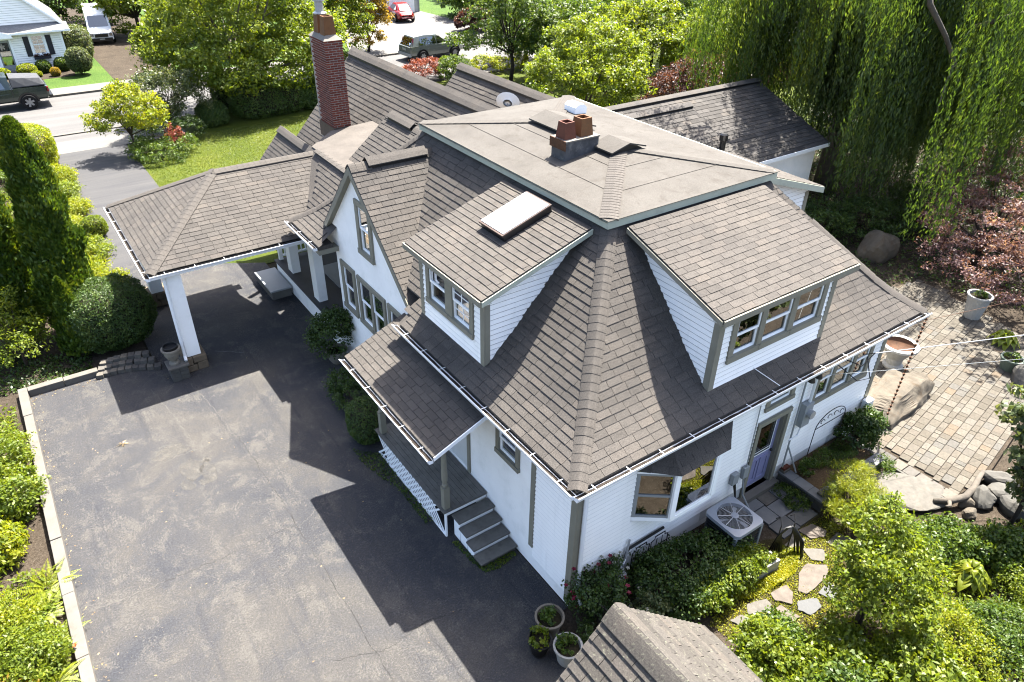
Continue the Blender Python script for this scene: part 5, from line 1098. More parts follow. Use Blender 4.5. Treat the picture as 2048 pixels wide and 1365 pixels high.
rb(6.14, 8.3, -0.96, -0.03, 0, 0.24, 'chip_mulch', 'wood_chips')
rb(5.92, 6.14, -0.20, -0.06, 0.336, 0.40, 'loose_brick', 'flag_pale'); rb(5.93, 6.13, -0.18, -0.08, 0.401, 0.46, 'loose_brick', 'brick_far'); rb(6.0, 6.2, -1.12, -0.98, 0.336, 0.40, 'loose_brick', 'flag_pale')
for k in range(4): m = MB(); m.box((8.32 + k * .0, -1.1 + k * .26, 0.0), (8.62, -1.1 + k * .26 + .25, 0.11)); o = m.build('flagstone', 'bluestone_pale', path, bevel=0.006)
# large stones
bt = tag(rock('boulder', None, (10.5, 0.0, 0.0), (1.5, 0.74, 0.52), 3, 'rock', 0.06, math.radians(9), 0.12, 5, 6.0, 0.5), 'big tan boulder slab under the rain chain at the patio edge', 'boulder')
_me = bt.data; _rs = np.random.RandomState(5); _co = np.empty(len(_me.vertices) * 3); _me.vertices.foreach_get('co', _co); _co = _co.reshape(-1, 3)
for _f, _a in ((4.0, .03), (9.0, .016), (20.0, .008)):
    for _ in range(3): _k = _rs.normal(size=3) * _f; _co *= 1 + (_a * np.sin(_co @ _k + _rs.rand() * 6))[:, None]
_me.vertices.foreach_set('co', _co.ravel()); _me.update()
tag(rock('boulder', None, (7.95, -1.95, 0.02), (0.95, 0.62, 0.13), 8, 'flag_pale', 0.2, math.radians(-38), 0.35, 4, 6.0, 0.3), 'flat white slab of rock lying left of the patio edge', 'boulder')
tag(rock('boulder', None, (18.3, 5.3, 0.0), (0.95, 0.6, 0.75), 11, 'rock', 0.25, 0.2, 0.1, 3), 'rounded tan boulder in deep shade behind the roof corner', 'boulder')
tag(rock('boulder', None, (14.6, -1.5, 0.0), (0.6, 0.5, 0.55), 21, 'rock_grey', 0.25, 0.5, 0.05, 3), 'grey boulder at the right edge of the patio', 'boulder')
gr = [(9.15, -3.0, .34, .26, .28), (9.65, -3.15, .30, .30, .24), (9.4, -3.55, .36, .24, .3), (10.1, -2.95, .4, .24, .26), (8.75, -2.85, .18, .15, .18), (8.55, -3.05, .2, .16, .14), (10.5, -3.3, .3, .25, .22)]
lab = ['pale grey garden rock just beyond the end of the driftwood', 'grey rock in the group right of the driftwood, second from the patio', 'blocky grey rock in front of the crook stand', 'long grey rock against the patio corner', 'small round tan rock below the driftwood end', 'small brown rock touching the flat white slab', 'grey rock at the far right of the group by the patio corner']
for i, (x, y, a, b, c) in enumerate(gr): tag(rock('garden_rock', None, (x, y, 0), (a, b, c), 30 + i, 'rock_grey' if i not in (4, 5) else 'rock', 0.2, i * .7, 0.1, 3), lab[i], 'rock', 'rocks round the patio corner')
gr2 = [(6.05, -3.35, .13, .1, .09), (6.22, -3.5, .12, .1, .1), (5.9, -3.55, .1, .08, .07), (6.35, -3.7, .16, .12, .1), (5.75, -3.75, .12, .1, .08), (6.6, -3.95, .28, .1, .1)]
lab2 = ['white pebble nearest the flowering shrub in the garden bed', 'smooth grey cobble beside the hosta bed', 'small white pebble left of the grey cobble', 'brown pebble right of the grey cobble', 'small pale pebble nearest the bottom path', 'long flat grey stone below the big hosta']
for i, (x, y, a, b, c) in enumerate(gr2): tag(rock('cobble', None, (x, y, 0), (a, b, c), 50 + i, 'pebble', 0.1, i, 0.0, 2), lab2[i], 'stone', 'cobbles in the garden bed')
m = MB(); R = random.Random(4); pts = [(8.15, -2.45, .14), (8.4, -2.68, .2), (8.75, -2.8, .22), (9.2, -2.76, .2), (9.6, -2.66, .19), (9.95, -2.6, .17)]; m.tube(pts, [.05, .075, .08, .07, .06, .045], 9); m.tube([(8.35, -2.66, .2), (8.2, -2.75, .22), (8.08, -2.72, .25)], [.05, .04, .02], 7); tag(m.build('driftwood', 'bark_grey', smooth=True), 'weathered driftwood log lying along the corner of the patio', 'log')
# fire bowl
t = thing('fire_bowl', 'round pale stone fire bowl with rusty inside on the far patio', 'fire bowl', (12.2, 0.98, 0.12)); m = MB(); m.lathe([(0.26, 0), (0.27, 0.06), (0.2, 0.12), (0.22, 0.3), (0.38, 0.55), (0.50, 0.66), (0.50, 0.72), (0.38, 0.72)], 28, cap=False); m.build('bowl', 'white_pot', t, smooth=False); m = MB(); m.lathe([(0.40, 0.715), (0.34, 0.62), (0.2, 0.52), (0.0, 0.48)], 28, cap=False); m.build('bowl_liner', 'rust', t, smooth=True)
# ------------------------------------------------------------------ pots, pedestals, walls
def potted(name, label, loc, prof, mat, soil_r, soil_z, cat='plant pot', n=20, group=None):
    t = thing(name, label, cat, loc, group=group); m = MB(); m.lathe(prof, n, cap=False); m.build('pot', mat, t, smooth=False); m = MB(); m.lathe([(soil_r, soil_z), (0.0, soil_z + .015)], n, cap=False); m.build('potting_soil', 'soil', t); return t
bell = [(0.0, 0), (0.14, 0), (0.16, 0.05), (0.19, 0.25), (0.215, 0.36), (0.235, 0.37), (0.24, 0.42), (0.205, 0.42), (0.19, 0.34)]
pot_a = potted('plant_pot', 'beige pot with a wide rim nearest the house corner, one of three', (-0.62, -0.22, 0), [(r * 1.12, z * 1.05) for r, z in bell], 'beige_pot', 0.225, 0.36); pot_b = potted('plant_pot', 'black pot of young plants left of the two pale pots', (-1.0, -0.44, 0), [(r * .92, z * .86) for r, z in bell], 'black_plastic', 0.18, 0.30); pot_c = potted('plant_pot', 'white pot with leafy seedlings next to the shed roof', (-0.70, -0.84, 0), [(r * 1.08, z * 1.0) for r, z in bell], 'white_pot', 0.21, 0.34)
pot_d = potted('plant_pot', 'round grey planter under the dark shrub beside the white gable wall', (-0.30, 9.75, 0), [(0, 0), (.16, 0), (.24, .15), (.28, .34), (.3, .36), (.3, .4), (.26, .4), (.24, .32)], 'urn', 0.25, 0.33)
pot_e = potted('plant_pot', 'tall white tapered pot standing on the shady patio', (16.7, 1.1, 0.1), [(0, 0), (.22, 0), (.33, .75), (.36, .75), (.36, .8), (.3, .8), (.28, .7)], 'white_pot', 0.29, 0.7); pot_f = potted('plant_pot', 'low pale green pot at the right edge of the patio', (14.75, -0.9, 0.1), [(0, 0), (.2, 0), (.28, .35), (.3, .35), (.3, .39), (.25, .39), (.24, .3)], 'green_pot', 0.25, 0.31)
t = thing('pedestal', 'low stone pedestal with a pale slab top beside the carport post', 'pedestal', (-4.04, 11.40, 0))
R = random.Random(9)
for c in range(3):
    for k in range(2): m = MB(); m.box((-.22 + k * .22, -.2, c * .13), (-.22 + k * .22 + .214, .2, c * .13 + .124)); m.build('base_stone', 'rock_grey', t, bevel=0.008)
m = MB(); m.box((-.26, -.24, .391), (.26, .24, .44)); m.build('slab', 'concrete', t, bevel=0.008)
t = thing('urn', 'pale cast stone urn with a black nursery pot inside, on the pedestal', 'urn', (-4.09, 11.42, 0.44)); m = MB(); m.lathe([(0, 0), (.13, 0), (.13, .04), (.07, .08), (.075, .12), (.14, .17), (.185, .28), (.2, .40), (.24, .43), (.24, .47), (.19, .47), (.18, .42)], 24, cap=False); m.build('urn_body', 'urn', t); m = MB(); m.lathe([(.17, .36), (.185, .54), (.17, .54), (.16, .48), (0, .47)], 22, cap=False); m.build('nursery_pot', 'black_plastic', t)
t = thing('retaining_wall', 'curved low wall of stacked grey blocks in front of the round boxwood', 'stone wall', (-5.0, 12.3, 0))
R = random.Random(12); A0, A1 = Vector((-0.86, 0.22, 0)), Vector((0.66, -0.25, 0)); n = 9
for c in range(3):
    for k in range(n - c):
        f = (k + .5 + c * .5) / n; p = A0 + (A1 - A0) * f; p.y += 0.16 * math.sin(f * 3.1) + c * .17
        m = MB(); m.box((-.082, -.10, 0), (.082, .10, .115)); o = m.build('block', 'wall_block', t, bevel=0.008); o.location = (p.x + R.uniform(-.01, .01), p.y, c * 0.12 * (0.4 + 0.6 * f)); o.rotation_euler = (0, 0, math.atan2(A1.y - A0.y, A1.x - A0.x) + R.uniform(-.08, .08))
t = thing('iron_fence', 'short run of black iron fence between the house corner and the shed', 'fence', (0.12, -0.10, 0))
for k in range(9): m = MB(); m.tube([(.02 * k, -.12 * k, 0), (.02 * k, -.12 * k, .62)], .011, 5); m.build('picket', 'iron', t)
for z in (.12, .55): m = MB(); m.bar((0, 0, z), (.16, -.96, z), .02, .02); m.build('fence_rail', 'iron', t)
# ------------------------------------------------------------------ air conditioner
t = thing('air_conditioner', 'square grey outdoor air conditioner with a fan grille beside the bay window', 'air conditioner', (3.60, -0.68, 0)); hx, hy, H = 0.40, 0.42, 0.84
def rrect(hx, hy, r, z, n=5):
    P = []
    for (cx, cy, a0) in ((hx - r, hy - r, 0), (-hx + r, hy - r, 90), (-hx + r, -hy + r, 180), (hx - r, -hy + r, 270)):
        for k in range(n): a = math.radians(a0 + 90 * k / (n - 1)); P.append((cx + r * math.cos(a), cy + r * math.sin(a), z))
    return P
m = MB(); m.prism(rrect(hx - .02, hy - .02, .1, 0.05), (0, 0, H - .13)); m.build('coil_body', 'ac_dark', t); m = MB(); m.prism(rrect(hx + .03, hy + .03, .1, 0.0), (0, 0, 0.05)); m.build('base_pan', 'concrete', t)
for k in range(8): m = MB(); m.prism(rrect(hx - .008, hy - .008, .1, 0.10 + k * .083), (0, 0, 0.010)); m.build('louvre', 'ac_grille', t)
for (x, y) in ((hx - .05, -hy + .03), (-hx + .02, -hy + .05), (hx - .02, hy - .06)): m = MB(); m.box((x - .03, y - .03, .05), (x + .03, y + .03, H - .08)); m.build('corner_post', 'ac_top', t)
m = MB(); n = 40; o_ = rrect(hx + .01, hy + .01, .11, H - .08, 10); fr = 0.345
ring = [(fr * math.cos(2 * math.pi * k / n + math.pi / 36), fr * math.sin(2 * math.pi * k / n + math.pi / 36), H) for k in range(n)]; top = [(p[0] * .985, p[1] * .985, H - .012) for p in o_]
m.add(o_ + top + ring + [(p[0] * .97, p[1] * .97, H - .09) for p in ring], [(k, (k + 1) % n, n + (k + 1) % n, n + k) for k in range(n)] + [(n + k, n + (k + 1) % n, 2 * n + (k + 1) % n, 2 * n + k) for k in range(n)] + [(2 * n + k, 2 * n + (k + 1) % n, 3 * n + (k + 1) % n, 3 * n + k) for k in range(n)]); m.build('top_cover', 'ac_top', t)
m = MB(); m.lathe([(0.33, H - .16), (0, H - .16)], 24, cap=False); m.build('fan_well', 'ac_dark', t)
for k in range(8): a = 2 * math.pi * k / 8 + .2; m = MB(); m.tube([(.06 * math.cos(a), .06 * math.sin(a), H + .012), (fr * math.cos(a), fr * math.sin(a), H + .002)], 0.007, 5); m.build('grille_spoke', 'galv', t)
m = MB()
for q in range(11):
    rr = 0.085 + q * .024; P = [(rr * math.cos(2 * math.pi * k / 28), rr * math.sin(2 * math.pi * k / 28), H + .010 - q * .0009) for k in range(29)]; m.tube(P, 0.0028, 4, cap=False)
o = m.build('grille_wire', 'galv', t); o['kind'] = 'stuff'; m = MB(); m.lathe([(0.075, H), (0.075, H + .018), (0.05, H + .024), (0, H + .026)], 18, cap=False); m.build('grille_hub', 'ac_top', t)
for k in range(3):
    a = 2 * math.pi * k / 3 + .5; m = MB(); P = []
    for (r_, w, dz) in ((.06, .05, 0), (.18, .16, .0), (.31, .22, .0)): P += [(r_ * math.cos(a - w / r_ / 2.5), r_ * math.sin(a - w / r_ / 2.5), H - .10), (r_ * math.cos(a + w / r_ / 2.5), r_ * math.sin(a + w / r_ / 2.5), H - .06)]
    m.add(P, [(0, 1, 3, 2), (2, 3, 5, 4)]); m.build('fan_blade', 'ac_top', t)
# gas meter, trellises, hose rack, trough
t = thing('gas_meter', 'pale blue grey gas meter with pipes at the foot of the clapboard wall', 'gas meter', (1.05, -0.18, 0)); m = MB(); m.box((-.12, -.12, .12), (.12, .08, .42)); m.build('meter_body', 'plastic_grey', t, bevel=0.04); m = MB(); m.tube([(-.08, 0, .42), (-.08, 0, .56), (-.16, .0, .6), (-.16, 0, 0)], .022, 8); m.tube([(.08, 0, .42), (.08, 0, .6), (.18, .05, .62), (.3, .12, 1.0)], .022, 8); m.lathe([(.09, .5), (.1, .56), (.06, .62)], 12, (-.05, -.02, 0)); m.build('pipe', 'galv', t)
m = MB(); m.tube([(1.30, -.05, 0.5), (1.30, -.08, .72), (1.35, -.08, .78), (2.25, -.08, .80)], .028, 8); tag(m.build('drain_pipe', 'iron'), 'black pipe running along the wall behind the small iron trellis', 'pipe')
def trellis(name, label, loc, w, h, rz):
    t = thing(name, label, 'trellis', loc, rz); 
    for k in range(2):
        m = MB(); x0 = k * (w / 2 + .02); w2 = w / 2 - .03
        m.tube([(x0, 0, 0), (x0, 0, h * .86), (x0 + w2 * .2, 0, h * .9), (x0 + w2 * .2, 0, h), (x0 + w2 * .8, 0, h), (x0 + w2 * .8, 0, h * .9), (x0 + w2, 0, h * .86), (x0 + w2, 0, 0)], .011, 5); m.tube([(x0 + w2 * .33, 0, 0), (x0 + w2 * .33, 0, h * .9)], .008, 5); m.tube([(x0 + w2 * .66, 0, 0), (x0 + w2 * .66, 0, h * .9)], .008, 5); m.tube([(x0, 0, h * .6), (x0 + w2, 0, h * .6)], .008, 5)
        m.build('trellis_panel', 'iron', t)
trellis('trellis', 'low black iron trellis against the wall behind the gas meter', (1.42, -0.12, 0), 0.95, 0.72, 0)
t = thing('arched_trellis', 'arched black iron trellis with scrolls behind the raised bed', 'trellis', (6.75, -0.16, 0.24)); m = MB(); P = [(0, 0, 0)] + [(0.55 - .55 * math.cos(a), 0, 0.95 + .35 * math.sin(a)) for a in [math.pi * k / 12 for k in range(13)]] + [(1.1, 0, 0)]; m.tube(P, .011, 5); m.tube([(0, 0, .95), (1.1, 0, .95)], .009, 5); m.build('arch', 'iron', t)
for k in range(4):
    m = MB(); c = 0.2 + k * .235; P = [(c + (.11 - .012 * j) * math.cos(j * .55), 0, 1.06 + .05 * (1 if k in (1, 2) else 0) + (.11 - .012 * j) * math.sin(j * .55)) for j in range(9)]; m.tube(P, .008, 5); m.build('scroll', 'iron', t)
t = thing('hose_rack', 'black iron rack hung with a coiled black hose behind the planting trough', 'hose rack', (4.25, -1.32, 0)); m = MB(); m.tube([(0, 0, 0), (0, 0, .75), (.06, .1, .86), (.03, .16, .78)], .012, 6); m.tube([(.3, -.1, 0), (.3, -.1, .72), (.38, .0, .83), (.34, .06, .76)], .012, 6); m.tube([(0, 0, .62), (.3, -.1, .6)], .012, 6); m.build('rack', 'iron', t)
R = random.Random(3); m = MB()
for k in range(6):
    o = k * .035; m.tube([(-.1 + o, .05 - o, .02), (-.02 + o * .6, 0, .45), (.1 + o, -.05, .66 - o * .3), (.28 + o * .4, -.1, .58), (.36 + o * .3, -.16 - o, .3), (.33 + R.uniform(-.1, .1), -.28 - o, .02)], .017, 6)
m.build('hose', 'black_plastic', t, smooth=True)
trough = thing('trough_planter', 'long stone trough of succulents at the end of the leafy bush', 'planter', (3.55, -1.50, 0), math.radians(-4)); m = MB(); 
for (a, b) in (((-.40, -.13, 0), (.40, -.09, .28)), ((-.40, .09, 0), (.40, .13, .28)), ((-.40, -.09, 0), (-.36, .09, .28)), ((.36, -.09, 0), (.40, .09, .28)), ((-.36, -.09, 0), (.36, .09, .2))): m.box(a, b)
m.build('trough', 'white_pot', trough)
tag(rock('standing_stone', None, (3.45, -1.30, 0), (.12, .04, .5), 77, 'rock_grey', 0.1, 0.3, 0, 2), 'flat oval grey stone standing up behind the trough planter', 'stone')
m = MB(); m.tube([(9.95, -3.65, 0), (9.95, -3.65, .75), (9.9, -3.6, .95), (9.72, -3.5, 1.0), (9.62, -3.45, .88), (9.70, -3.44, .82)], .010, 6); tag(m.build('crook_stand', 'iron'), 'thin black shepherd crook among the grey rocks', 'hook')
t = thing('folding_chair', 'dark folded patio chair leaning by the far corner of the house', 'chair', (9.75, 1.1, 0.12)); m = MB(); m.tube([(0, 0, 0), (.05, .1, .9)], .015, 6); m.tube([(.5, 0, 0), (.55, .1, .9)], .015, 6); m.tube([(0, 0, .02), (.5, 0, .02)], .015, 6); m.build('chair_frame', 'iron', t); m = MB(); m.obox((.03, .07, .45), (.5, 0, 0), (.02, .05, .42), (0, .02, 0)); m.build('chair_seat', 'plastic_grey', t)

# ------------------------------------------------------------------ shed in the foreground
shed = thing('shed', 'small garden shed with a lichen covered shingle roof at the bottom edge', 'shed', (-1.55, -4.4, 0)); o_ = Vector((-1.55, -4.4, 0))
sx, sz, se, sy0, sy1 = -1.55, 3.95, 2.05, -6.6, -2.5
m = MB(); 
for sg in (-1, 1):
    p = [Vector((0, sy0 + 4.4, sz - .02)), Vector((0, sy1 + 4.4, sz - .02)), Vector((sg * se, sy1 + 4.4, sz - se - .02)), Vector((sg * se, sy0 + 4.4, sz - se - .02))]; slab(m, p, 0.06)
sr = m.build('roof', 'shingle_shed', shed); TS = Tabs(); sll = se * math.sqrt(2)
def loc_S(S): return lambda u, v, h: S(u, v, h)
class TabsL(Tabs): pass
for sg in (-1, 1): TS.slope(planeS((sg * se, 4.4, sz - se), Y_, (-sg, 0, 1)), lambda v: sy0, lambda v: sy1 + .02, 0, sll, seed=61 + sg, course=0.15, tab=0.34, thick=0.022)
# distances for the shed were taken in its own frame
TS.t = [((sum((Vector(q) for q in vs), Vector()) / len(vs) + o_ - CAM).length, vs, fs, r) for (_, vs, fs, r) in TS.t]
TS.finish(sr, 'shingle_shed', 300)
caps([(0, sy1 + 4.4 + .02, sz + .03), (0, sy0 + 4.4, sz + .03)], sr, 0.40, 0.75, 0.16, mat='shingle_shed')
m = MB(); m.box((-1.75, -2.0, 0), (1.75, 1.6, 2.1)); m.build('wall', 'trim', shed)
for (y0, y1) in ((1.6, 1.5), (-2.0, -1.9)): m = MB(); m.prism([(-1.75, y0, 2.1), (1.75, y0, 2.1), (0, y0, 3.85)], (0, y1 - y0, 0)); m.build('gable_wall', 'trim', shed)
m = MB(); m.obox((-se, sy1 + 4.4, sz - se - .12), (se, 0, se), (0, .025, 0), (0, 0, .1)); m.build('rake_board', 'trim', shed); m = MB(); m.obox((0, sy1 + 4.4, sz - .12), (se, 0, -se), (0, .025, 0), (0, 0, .1)); m.build('rake_board', 'trim', shed)
# ------------------------------------------------------------------ vegetation
def unit(a): return a / np.maximum(np.linalg.norm(a, axis=1), 1e-9)[:, None]
def leaf_cards(P, A, N, L, Wd, rs, fold=0.25):
    """kite-shaped leaves: centre P, axis A, normal N, length L, width Wd"""
    n = len(P); A = unit(A); S = unit(np.cross(A, N)); N2 = np.cross(S, A); L = np.broadcast_to(L, n)[:, None]; Wd = np.broadcast_to(Wd, n)[:, None]
    V = np.empty((n, 4, 3)); V[:, 0] = P - A * L * .5; V[:, 1] = P + S * Wd * .5 + N2 * Wd * fold * .5 - A * L * .06; V[:, 2] = P + A * L * .5 - N2 * L * .12; V[:, 3] = P - S * Wd * .5 + N2 * Wd * fold * .5 - A * L * .06
    return V.reshape(-1, 3), np.arange(n * 4).reshape(n, 4)
def clumps(rs, ells, n, top_bias=0.0, inner=0.25, zmin=None):
    """clump centres spread over the skin of a union of ellipsoids"""
    w = np.array([e[1][0] * e[1][1] + e[1][2] * e[1][0] for e in ells], float); w /= w.sum(); out = []
    while len(out) < n:
        i = rs.choice(len(ells), p=w); c, r = np.array(ells[i][0], float), np.array(ells[i][1], float); d = rs.normal(size=3); d /= np.linalg.norm(d)
        if d[2] < -0.35 and rs.rand() < 0.8: continue
        k = 1.0 - inner * rs.rand() ** 1.5 * (2.2 if rs.rand() < .25 else 1.0); k += .30 * rs.rand() ** 2.5; p = c + d * r * k
        if zmin is not None and p[2] < zmin: continue
        inside = False
        for j, (c2, r2) in enumerate(ells):
            if j != i and (((p - np.array(c2)) / np.array(r2)) ** 2).sum() < 0.55: inside = True
        if inside and rs.rand() < .85: continue
        out.append((p, d))
    return out
def foliage(parent, name, ells, n, per, cr, L, Wd, mat, seed, flat=0.6, up=0.5, spread=0.35, zmin=None, inner=0.25, droop=0.0):
    n = int(n * 1.35); rs = np.random.RandomState(seed); cl = clumps(rs, ells, n, inner=inner, zmin=zmin); P, A, N, Rn = [], [], [], []
    for (c, d) in cl:
        k = max(4, int(per * rs.uniform(.6, 1.4))); r = cr * rs.uniform(.6, 1.35); q = rs.normal(size=(k, 3)); q = unit(q) * (rs.rand(k, 1) ** .45) * r; q[:, 2] *= flat
        P.append(c + q); out = unit(q + d * r * .5)
        N.append(unit(out * .7 + rs.normal(size=(k, 3)) * .55 + np.array([0, 0, up]))); a = unit(rs.normal(size=(k, 3)) + out * .6); a[:, 2] -= droop; A.append(a)
        Rn.append(np.clip(rs.normal(rs.uniform(.25, .75), .2, size=k), 0, 1))
    P = np.concatenate(P); A = np.concatenate(A); N = np.concatenate(N); Rn = np.concatenate(Rn); n_ = len(P)
    if zmin is not None: P[:, 2] = np.maximum(P[:, 2], zmin * .6)
    V, F = leaf_cards(P, A, N, L * rs.uniform(.65, 1.3, n_), Wd * rs.uniform(.7, 1.25, n_), rs)
    return mesh_np(name, V, F, mat, parent, Rn), cl
def limbs(parent, base, cl, r0, mat, seed, fork=0.35, k=9, name='trunk', lean=(0, 0), stems=1, hmin=0.4):
    rs = np.random.RandomState(seed); m = MB(); base = np.array(base, float); zs = sorted(c[0][2] for c in cl); ztop = zs[int(len(zs) * .8)]
    for s in range(stems):
        b = base + (np.array([rs.uniform(-.12, .12), rs.uniform(-.12, .12), 0]) * (stems > 1) * r0 * 8); fk = b + np.array([lean[0], lean[1], (ztop - base[2]) * fork]); mid = (b + fk) / 2 + rs.normal(size=3) * r0 * .5
        m.tube([b - np.array([0, 0, .05]), mid, fk], [r0, r0 * .85, r0 * .7], 8)
        for j in range(k):
            c = cl[rs.randint(len(cl))][0]
            if c[2] < fk[2] - .2: c = c + np.array([0, 0, abs(fk[2] - c[2])])
            st = fk - np.array([0, 0, rs.uniform(0, .25) * (fk[2] - b[2])]); md = st * .5 + c * .5 + rs.normal(size=3) * .06 * np.linalg.norm(c - st) + np.array([0, 0, .08 * np.linalg.norm(c - st)]); m.tube([st, md, st + (c - st) * .92], [r0 * .5, r0 * .28, r0 * .09], 5, cap=False)
    return m.build(name, mat, parent, smooth=True)
def plant(name, label, cat, loc, ells, n, per, cr, L, Wd, mat, seed, r0=0.05, bark='bark', group=None, fork=.35, k=8, part='crown', stem='trunk', stems=1, flowers=None, **kw):
    t = thing(name, label, cat, loc, group=group); o, cl = foliage(t, part, ells, n, per, cr, L, Wd, mat, seed, **kw); limbs(t, (0, 0, 0), cl, r0, bark, seed, fork, k, stem, stems=stems)
    if flowers:
        fm, fn, fs = flowers; rs = np.random.RandomState(seed + 1); P, A, N = [], [], []
        for _ in range(fn):
            c, d = cl[rs.randint(len(cl))]; ctr = c + d * cr * .8 + rs.normal(size=3) * cr * .5
            for a in range(5): ang = a * 1.257; P.append(ctr + np.array([math.cos(ang), math.sin(ang), 0]) * fs * .4); A.append([math.cos(ang), math.sin(ang), .3]); N.append([0, 0, 1])
        P = np.array(P); V, F = leaf_cards(P, np.array(A), np.array(N) + rs.normal(size=P.shape) * .2, fs, fs * .9, rs); mesh_np('blossoms', V, F, fm, t, rs.rand(len(P)))['kind'] = 'stuff'
    return t
def sheared(name, label, cat, loc, half, n, L, Wd, mat, seed, power=3.0, group=None, base=0.0, rz=0.0, lump=0.05, r0=.04):
    """clipped bush: leaves over the skin of a rounded box"""
    t = thing(name, label, cat, loc, rz, group); rs = np.random.RandomState(seed); h = np.array(half); d = unit(rs.normal(size=(n, 3)) * h[[1, 0, 2]] * 0 + rs.normal(size=(n, 3)))
    k = (np.abs(d) ** power).sum(axis=1) ** (-1 / power); P = d * k[:, None]; keep = P[:, 2] > -0.97; P = P[keep]; d = d[keep]; n = len(P)
    lm = sum(np.sin(P @ rs.normal(size=3) * f + rs.rand() * 6) for f in (4, 6, 9, 13)) * lump * .5; depth = 1 + lm - 0.10 * rs.rand(n) ** 2 + rs.normal(size=n) * .012
    nr = unit(np.sign(P) * np.abs(P) ** (power - 1) / h); Q = P * depth[:, None] * h; Q[:, 2] += h[2] + base
    N = unit(nr + rs.normal(size=(n, 3)) * .45); A = unit(rs.normal(size=(n, 3)) + nr * .7 + np.array([0, 0, .4])); cl = (np.sin(P @ rs.normal(size=3) * 9 + 1) + np.sin(P @ rs.normal(size=3) * 12)) * .12
    V, F = leaf_cards(Q, A, N, L * rs.uniform(.7, 1.3, n), Wd * rs.uniform(.7, 1.3, n), rs); mesh_np('foliage', V, F, mat, t, np.clip(rs.normal(.45, .2, n) + cl, 0, 1))
    m = MB(); pts = []
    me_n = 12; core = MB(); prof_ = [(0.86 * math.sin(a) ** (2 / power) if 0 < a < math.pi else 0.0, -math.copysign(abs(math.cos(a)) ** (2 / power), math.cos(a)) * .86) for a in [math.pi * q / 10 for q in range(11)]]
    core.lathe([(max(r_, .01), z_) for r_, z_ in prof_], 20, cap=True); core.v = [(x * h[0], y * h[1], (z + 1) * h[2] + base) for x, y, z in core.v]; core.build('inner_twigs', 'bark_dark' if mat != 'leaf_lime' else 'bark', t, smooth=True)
    m.tube([(0, 0, -.05), (0, 0, base + h[2])], [r0, r0 * .6], 6); m.build('stem', 'bark', t); return t
def column(name, label, loc, R0, H, n, mat, seed, L=.16, Wd=.06, lean=(0, 0), group=None, pw=0.75, lumps=9):
    """flame-shaped conifer of upright sprays"""
    t = thing(name, label, 'conifer', loc, group=group); rs = np.random.RandomState(seed); f = rs.rand(n) ** 0.9; a = rs.rand(n) * 2 * math.pi
    prof_ = np.minimum(1.0, (1 - f) ** pw * 1.25) * np.minimum(1, .55 + f * 4); ca, cf = rs.rand(90) * 2 * math.pi, rs.rand(90); lob = np.full(n, .80); tint = np.zeros(n)
    for q in range(90): da = np.abs((a - ca[q] + math.pi) % (2 * math.pi) - math.pi) * .55; df = (f - cf[q]) * H / R0 * .55; g = np.exp(-(da ** 2 + np.where(df > 0, df * 1.6, df * .8) ** 2) / .05); lob = np.maximum(lob, .80 + .36 * g); tint += g * rs.uniform(-.15, .3)
    r = R0 * prof_ * lob * (1 - .28 * rs.rand(n) ** 2.2) * (1 + .18 * rs.rand(n) ** 5)
    P = np.stack([r * np.cos(a) + lean[0] * f, r * np.sin(a) + lean[1] * f, .05 + f * H], 1); o = np.stack([np.cos(a), np.sin(a), np.full(n, .25)], 1); A = unit(np.stack([np.cos(a) * .55, np.sin(a) * .55, np.full(n, 1.0)], 1) + rs.normal(size=(n, 3)) * .35); N = unit(o + rs.normal(size=(n, 3)) * .4)
    V, F = leaf_cards(P, A, N, L * rs.uniform(.6, 1.4, n), Wd * rs.uniform(.7, 1.4, n), rs, .1); rn = np.clip(rs.normal(.36, .2, n) + tint, 0, 1); mesh_np('crown', V, F, mat, t, rn)
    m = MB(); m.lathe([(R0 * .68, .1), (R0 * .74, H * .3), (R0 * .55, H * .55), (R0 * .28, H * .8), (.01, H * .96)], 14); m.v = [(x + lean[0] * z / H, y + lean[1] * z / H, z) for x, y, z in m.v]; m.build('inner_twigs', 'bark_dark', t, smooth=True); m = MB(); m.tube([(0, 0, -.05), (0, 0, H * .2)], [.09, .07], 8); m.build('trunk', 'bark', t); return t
def fern(name, label, loc, n, L, seed, mat='leaf_lime', group=None, cat='fern'):
    t = thing(name, label, cat, loc, group=group); rs = np.random.RandomState(seed); P, A, N, Ls, Rn = [], [], [], [], []
    for i in range(n):
        a = 2 * math.pi * (i + rs.rand() * .7) / n; l = L * rs.uniform(.7, 1.15); el = rs.uniform(.6, 1.15); d = np.array([math.cos(a), math.sin(a), 0]); s = np.array([-math.sin(a), math.cos(a), 0]); b = rs.uniform(.3, .7)
        for q in range(26):
            f = (q + 1) / 26; p = d * l * f * math.cos(el * (1 - f * .5)) + np.array([0, 0, 1]) * l * (math.sin(el) * f - .62 * f * f * math.sin(el)); w = l * .17 * math.sin(math.pi * min(1, f * .9 + .12)) + .01
            for sg in (-1, 1): P.append(p + s * sg * w * .5); A.append(s * sg + d * .35 - np.array([0, 0, .15])); N.append(np.array([0, 0, 1]) + d * .3 * f); Ls.append(w); Rn.append(b + rs.normal() * .1)
    P = np.array(P); V, F = leaf_cards(P, np.array(A), np.array(N) + rs.normal(size=P.shape) * .12, np.array(Ls), L * .04, rs, .05); mesh_np('fronds', V, F, mat, t, np.array(Rn)); m = MB(); m.lathe([(.05, 0), (.03, .1)], 8); m.build('crown_base', 'bark', t); return t
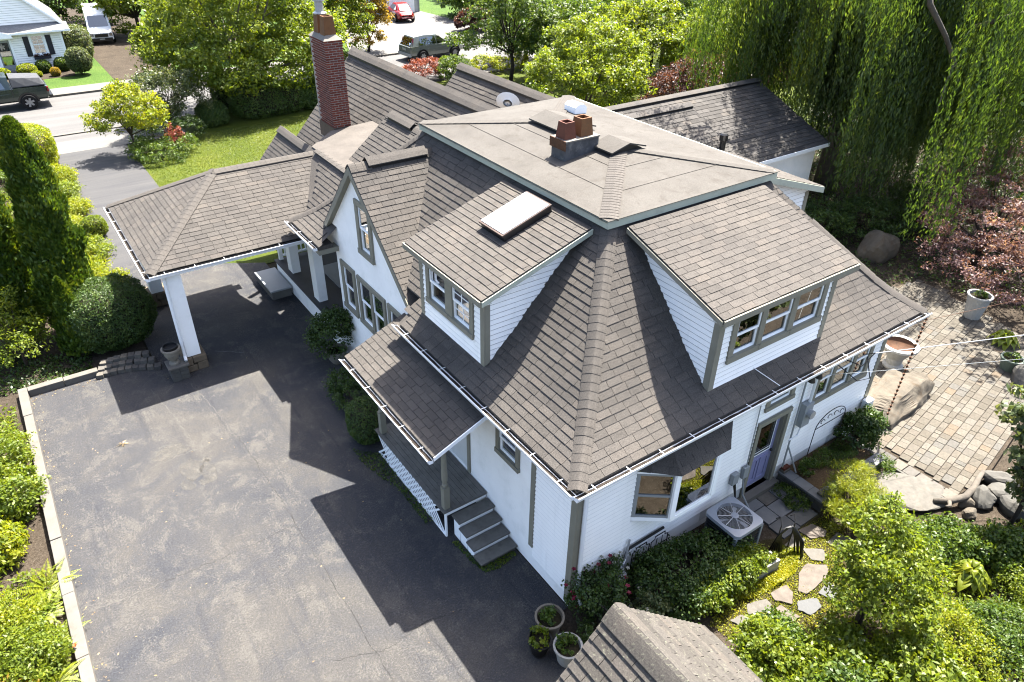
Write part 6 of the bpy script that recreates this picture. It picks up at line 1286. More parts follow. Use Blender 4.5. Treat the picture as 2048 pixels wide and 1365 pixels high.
def hosta(name, label, loc, n, L, seed, mat='leaf_lime'):
    t = thing(name, label, 'hosta', loc); rs = np.random.RandomState(seed)
    for i in range(n):
        a = i * 2.4 + rs.rand() * .4; f = (i + 1) / n; l = L * (.55 + .45 * f) * rs.uniform(.85, 1.1); d = np.array([math.cos(a), math.sin(a), 0]); s = np.array([-math.sin(a), math.cos(a), 0]); r0 = L * .25 + L * .75 * f; h0 = .42 - .28 * f; V = []; F = []
        for q in range(6):
            g = q / 5; c = d * (r0 * .3 + l * g) + np.array([0, 0, h0 + .14 * math.sin(g * 2.4) - .22 * g * g]); w = l * .33 * math.sin(math.pi * min(1, g * .90 + .10)) ** .9 + .003; V += [c - s * w + np.array([0, 0, .04]), c, c + s * w + np.array([0, 0, .04])]
        for q in range(5): F += [(q * 3, q * 3 + 1, q * 3 + 4, q * 3 + 3), (q * 3 + 1, q * 3 + 2, q * 3 + 5, q * 3 + 4)]
        mesh_np('leaf', np.array(V), np.array(F), mat, t, np.full(len(F), rs.uniform(.1, .8)))
    m = MB(); m.lathe([(.06, 0), (.04, .15)], 8); m.build('crown_base', 'bark', t); return t
def cover(name, label, poly, n, h, L, Wd, mat, seed, cat='ground cover', z=0.0, tuft=0.0):
    rs = np.random.RandomState(seed); xs = [p[0] for p in poly]; ys = [p[1] for p in poly]; P = []
    while len(P) < n:
        x, y = rs.uniform(min(xs), max(xs)), rs.uniform(min(ys), max(ys))
        if inside((x, y), poly): P.append((x, y, z + h * rs.rand() ** .7 * (.6 + .4 * math.sin(x * 7 + seed) * math.sin(y * 6))))
    P = np.array(P); N = unit(rs.normal(size=(n, 3)) * .6 + np.array([0, 0, 1])); A = unit(rs.normal(size=(n, 3)) + np.array([0, 0, tuft])); V, F = leaf_cards(P, A, N, L * rs.uniform(.6, 1.4, n), Wd * rs.uniform(.7, 1.3, n), rs); b = (np.sin(P[:, 0] * 5 + seed) + np.sin(P[:, 1] * 6)) * .12
    o = mesh_np(name, V, F, mat, None, np.clip(rs.normal(.5, .22, n) + b, 0, 1)); o['kind'] = 'stuff'; tag(o, label, cat); return o

# --- garden right of the house
cover('yellow_sedum', 'bright yellow green sedum carpet round the stepping stones', [(2.55, -1.55), (3.0, -1.42), (3.15, -1.62), (3.95, -1.70), (4.1, -1.45), (4.45, -1.25), (4.75, -1.6), (4.2, -1.9), (3.75, -1.92), (3.35, -1.88), (2.9, -1.82)], 9000, .09, .045, .022, 'leaf_sedum', 1)
cover('creeping_moss', 'low yellow green moss between the flagstones', [(1.85, -1.75), (2.5, -1.55), (3.0, -1.8), (4.2, -1.9), (4.75, -1.55), (5.0, -1.25), (5.85, -1.3), (5.9, -1.8), (5.0, -2.4), (4.55, -2.9), (3.2, -2.9), (2.0, -2.3)], 7000, .035, .035, .018, 'leaf_sedum', 2)
cover('weedy_edge', 'mossy weeds at the foot of the porch steps', [(-0.95, 1.9), (-0.86, 1.5), (-0.6, 1.42), (-0.1, 1.5), (-0.1, 1.68), (-0.8, 1.62), (-0.9, 2.5), (-1.0, 2.5)], 700, .06, .05, .02, 'leaf_arbor', 3)
cover('porch_weeds', 'weeds growing along the white lattice', [(-1.2, 3.2), (-1.02, 3.2), (-1.02, 5.7), (-1.5, 6.2), (-1.5, 5.6), (-1.2, 4.2)], 900, .10, .06, .025, 'leaf_mid', 4)
cover('bed_herbs', 'green feathery herbs in the raised bed', [(6.5, -0.15), (7.9, -0.15), (8.0, -0.7), (7.2, -0.75), (6.6, -0.35)], 2600, .28, .09, .012, 'leaf_mid', 5, z=.24, tuft=1.2)
plant('euonymus_bush', 'wide glossy leafy bush filling the bed under the bay window', 'shrub', (2.25, -0.85, 0), [((-.55, .15, .35), (.65, .5, .42)), ((.1, -.05, .38), (.75, .6, .42)), ((.75, -.1, .35), (.65, .45, .38)), ((-.35, -.4, .3), (.55, .35, .35)), ((.4, -.45, .28), (.7, .28, .32))], 260, 46, .17, .062, .036, 'leaf_deep', 21, r0=.03, part='foliage', stem='stem', stems=4, k=6)
plant('euonymus_bush', 'sunny leafy bush between the dark bush and the yellow sedum', 'shrub', (2.72, -1.42, 0), [((-.5, -.05, .28), (.5, .25, .33)), ((.1, 0, .32), (.55, .25, .36)), ((.6, .08, .3), (.4, .25, .32))], 150, 46, .14, .066, .04, 'leaf_bright', 22, r0=.025, part='foliage', stem='stem', stems=3, k=6)
plant('rose_bush', 'rose bush with dark crimson and white flowers at the house corner', 'rose bush', (0.33, -0.32, 0), [((-.15, .05, .6), (.35, .3, .4)), ((.25, -.1, .5), (.3, .3, .4))], 70, 40, .13, .055, .036, 'leaf_deep', 23, r0=.02, part='foliage', stem='stem', stems=4, k=5, flowers=('petal_red', 26, .055))
plant('white_rose', 'small white flowered rose against the corner board', 'rose bush', (0.75, -0.16, 0), [((0, 0, .65), (.25, .15, .3))], 26, 36, .12, .05, .034, 'leaf_deep', 24, r0=.015, part='foliage', stem='stem', stems=2, k=4, flowers=('petal_white', 12, .05))
plant('hydrangea', 'small hydrangea with cream flower heads beside the shed', 'shrub', (1.02, -1.05, 0), [((0, 0, .25), (.35, .28, .25))], 30, 40, .11, .07, .04, 'leaf_sage', 25, r0=.015, part='foliage', stem='stem', stems=3, k=4, flowers=('petal_white', 10, .05))
plant('dark_perennial', 'low dark perennials in the shade next to the pots', 'shrub', (0.15, -0.85, 0), [((0, 0, .2), (.45, .35, .22)), ((.3, .35, .2), (.3, .25, .2))], 50, 40, .12, .06, .03, 'leaf_deep', 26, r0=.015, part='foliage', stem='stem', stems=3, k=4)
plant('gold_cypress', 'fluffy yellow green threadleaf shrub beside the raised bed', 'shrub', (6.3, -1.62, 0), [((0, 0, .45), (.55, .5, .5)), ((.25, .25, .75), (.4, .35, .4)), ((-.3, -.1, .35), (.35, .35, .35))], 150, 70, .16, .10, .010, 'leaf_lime', 27, r0=.04, part='foliage', stem='stem', stems=2, k=6, up=.9, droop=-.5)
plant('small_shrub', 'small mounded shrub at the foot of the patio edge', 'shrub', (8.12, -1.12, 0), [((0, 0, .15), (.4, .28, .2))], 40, 40, .1, .045, .025, 'leaf_mid', 28, r0=.015, part='foliage', stem='stem', stems=2, k=4)
plant('small_shrub', 'low green mound under the raised bed wall beside the slabs', 'shrub', (5.72, -0.62, 0), [((0, 0, .1), (.24, .4, .16))], 40, 40, .09, .04, .025, 'leaf_mid', 29, r0=.015, part='foliage', stem='stem', stems=2, k=4)
plant('peony', 'dark green leafy bush between the arched trellis and the boulder', 'shrub', (8.2, -0.42, 0.1), [((0, 0, .5), (.45, .38, .5)), ((.2, -.1, .75), (.3, .3, .35))], 75, 44, .15, .09, .04, 'leaf_deep', 30, r0=.025, part='foliage', stem='stem', stems=4, k=5)
plant('bed_plant', 'leafy seedling in the wood chips of the raised bed', 'plant', (6.42, -0.42, .24), [((0, 0, .2), (.16, .14, .22))], 14, 22, .09, .08, .045, 'leaf_mid', 31, r0=.012, part='foliage', stem='stem', k=4)
plant('serviceberry', 'small multi stemmed tree with bright leaves over the stepping stones', 'tree', (3.95, -3.35, 0), [((.35, .25, 1.75), (.7, .65, .55)), ((-.25, .2, 1.35), (.5, .5, .45)), ((.75, -.1, 1.3), (.55, .6, .5)), ((.2, -.4, 1.1), (.6, .5, .45)), ((.55, .45, 2.15), (.4, .4, .35))], 210, 34, .2, .085, .046, 'leaf_bright', 32, r0=.035, bark='bark', stems=3, k=12, fork=.4, inner=.5)
bb = [((1.75, -2.95), .62, .75, 33, 'leaf_bright', 'rose shrub with pale buds right of the shed eave'), ((2.75, -3.75), .7, .6, 34, 'leaf_bright', 'leafy shrub at the bottom edge between shed and small tree'), ((2.2, -4.3), .6, .7, 39, 'leaf_mid', 'shrub at the bottom edge closest to the shed roof'), ((3.6, -4.7), .8, .7, 35, 'leaf_bright', 'light green shrub at the bottom edge below the small tree'), ((4.75, -4.6), .75, .6, 36, 'leaf_lime', 'leafy shrub right of the small tree at the bottom'), ((5.55, -4.85), .6, .45, 37, 'leaf_mid', 'dark palmate shrub at the bottom right corner'), ((2.4, -2.75), .45, .4, 38, 'leaf_mid', 'low shrub at the front of the stepping stones')]
for (c, r, h, sd, mt, lb) in bb: plant('garden_shrub', lb, 'shrub', (*c, 0), [((0, 0, h * .55), (r, r, h * .6)), ((r * .4, r * .3, h * .8), (r * .6, r * .6, h * .45))], 120, 38, .19, .05 + .011 * (sd % 6), .028 + .006 * (sd % 6), mt, sd, r0=.025, part='foliage', stem='stem', stems=4, k=6, inner=.55, group='shrubs along the bottom right', flowers=('petal_white', 14, .03) if sd in (33, 34) else None)
hosta('hosta', 'big lime green hosta with broad ribbed leaves in the right bed', (6.72, -3.92, 0), 46, .36, 3); hosta('hosta', 'yellow hosta in the shade beyond the patio', (15.9, -0.2, 0.05), 26, .36, 4)
gs = [((6.5, -2.95), .5, .65, 41, 'leaf_mid', 'shrub with bronze tips below the flat white slab'), ((7.15, -3.25), .5, .6, 42, 'leaf_mid', 'mid green shrub left of the grey rocks'), ((7.75, -4.1), .55, .7, 43, 'leaf_mid', 'dark shrub at the foot of the right hand tree'), ((5.6, -2.75), .35, .45, 44, 'leaf_bright', 'bright shrub behind the small tree'), ((7.35, -4.6), .4, .5, 45, 'leaf_bright', 'fine leaved green plant right of the lime hosta'), ((6.2, -5.0), .5, .5, 46, 'leaf_mid', 'leafy plant below the lime hosta'), ((8.5, -4.6), .5, .5, 47, 'leaf_bright', 'deep green plant at the right edge below the tree')]
for (c, r, h, sd, mt, lb) in gs: plant('garden_shrub', lb, 'shrub', (*c, 0), [((0, 0, h * .5), (r, r, h * .55))], 90, 34, .17, .05 + .012 * (sd % 5), .026 + .007 * (sd % 5), mt, sd, r0=.02, part='foliage', stem='stem', stems=3, k=5, inner=.6, group='shrubs in the right bed')
plant('fig_tree', 'slender tree with large leaves at the right edge of the patio', 'tree', (8.6, -3.75, 0), [((.45, .3, 2.55), (.75, .7, .6)), ((.1, .1, 1.9), (.5, .5, .45)), ((.7, -.1, 1.7), (.7, .6, .6)), ((.4, -.2, 1.1), (.5, .5, .4))], 110, 26, .22, .15, .09, 'leaf_sage', 48, r0=.05, bark='bark_dark', k=10, fork=.55, inner=.5)
cover('lily_blades', 'clump of long narrow lily leaves below the small tree', [(4.9, -3.6), (5.5, -3.6), (5.5, -4.1), (4.9, -4.1)], 420, .25, .5, .02, 'leaf_deep', 6, tuft=1.6)
cover('garden_cover', 'low mixed green plants filling the right hand bed', [(4.6, -2.6), (5.6, -2.2), (7.2, -2.7), (9.6, -4.0), (9.6, -6), (1.2, -6), (1.4, -3.2), (3.0, -3.1)], 15000, .26, .085, .04, 'leaf_bright', 12)
cover('pale_weeds', 'dry straw coloured weeds in the right bed', [(5.2, -3.4), (6.4, -3.7), (7.4, -5.6), (5.6, -5.4)], 1500, .08, .09, .02, 'leaf_lime', 7, tuft=.5)
for (par, sd, mt, h, r) in ((pot_a, 61, 'leaf_mid', .48, .14), (pot_b, 62, 'leaf_bright', .42, .17), (pot_c, 63, 'leaf_mid', .46, .17), (pot_e, 64, 'leaf_mid', .8, .16), (pot_f, 65, 'leaf_mid', .42, .16)):
    foliage(par, 'foliage', [((0, 0, h), (r, r, .1))], 16, 12, .07, .07, .045, mt, sd)
foliage(pot_d, 'foliage', [((0, 0, .95), (.5, .45, .6)), ((.1, -.15, 1.3), (.3, .3, .35)), ((-.3, .2, .8), (.35, .3, .3))], 110, 36, .2, .075, .04, 'leaf_deep', 66); o, cl_ = foliage(trough, 'succulents', [((-.2, 0, .28), (.18, .08, .1)), ((.15, 0, .3), (.2, .08, .12))], 26, 24, .08, .06, .03, 'leaf_lime', 67)
sheared('boxwood', 'clipped dark boxwood growing beside the side porch roof', 'shrub', (-1.02, 6.35, 0), (.42, .52, .55), 9000, .045, .026, 'leaf_box', 71, 2.6)
plant('wall_shrub', 'leafy low shrubs along the white wall left of the boxwood', 'shrub', (-0.75, 7.7, 0), [((0, 0, .3), (.4, .55, .35)), ((0, .7, .25), (.35, .4, .3))], 90, 38, .14, .06, .03, 'leaf_deep', 72, r0=.02, part='foliage', stem='stem', stems=4, k=5)

# --- left of the drive
sheared('boxwood', 'large round clipped boxwood beside the carport post', 'shrub', (-5.05, 14.15, 0), (1.12, 1.02, .92), 34000, .055, .030, 'leaf_box', 73, 2.5, lump=.04)
column('arborvitae', 'tall dark arborvitae left of the round boxwood', (-5.75, 15.2, 0), .74, 6.1, 42000, 'leaf_arbor', 81, L=.15, Wd=.055, pw=.5); column('arborvitae', 'second tall arborvitae at the left edge behind the first', (-7.1, 16.2, 0), .74, 6.0, 30000, 'leaf_arbor', 82, L=.15, Wd=.055, pw=.5); column('arborvitae', 'short arborvitae in front of the tall one', (-5.95, 14.0, 0), .45, 2.3, 9000, 'leaf_arbor', 83, L=.13, Wd=.05)
plant('loose_shrub', 'loose airy shrub with bright leaves at the left edge', 'shrub', (-7.3, 14.1, 0), [((0, 0, .9), (.7, .8, .8)), ((-.3, .8, 1.4), (.7, .8, .8)), ((-.2, .5, .5), (.6, .9, .5))], 130, 30, .25, .09, .045, 'leaf_bright', 84, r0=.03, part='foliage', stem='stem', stems=4, k=7, inner=.5)
sheared('clipped_hedge', 'yellow green clipped hedge where the front drive meets the street', 'hedge', (-6.0, 31.2, 0), (1.75, 1.45, .85), 34000, .07, .04, 'leaf_lime', 85, 4.0, lump=.03)
yg = [((-4.75, 28.6), .7, .6, 91, 'leaf_lime', 'yellow green shrub along the front drive near the clipped hedge'), ((-4.9, 26.6), .75, .55, 92, 'leaf_bright', 'light green shrub along the front drive, third from the carport'), ((-4.7, 24.6), .6, .5, 93, 'leaf_lime', 'golden flowering plants along the front drive'), ((-5.3, 22.8), .8, .5, 94, 'leaf_lime', 'yellow shrub along the front drive, behind the small round bush'), ((-4.9, 20.3), .75, .55, 95, 'leaf_bright', 'yellow leaved plants beside the carport roof'), ((-5.0, 17.6), .85, .8, 96, 'leaf_lime', 'yellow green shrub behind the carport post'), ((-6.3, 19.5), 1.1, .9, 97, 'leaf_bright', 'pale green shrub behind the tall arborvitae'), ((-6.5, 25.0), 1.3, 1.0, 98, 'leaf_bright', 'bushy green shrub behind the plants of the front drive'), ((-7.2, 28.5), 1.3, 1.1, 99, 'leaf_mid', 'green shrub left of the clipped hedge')]
for (c, r, h, sd, mt, lb) in yg: plant('border_shrub', lb, 'shrub', (*c, 0), [((0, 0, h * .45), (r, r, h * .55)), ((r * .3, -r * .4, h * .4), (r * .7, r * .6, h * .5))], 90, 36, .2, .075, .035, mt, sd, r0=.02, part='foliage', stem='stem', stems=3, k=5, group='plants along the front drive')
sheared('boxwood', 'small round bush beside the front drive', 'shrub', (-4.3, 21.9, 0), (.42, .42, .38), 5000, .06, .03, 'leaf_bright', 100, 2.3)
cover('drive_edge_plants', 'mixed low yellow plants edging the front drive', [(-5.6, 18.2), (-4.55, 18.2), (-4.4, 31), (-6, 31)], 22000, .35, .11, .035, 'leaf_lime', 8)
cover('shady_ivy', 'dark ivy under the arborvitae', [(-9, 12.95), (-5.9, 12.95), (-5.8, 13.6), (-9, 16)], 2500, .14, .08, .05, 'leaf_deep', 9)
ll = [((-8.15, 9.9), .75, .85, 101, 'leaf_bright', 'dense green shrub left of the border, farthest from the camera'), ((-8.05, 8.5), .7, .8, 102, 'leaf_bright', 'dense green shrub left of the border, nearer the ferns'), ((-8.35, 7.2), .5, .5, 103, 'leaf_lime', 'light green weedy shrub left of the border above the gravel'), ((-8.5, 5.2), .6, .55, 104, 'leaf_lime', 'bright leafy plants left of the tall fern'), ((-8.1, 4.2), .6, .55, 105, 'leaf_bright', 'bright leafy shrub with an orange flower at the left edge'), ((-8.6, 3.3), .6, .5, 106, 'leaf_gold', 'bronze green shrub at the bottom left corner')]
for (c, r, h, sd, mt, lb) in ll: plant('left_shrub', lb, 'shrub', (c[0] - .22, c[1], 0), [((0, 0, h * .5), (r, r, h * .55)), ((r * .35, -r * .3, h * .6), (r * .55, r * .6, h * .45))], 130, 38, .18, .06 + .012 * (sd % 4), .03 + .006 * (sd % 4), mt, sd, inner=.5, r0=.022, part='foliage', stem='stem', stems=4, k=6, group='shrubs left of the drive border', flowers=('petal_orange', 2, .06) if sd == 105 else None)
fe = [((-7.85, 5.75), .62, 1, 'tall yellow green fern beside the border, farthest of the ferns'), ((-7.95, 5.15), .6, 2, 'yellow green fern just below the tallest one'), ((-7.8, 4.4), .55, 3, 'fern pressed against the border wall'), ((-7.95, 3.55), .6, 4, 'fern at the bottom left corner nearest the border')]
for (c, L, sd, lb) in fe: fern('fern', lb, (*c, 0), 15, L, sd, group='ferns left of the drive')
cover('left_bed_cover', 'low mixed green plants covering the bed left of the border', [(-11, -2), (-7.75, -2), (-7.75, 6.2), (-8.4, 6.4), (-8.6, 7.4), (-7.75, 7.9), (-7.75, 12.3), (-11, 12.3)], 16000, .3, .1, .045, 'leaf_bright', 11)
# --- front garden
plant('dogwood', 'small tree with lime yellow leaves at the end of the front drive', 'tree', (-1.2, 30.6, 0), [((.2, 0, 2.0), (1.3, 1.2, .75)), ((-.6, 0, 1.6), (.9, .9, .5)), ((.9, -.3, 1.5), (.8, .8, .5)), ((0, .2, 2.6), (.7, .7, .5))], 150, 40, .27, .13, .065, 'leaf_lime', 111, r0=.06, k=10, fork=.4, inner=.4)
plant('viburnum', 'grey green tall shrub behind the lime yellow tree', 'shrub', (1.0, 32.9, 0), [((-.6, 0, 1.5), (1.3, .9, 1.3)), ((.9, .2, 1.5), (1.2, .9, 1.2)), ((.2, -.1, 2.3), (1.3, .8, .8))], 180, 42, .3, .12, .06, 'leaf_sage', 112, r0=.05, part='foliage', stem='stem', stems=4, k=7, flowers=('petal_white', 40, .07))
plant('red_barberry', 'dark red leaved shrub in the flower bed by the lawn', 'shrub', (.55, 29.9, 0), [((0, 0, .6), (.35, .35, .55))], 35, 36, .16, .08, .05, 'leaf_redbush', 113, r0=.02, part='foliage', stem='stem', stems=3, k=4)
plant('flower_bed_shrub', 'leafy perennials in the curved bed in front of the lime tree', 'shrub', (-.4, 28.9, 0), [((0, 0, .3), (1.0, .8, .45)), ((.9, .7, .35), (.8, .8, .5)), ((-.5, .9, .3), (.7, .8, .45))], 130, 36, .22, .09, .045, 'leaf_mid', 114, r0=.02, part='foliage', stem='stem', stems=4, k=5)
plant('flower_bed_shrub', 'dark shrub at the foot of the lime yellow tree', 'shrub', (.2, 31.3, 0), [((0, 0, .5), (1.2, .7, .7)), ((1.2, .2, .5), (.8, .7, .6))], 110, 36, .22, .09, .045, 'leaf_deep', 115, r0=.02, part='foliage', stem='stem', stems=4, k=5)
plant('yellow_perennial', 'yellow leaved plant in front of the lawn behind the carport roof', 'shrub', (2.5, 21.0, 0), [((0, 0, .7), (.9, .7, .7)), ((-1.0, .3, .8), (.5, .5, .6))], 60, 34, .2, .09, .045, 'leaf_gold', 116, r0=.02, part='foliage', stem='stem', stems=3, k=5)
hd = [((3.1, 33.1), (.75, .62, .55), 'dark rounded hedge left of the long hedge'), ((6.2, 33.4), (2.0, .8, .8), 'long dark clipped hedge in the shade of the big tree'), ((8.9, 33.6), (1.1, .8, .72), 'dark clipped hedge right behind the chimney'), ((5.4, 35.0), (1.7, .6, .95), 'taller dark hedge along the street under the big tree')]
for i, (c, h, lb) in enumerate(hd): sheared('dark_hedge', lb, 'hedge', (*c, 0), h, 14000, .09, .05, 'leaf_box', 120 + i, 3.2, group='hedges under the big tree')
plant('shade_tree', 'big spreading leafy tree on the front lawn left of the chimney', 'tree', (5.6, 34.8, 0), [((-3.2, -.6, 2.4), (1.7, 1.5, 1.0)), ((0, -1.8, 2.2), (2.4, 1.3, .9)), ((2.6, -1.4, 2.3), (1.6, 1.4, 1.0)), ((0, 1.0, 4.6), (3.6, 3.2, 2.2)), ((-2.4, .5, 3.6), (2.4, 2.2, 1.6)), ((2.8, .5, 3.9), (2.6, 2.4, 1.7)), ((.5, .5, 6.6), (3.0, 3.0, 2.0)), ((-1.2, -1.0, 3.0), (2.2, 1.6, 1.1)), ((1.8, -1.2, 3.2), (2.0, 1.6, 1.2)), ((4.4, 1.0, 3.0), (1.5, 1.5, 1.2))], 560, 62, .55, .19, .10, 'leaf_bright', 130, r0=.22, bark='bark_grey', k=16, fork=.38, inner=.35)
plant('gold_tree', 'golden yellow tree across the street right of the chimney', 'tree', (17.3, 44.6, 0), [((0, 0, 2.6), (1.6, 1.5, 2.0)), ((-1.1, 0, 3.4), (1.2, 1.2, 1.6)), ((.6, 0, 4.2), (1.2, 1.2, 1.5))], 190, 46, .4, .20, .10, 'leaf_gold', 131, r0=.12, k=10, inner=.4)
plant('street_tree', 'green tree directly behind the chimney top', 'tree', (13.2, 40.0, 0), [((0, 0, 3.2), (2.0, 1.6, 2.2)), ((-1.2, 0, 2.2), (1.3, 1.3, 1.5)), ((.5, .3, 5.0), (1.8, 1.6, 1.6))], 240, 48, .42, .19, .1, 'leaf_bright', 132, r0=.14, k=10, inner=.35)
plant('redbud', 'slender tree with layered branches in front of the parked car', 'tree', (21.4, 32.6, 0), [((-.4, 0, 4.0), (2.4, 2.0, 1.0)), ((-2.6, .3, 2.6), (1.5, 1.3, .6)), ((1.8, .2, 3.6), (1.8, 1.8, 1.0)), ((-.5, 0, 5.6), (2.0, 1.8, 1.2)), ((.6, -.4, 2.3), (1.4, 1.2, .7))], 230, 44, .4, .17, .1, 'leaf_mid', 133, r0=.14, bark='bark_dark', k=16, fork=.35, inner=.5)
plant('bright_tree', 'rounded bright green tree behind the upper roof', 'tree', (17.2, 20.6, 0), [((0, 0, 3.4), (2.4, 2.2, 1.7)), ((1.8, 0, 3.0), (1.6, 1.6, 1.5)), ((-1.7, 0, 3.0), (1.4, 1.4, 1.3)), ((.3, 0, 4.8), (1.6, 1.5, 1.0))], 300, 56, .35, .15, .085, 'leaf_bright', 134, r0=.13, k=12)
plant('red_maple_bush', 'low mound of dark red maple beside the silver car', 'shrub', (17.0, 36.0, 0), [((0, 0, .5), (1.3, .9, .6))], 90, 40, .25, .12, .06, 'leaf_redbush', 135, r0=.05, part='foliage', stem='stem', stems=2, k=5)
plant('round_bush', 'round green bush beside the red maple mound', 'shrub', (18.2, 34.6, 0), [((0, 0, .75), (.9, .9, .75)), ((.8, .5, .6), (.8, .8, .6))], 100, 44, .24, .12, .06, 'leaf_mid', 136, r0=.05, part='foliage', stem='stem', stems=2, k=5)
plant('verge_shrub', 'lime green shrubs along the street under the redbud', 'shrub', (20.8, 35.0, 0), [((0, 0, .5), (1.5, .6, .6)), ((2.2, 0, .5), (1.5, .6, .6))], 110, 36, .22, .12, .06, 'leaf_lime', 137, r0=.03, part='foliage', stem='stem', stems=3, k=5)
bg = [((24.6, 31.5), 2.2, 4.4, 146, 'leaf_mid', 'leafy tree right of the redbud'), ((28.6, 34.0), 2.6, 5.2, 147, 'leaf_bright', 'full green tree left of the conifer trunk'), ((37.5, 30.5), 3.0, 5.5, 148, 'leaf_mid', 'full green tree right of the conifer trunk'), ((22.5, 25.0), 1.9, 3.6, 149, 'leaf_bright', 'rounded green tree behind the bright tree'), ((26.3, 27.5), 2.6, 5.0, 140, 'leaf_bright', 'green tree left of the willow behind the right wing'), ((30.5, 29.5), 2.8, 6.5, 141, 'leaf_mid', 'green tree right of the dark conifer trunk'), ((29.5, 24.5), 2.2, 4.6, 142, 'leaf_bright', 'leafy tree behind the wine red maple'), ((25.5, 36.5), 2.2, 4.0, 143, 'leaf_mid', 'green tree beyond the bright rounded tree')]
for (c, r, h, sd, mt, lb) in bg: plant('background_tree', lb, 'tree', (*c, 0), [((0, 0, h * .6), (r, r, h * .35)), ((r * .5, 0, h * .8), (r * .7, r * .7, h * .25)), ((-r * .5, 0, h * .5), (r * .7, r * .7, h * .3))], 190, 48, .45, .18, .1, mt, sd, r0=.15, k=10, group='trees behind the right wing')
plant('wine_maple', 'wine red maple behind the ridge of the right wing', 'tree', (23.6, 19.0, 0), [((0, 0, 2.2), (2.3, 1.8, 1.4)), ((-1.9, 0, 1.9), (1.4, 1.4, 1.2)), ((2.1, .2, 2.3), (1.5, 1.4, 1.2))], 230, 46, .35, .13, .06, 'leaf_wine', 145, r0=.12, k=10, bark='bark_dark')
plant('japanese_maple', 'spreading japanese maple with dusky pink leaves at the right edge', 'tree', (20.3, 2.9, 0), [((0, 0, 1.7), (2.2, 1.8, .6)), ((1.8, .6, 2.3), (2.0, 1.8, .6)), ((-1.6, -.6, 1.1), (1.6, 1.4, .45)), ((-1.2, -2.0, .8), (1.6, 1.3, .4)), ((1.0, -1.6, 1.3), (2.0, 1.4, .5)), ((3.4, .8, 2.8), (1.6, 1.6, .6))], 420, 46, .3, .11, .045, 'leaf_plum', 146, r0=.12, bark='bark_dark', k=16, fork=.4, flat=.4, up=.9)
plant('added_shade_tree', 'unseen tree added beyond the right edge to dapple the patio with shade', 'tree', (20.3, -0.2, 0), [((-1.5, .6, 6.2), (2.4, 2.2, 1.2)), ((.5, -1.2, 6.6), (2.2, 2.0, 1.2)), ((-2.6, -1.4, 5.6), (1.8, 1.6, .9))], 110, 36, .5, .2, .11, 'leaf_mid', 158, r0=.16, k=12, inner=.5)  # out-of-view tree, added only to throw dappled shade on the patio
us = [((27.5, 9.5), 1.6, 2.0, 162, 'shaded shrub behind the willow trunk'), ((31.0, 8.0), 1.8, 2.2, 163, 'shaded shrub below the deck'), ((25.0, 14.0), 1.6, 2.2, 164, 'shaded shrub beyond the right wing'), ((29.0, 15.5), 1.8, 2.4, 165, 'shaded shrub in front of the brick wall'), ((21.5, 15.8), 1.3, 1.6, 166, 'shaded shrub behind the end of the right wing'), ((17.8, 7.4), 1.0, 1.3, 150, 'dark shrub in deep shade right of the white dormer'), ((19.6, 6.6), 1.1, 1.3, 151, 'dark shrub under the left part of the willow'), ((21.6, 5.9), 1.2, 1.5, 152, 'shaded shrub under the middle of the willow'), ((16.6, 8.0), .8, 1.0, 153, 'low dark shrub against the right wing wall'), ((23.6, 6.2), 1.3, 1.6, 154, 'shaded shrub behind the japanese maple'), ((26.0, 5.0), 1.4, 1.8, 155, 'shaded shrub at the right edge under the willow')]
for (c, r, h, sd, lb) in us: plant('understory_shrub', lb, 'shrub', (*c, 0), [((0, 0, h * .5), (r, r, h * .55))], 80, 40, .26, .1, .05, 'leaf_deep', sd, r0=.04, part='foliage', stem='stem', stems=3, k=5, group='shrubs in the shade of the willow')
cover('shade_ground_cover', 'dark leafy ground cover under the willow', [(13.5, 4.3), (17.8, 3.3), (19, -1), (24, -1), (42, 4), (42, 18), (19.6, 16), (19.4, 8.6), (13, 8.4)], 26000, .3, .12, .06, 'leaf_deep', 10)
# weeping willow
wt = thing('weeping_willow', 'huge weeping willow trailing green strands over the right wing', 'tree', (22.3, 10.3, 0)); rs = np.random.RandomState(160); m = MB()
m.tube([(0, 0, -.1), (.15, .1, 2.0), (.1, -.1, 4.5)], [.5, .42, .36], 12); heads = []
for i in range(24):
    a = 2 * math.pi * i / 24 + rs.uniform(-.15, .15); rr = rs.uniform(2.5, 8.4); h = 11.8 - (rr / 8.4) ** 2 * rs.uniform(2.4, 4.4); e = np.array([rr * math.cos(a), rr * math.sin(a), h]); st = np.array([.1, -.1, rs.uniform(3.2, 4.5)]); p1 = st + (e - st) * .35 + np.array([0, 0, 1.6]); p2 = st + (e - st) * .7 + np.array([0, 0, 1.3])
    m.tube([st, p1, p2, e], [.16, .11, .07, .03], 6, cap=False); heads += [(p1, a), (p2, a), (e, a), ((p2 + e) / 2, a), ((p1 + p2) / 2, a)]
m.tube([(0, 0, 5.2), (-2.6, -3.0, 9.3), (-4.35, -4.4, 8.2), (-3.0, -4.5, 7.2), (-2.1, -4.6, 6.35), (-1.3, -4.6, 5.6)], [.16, .12, .09, .075, .06, .03], 7, cap=False); m.tube([(-2.1, -4.6, 6.35), (-2.6, -4.8, 5.6), (-2.8, -4.9, 4.9)], [.04, .03, .012], 5, cap=False)
m.build('trunk', 'bark_grey', wt, smooth=True)
P, A, N, Rn = [], [], [], []; twig = MB()
cur = []
for (h_, a) in heads:
    cur.append((h_ + rs.normal(size=3) * np.array([.7, .7, .3]), a))
    if rs.rand() < .45: cur.append((h_ + rs.normal(size=3) * np.array([.9, .9, .3]), a))
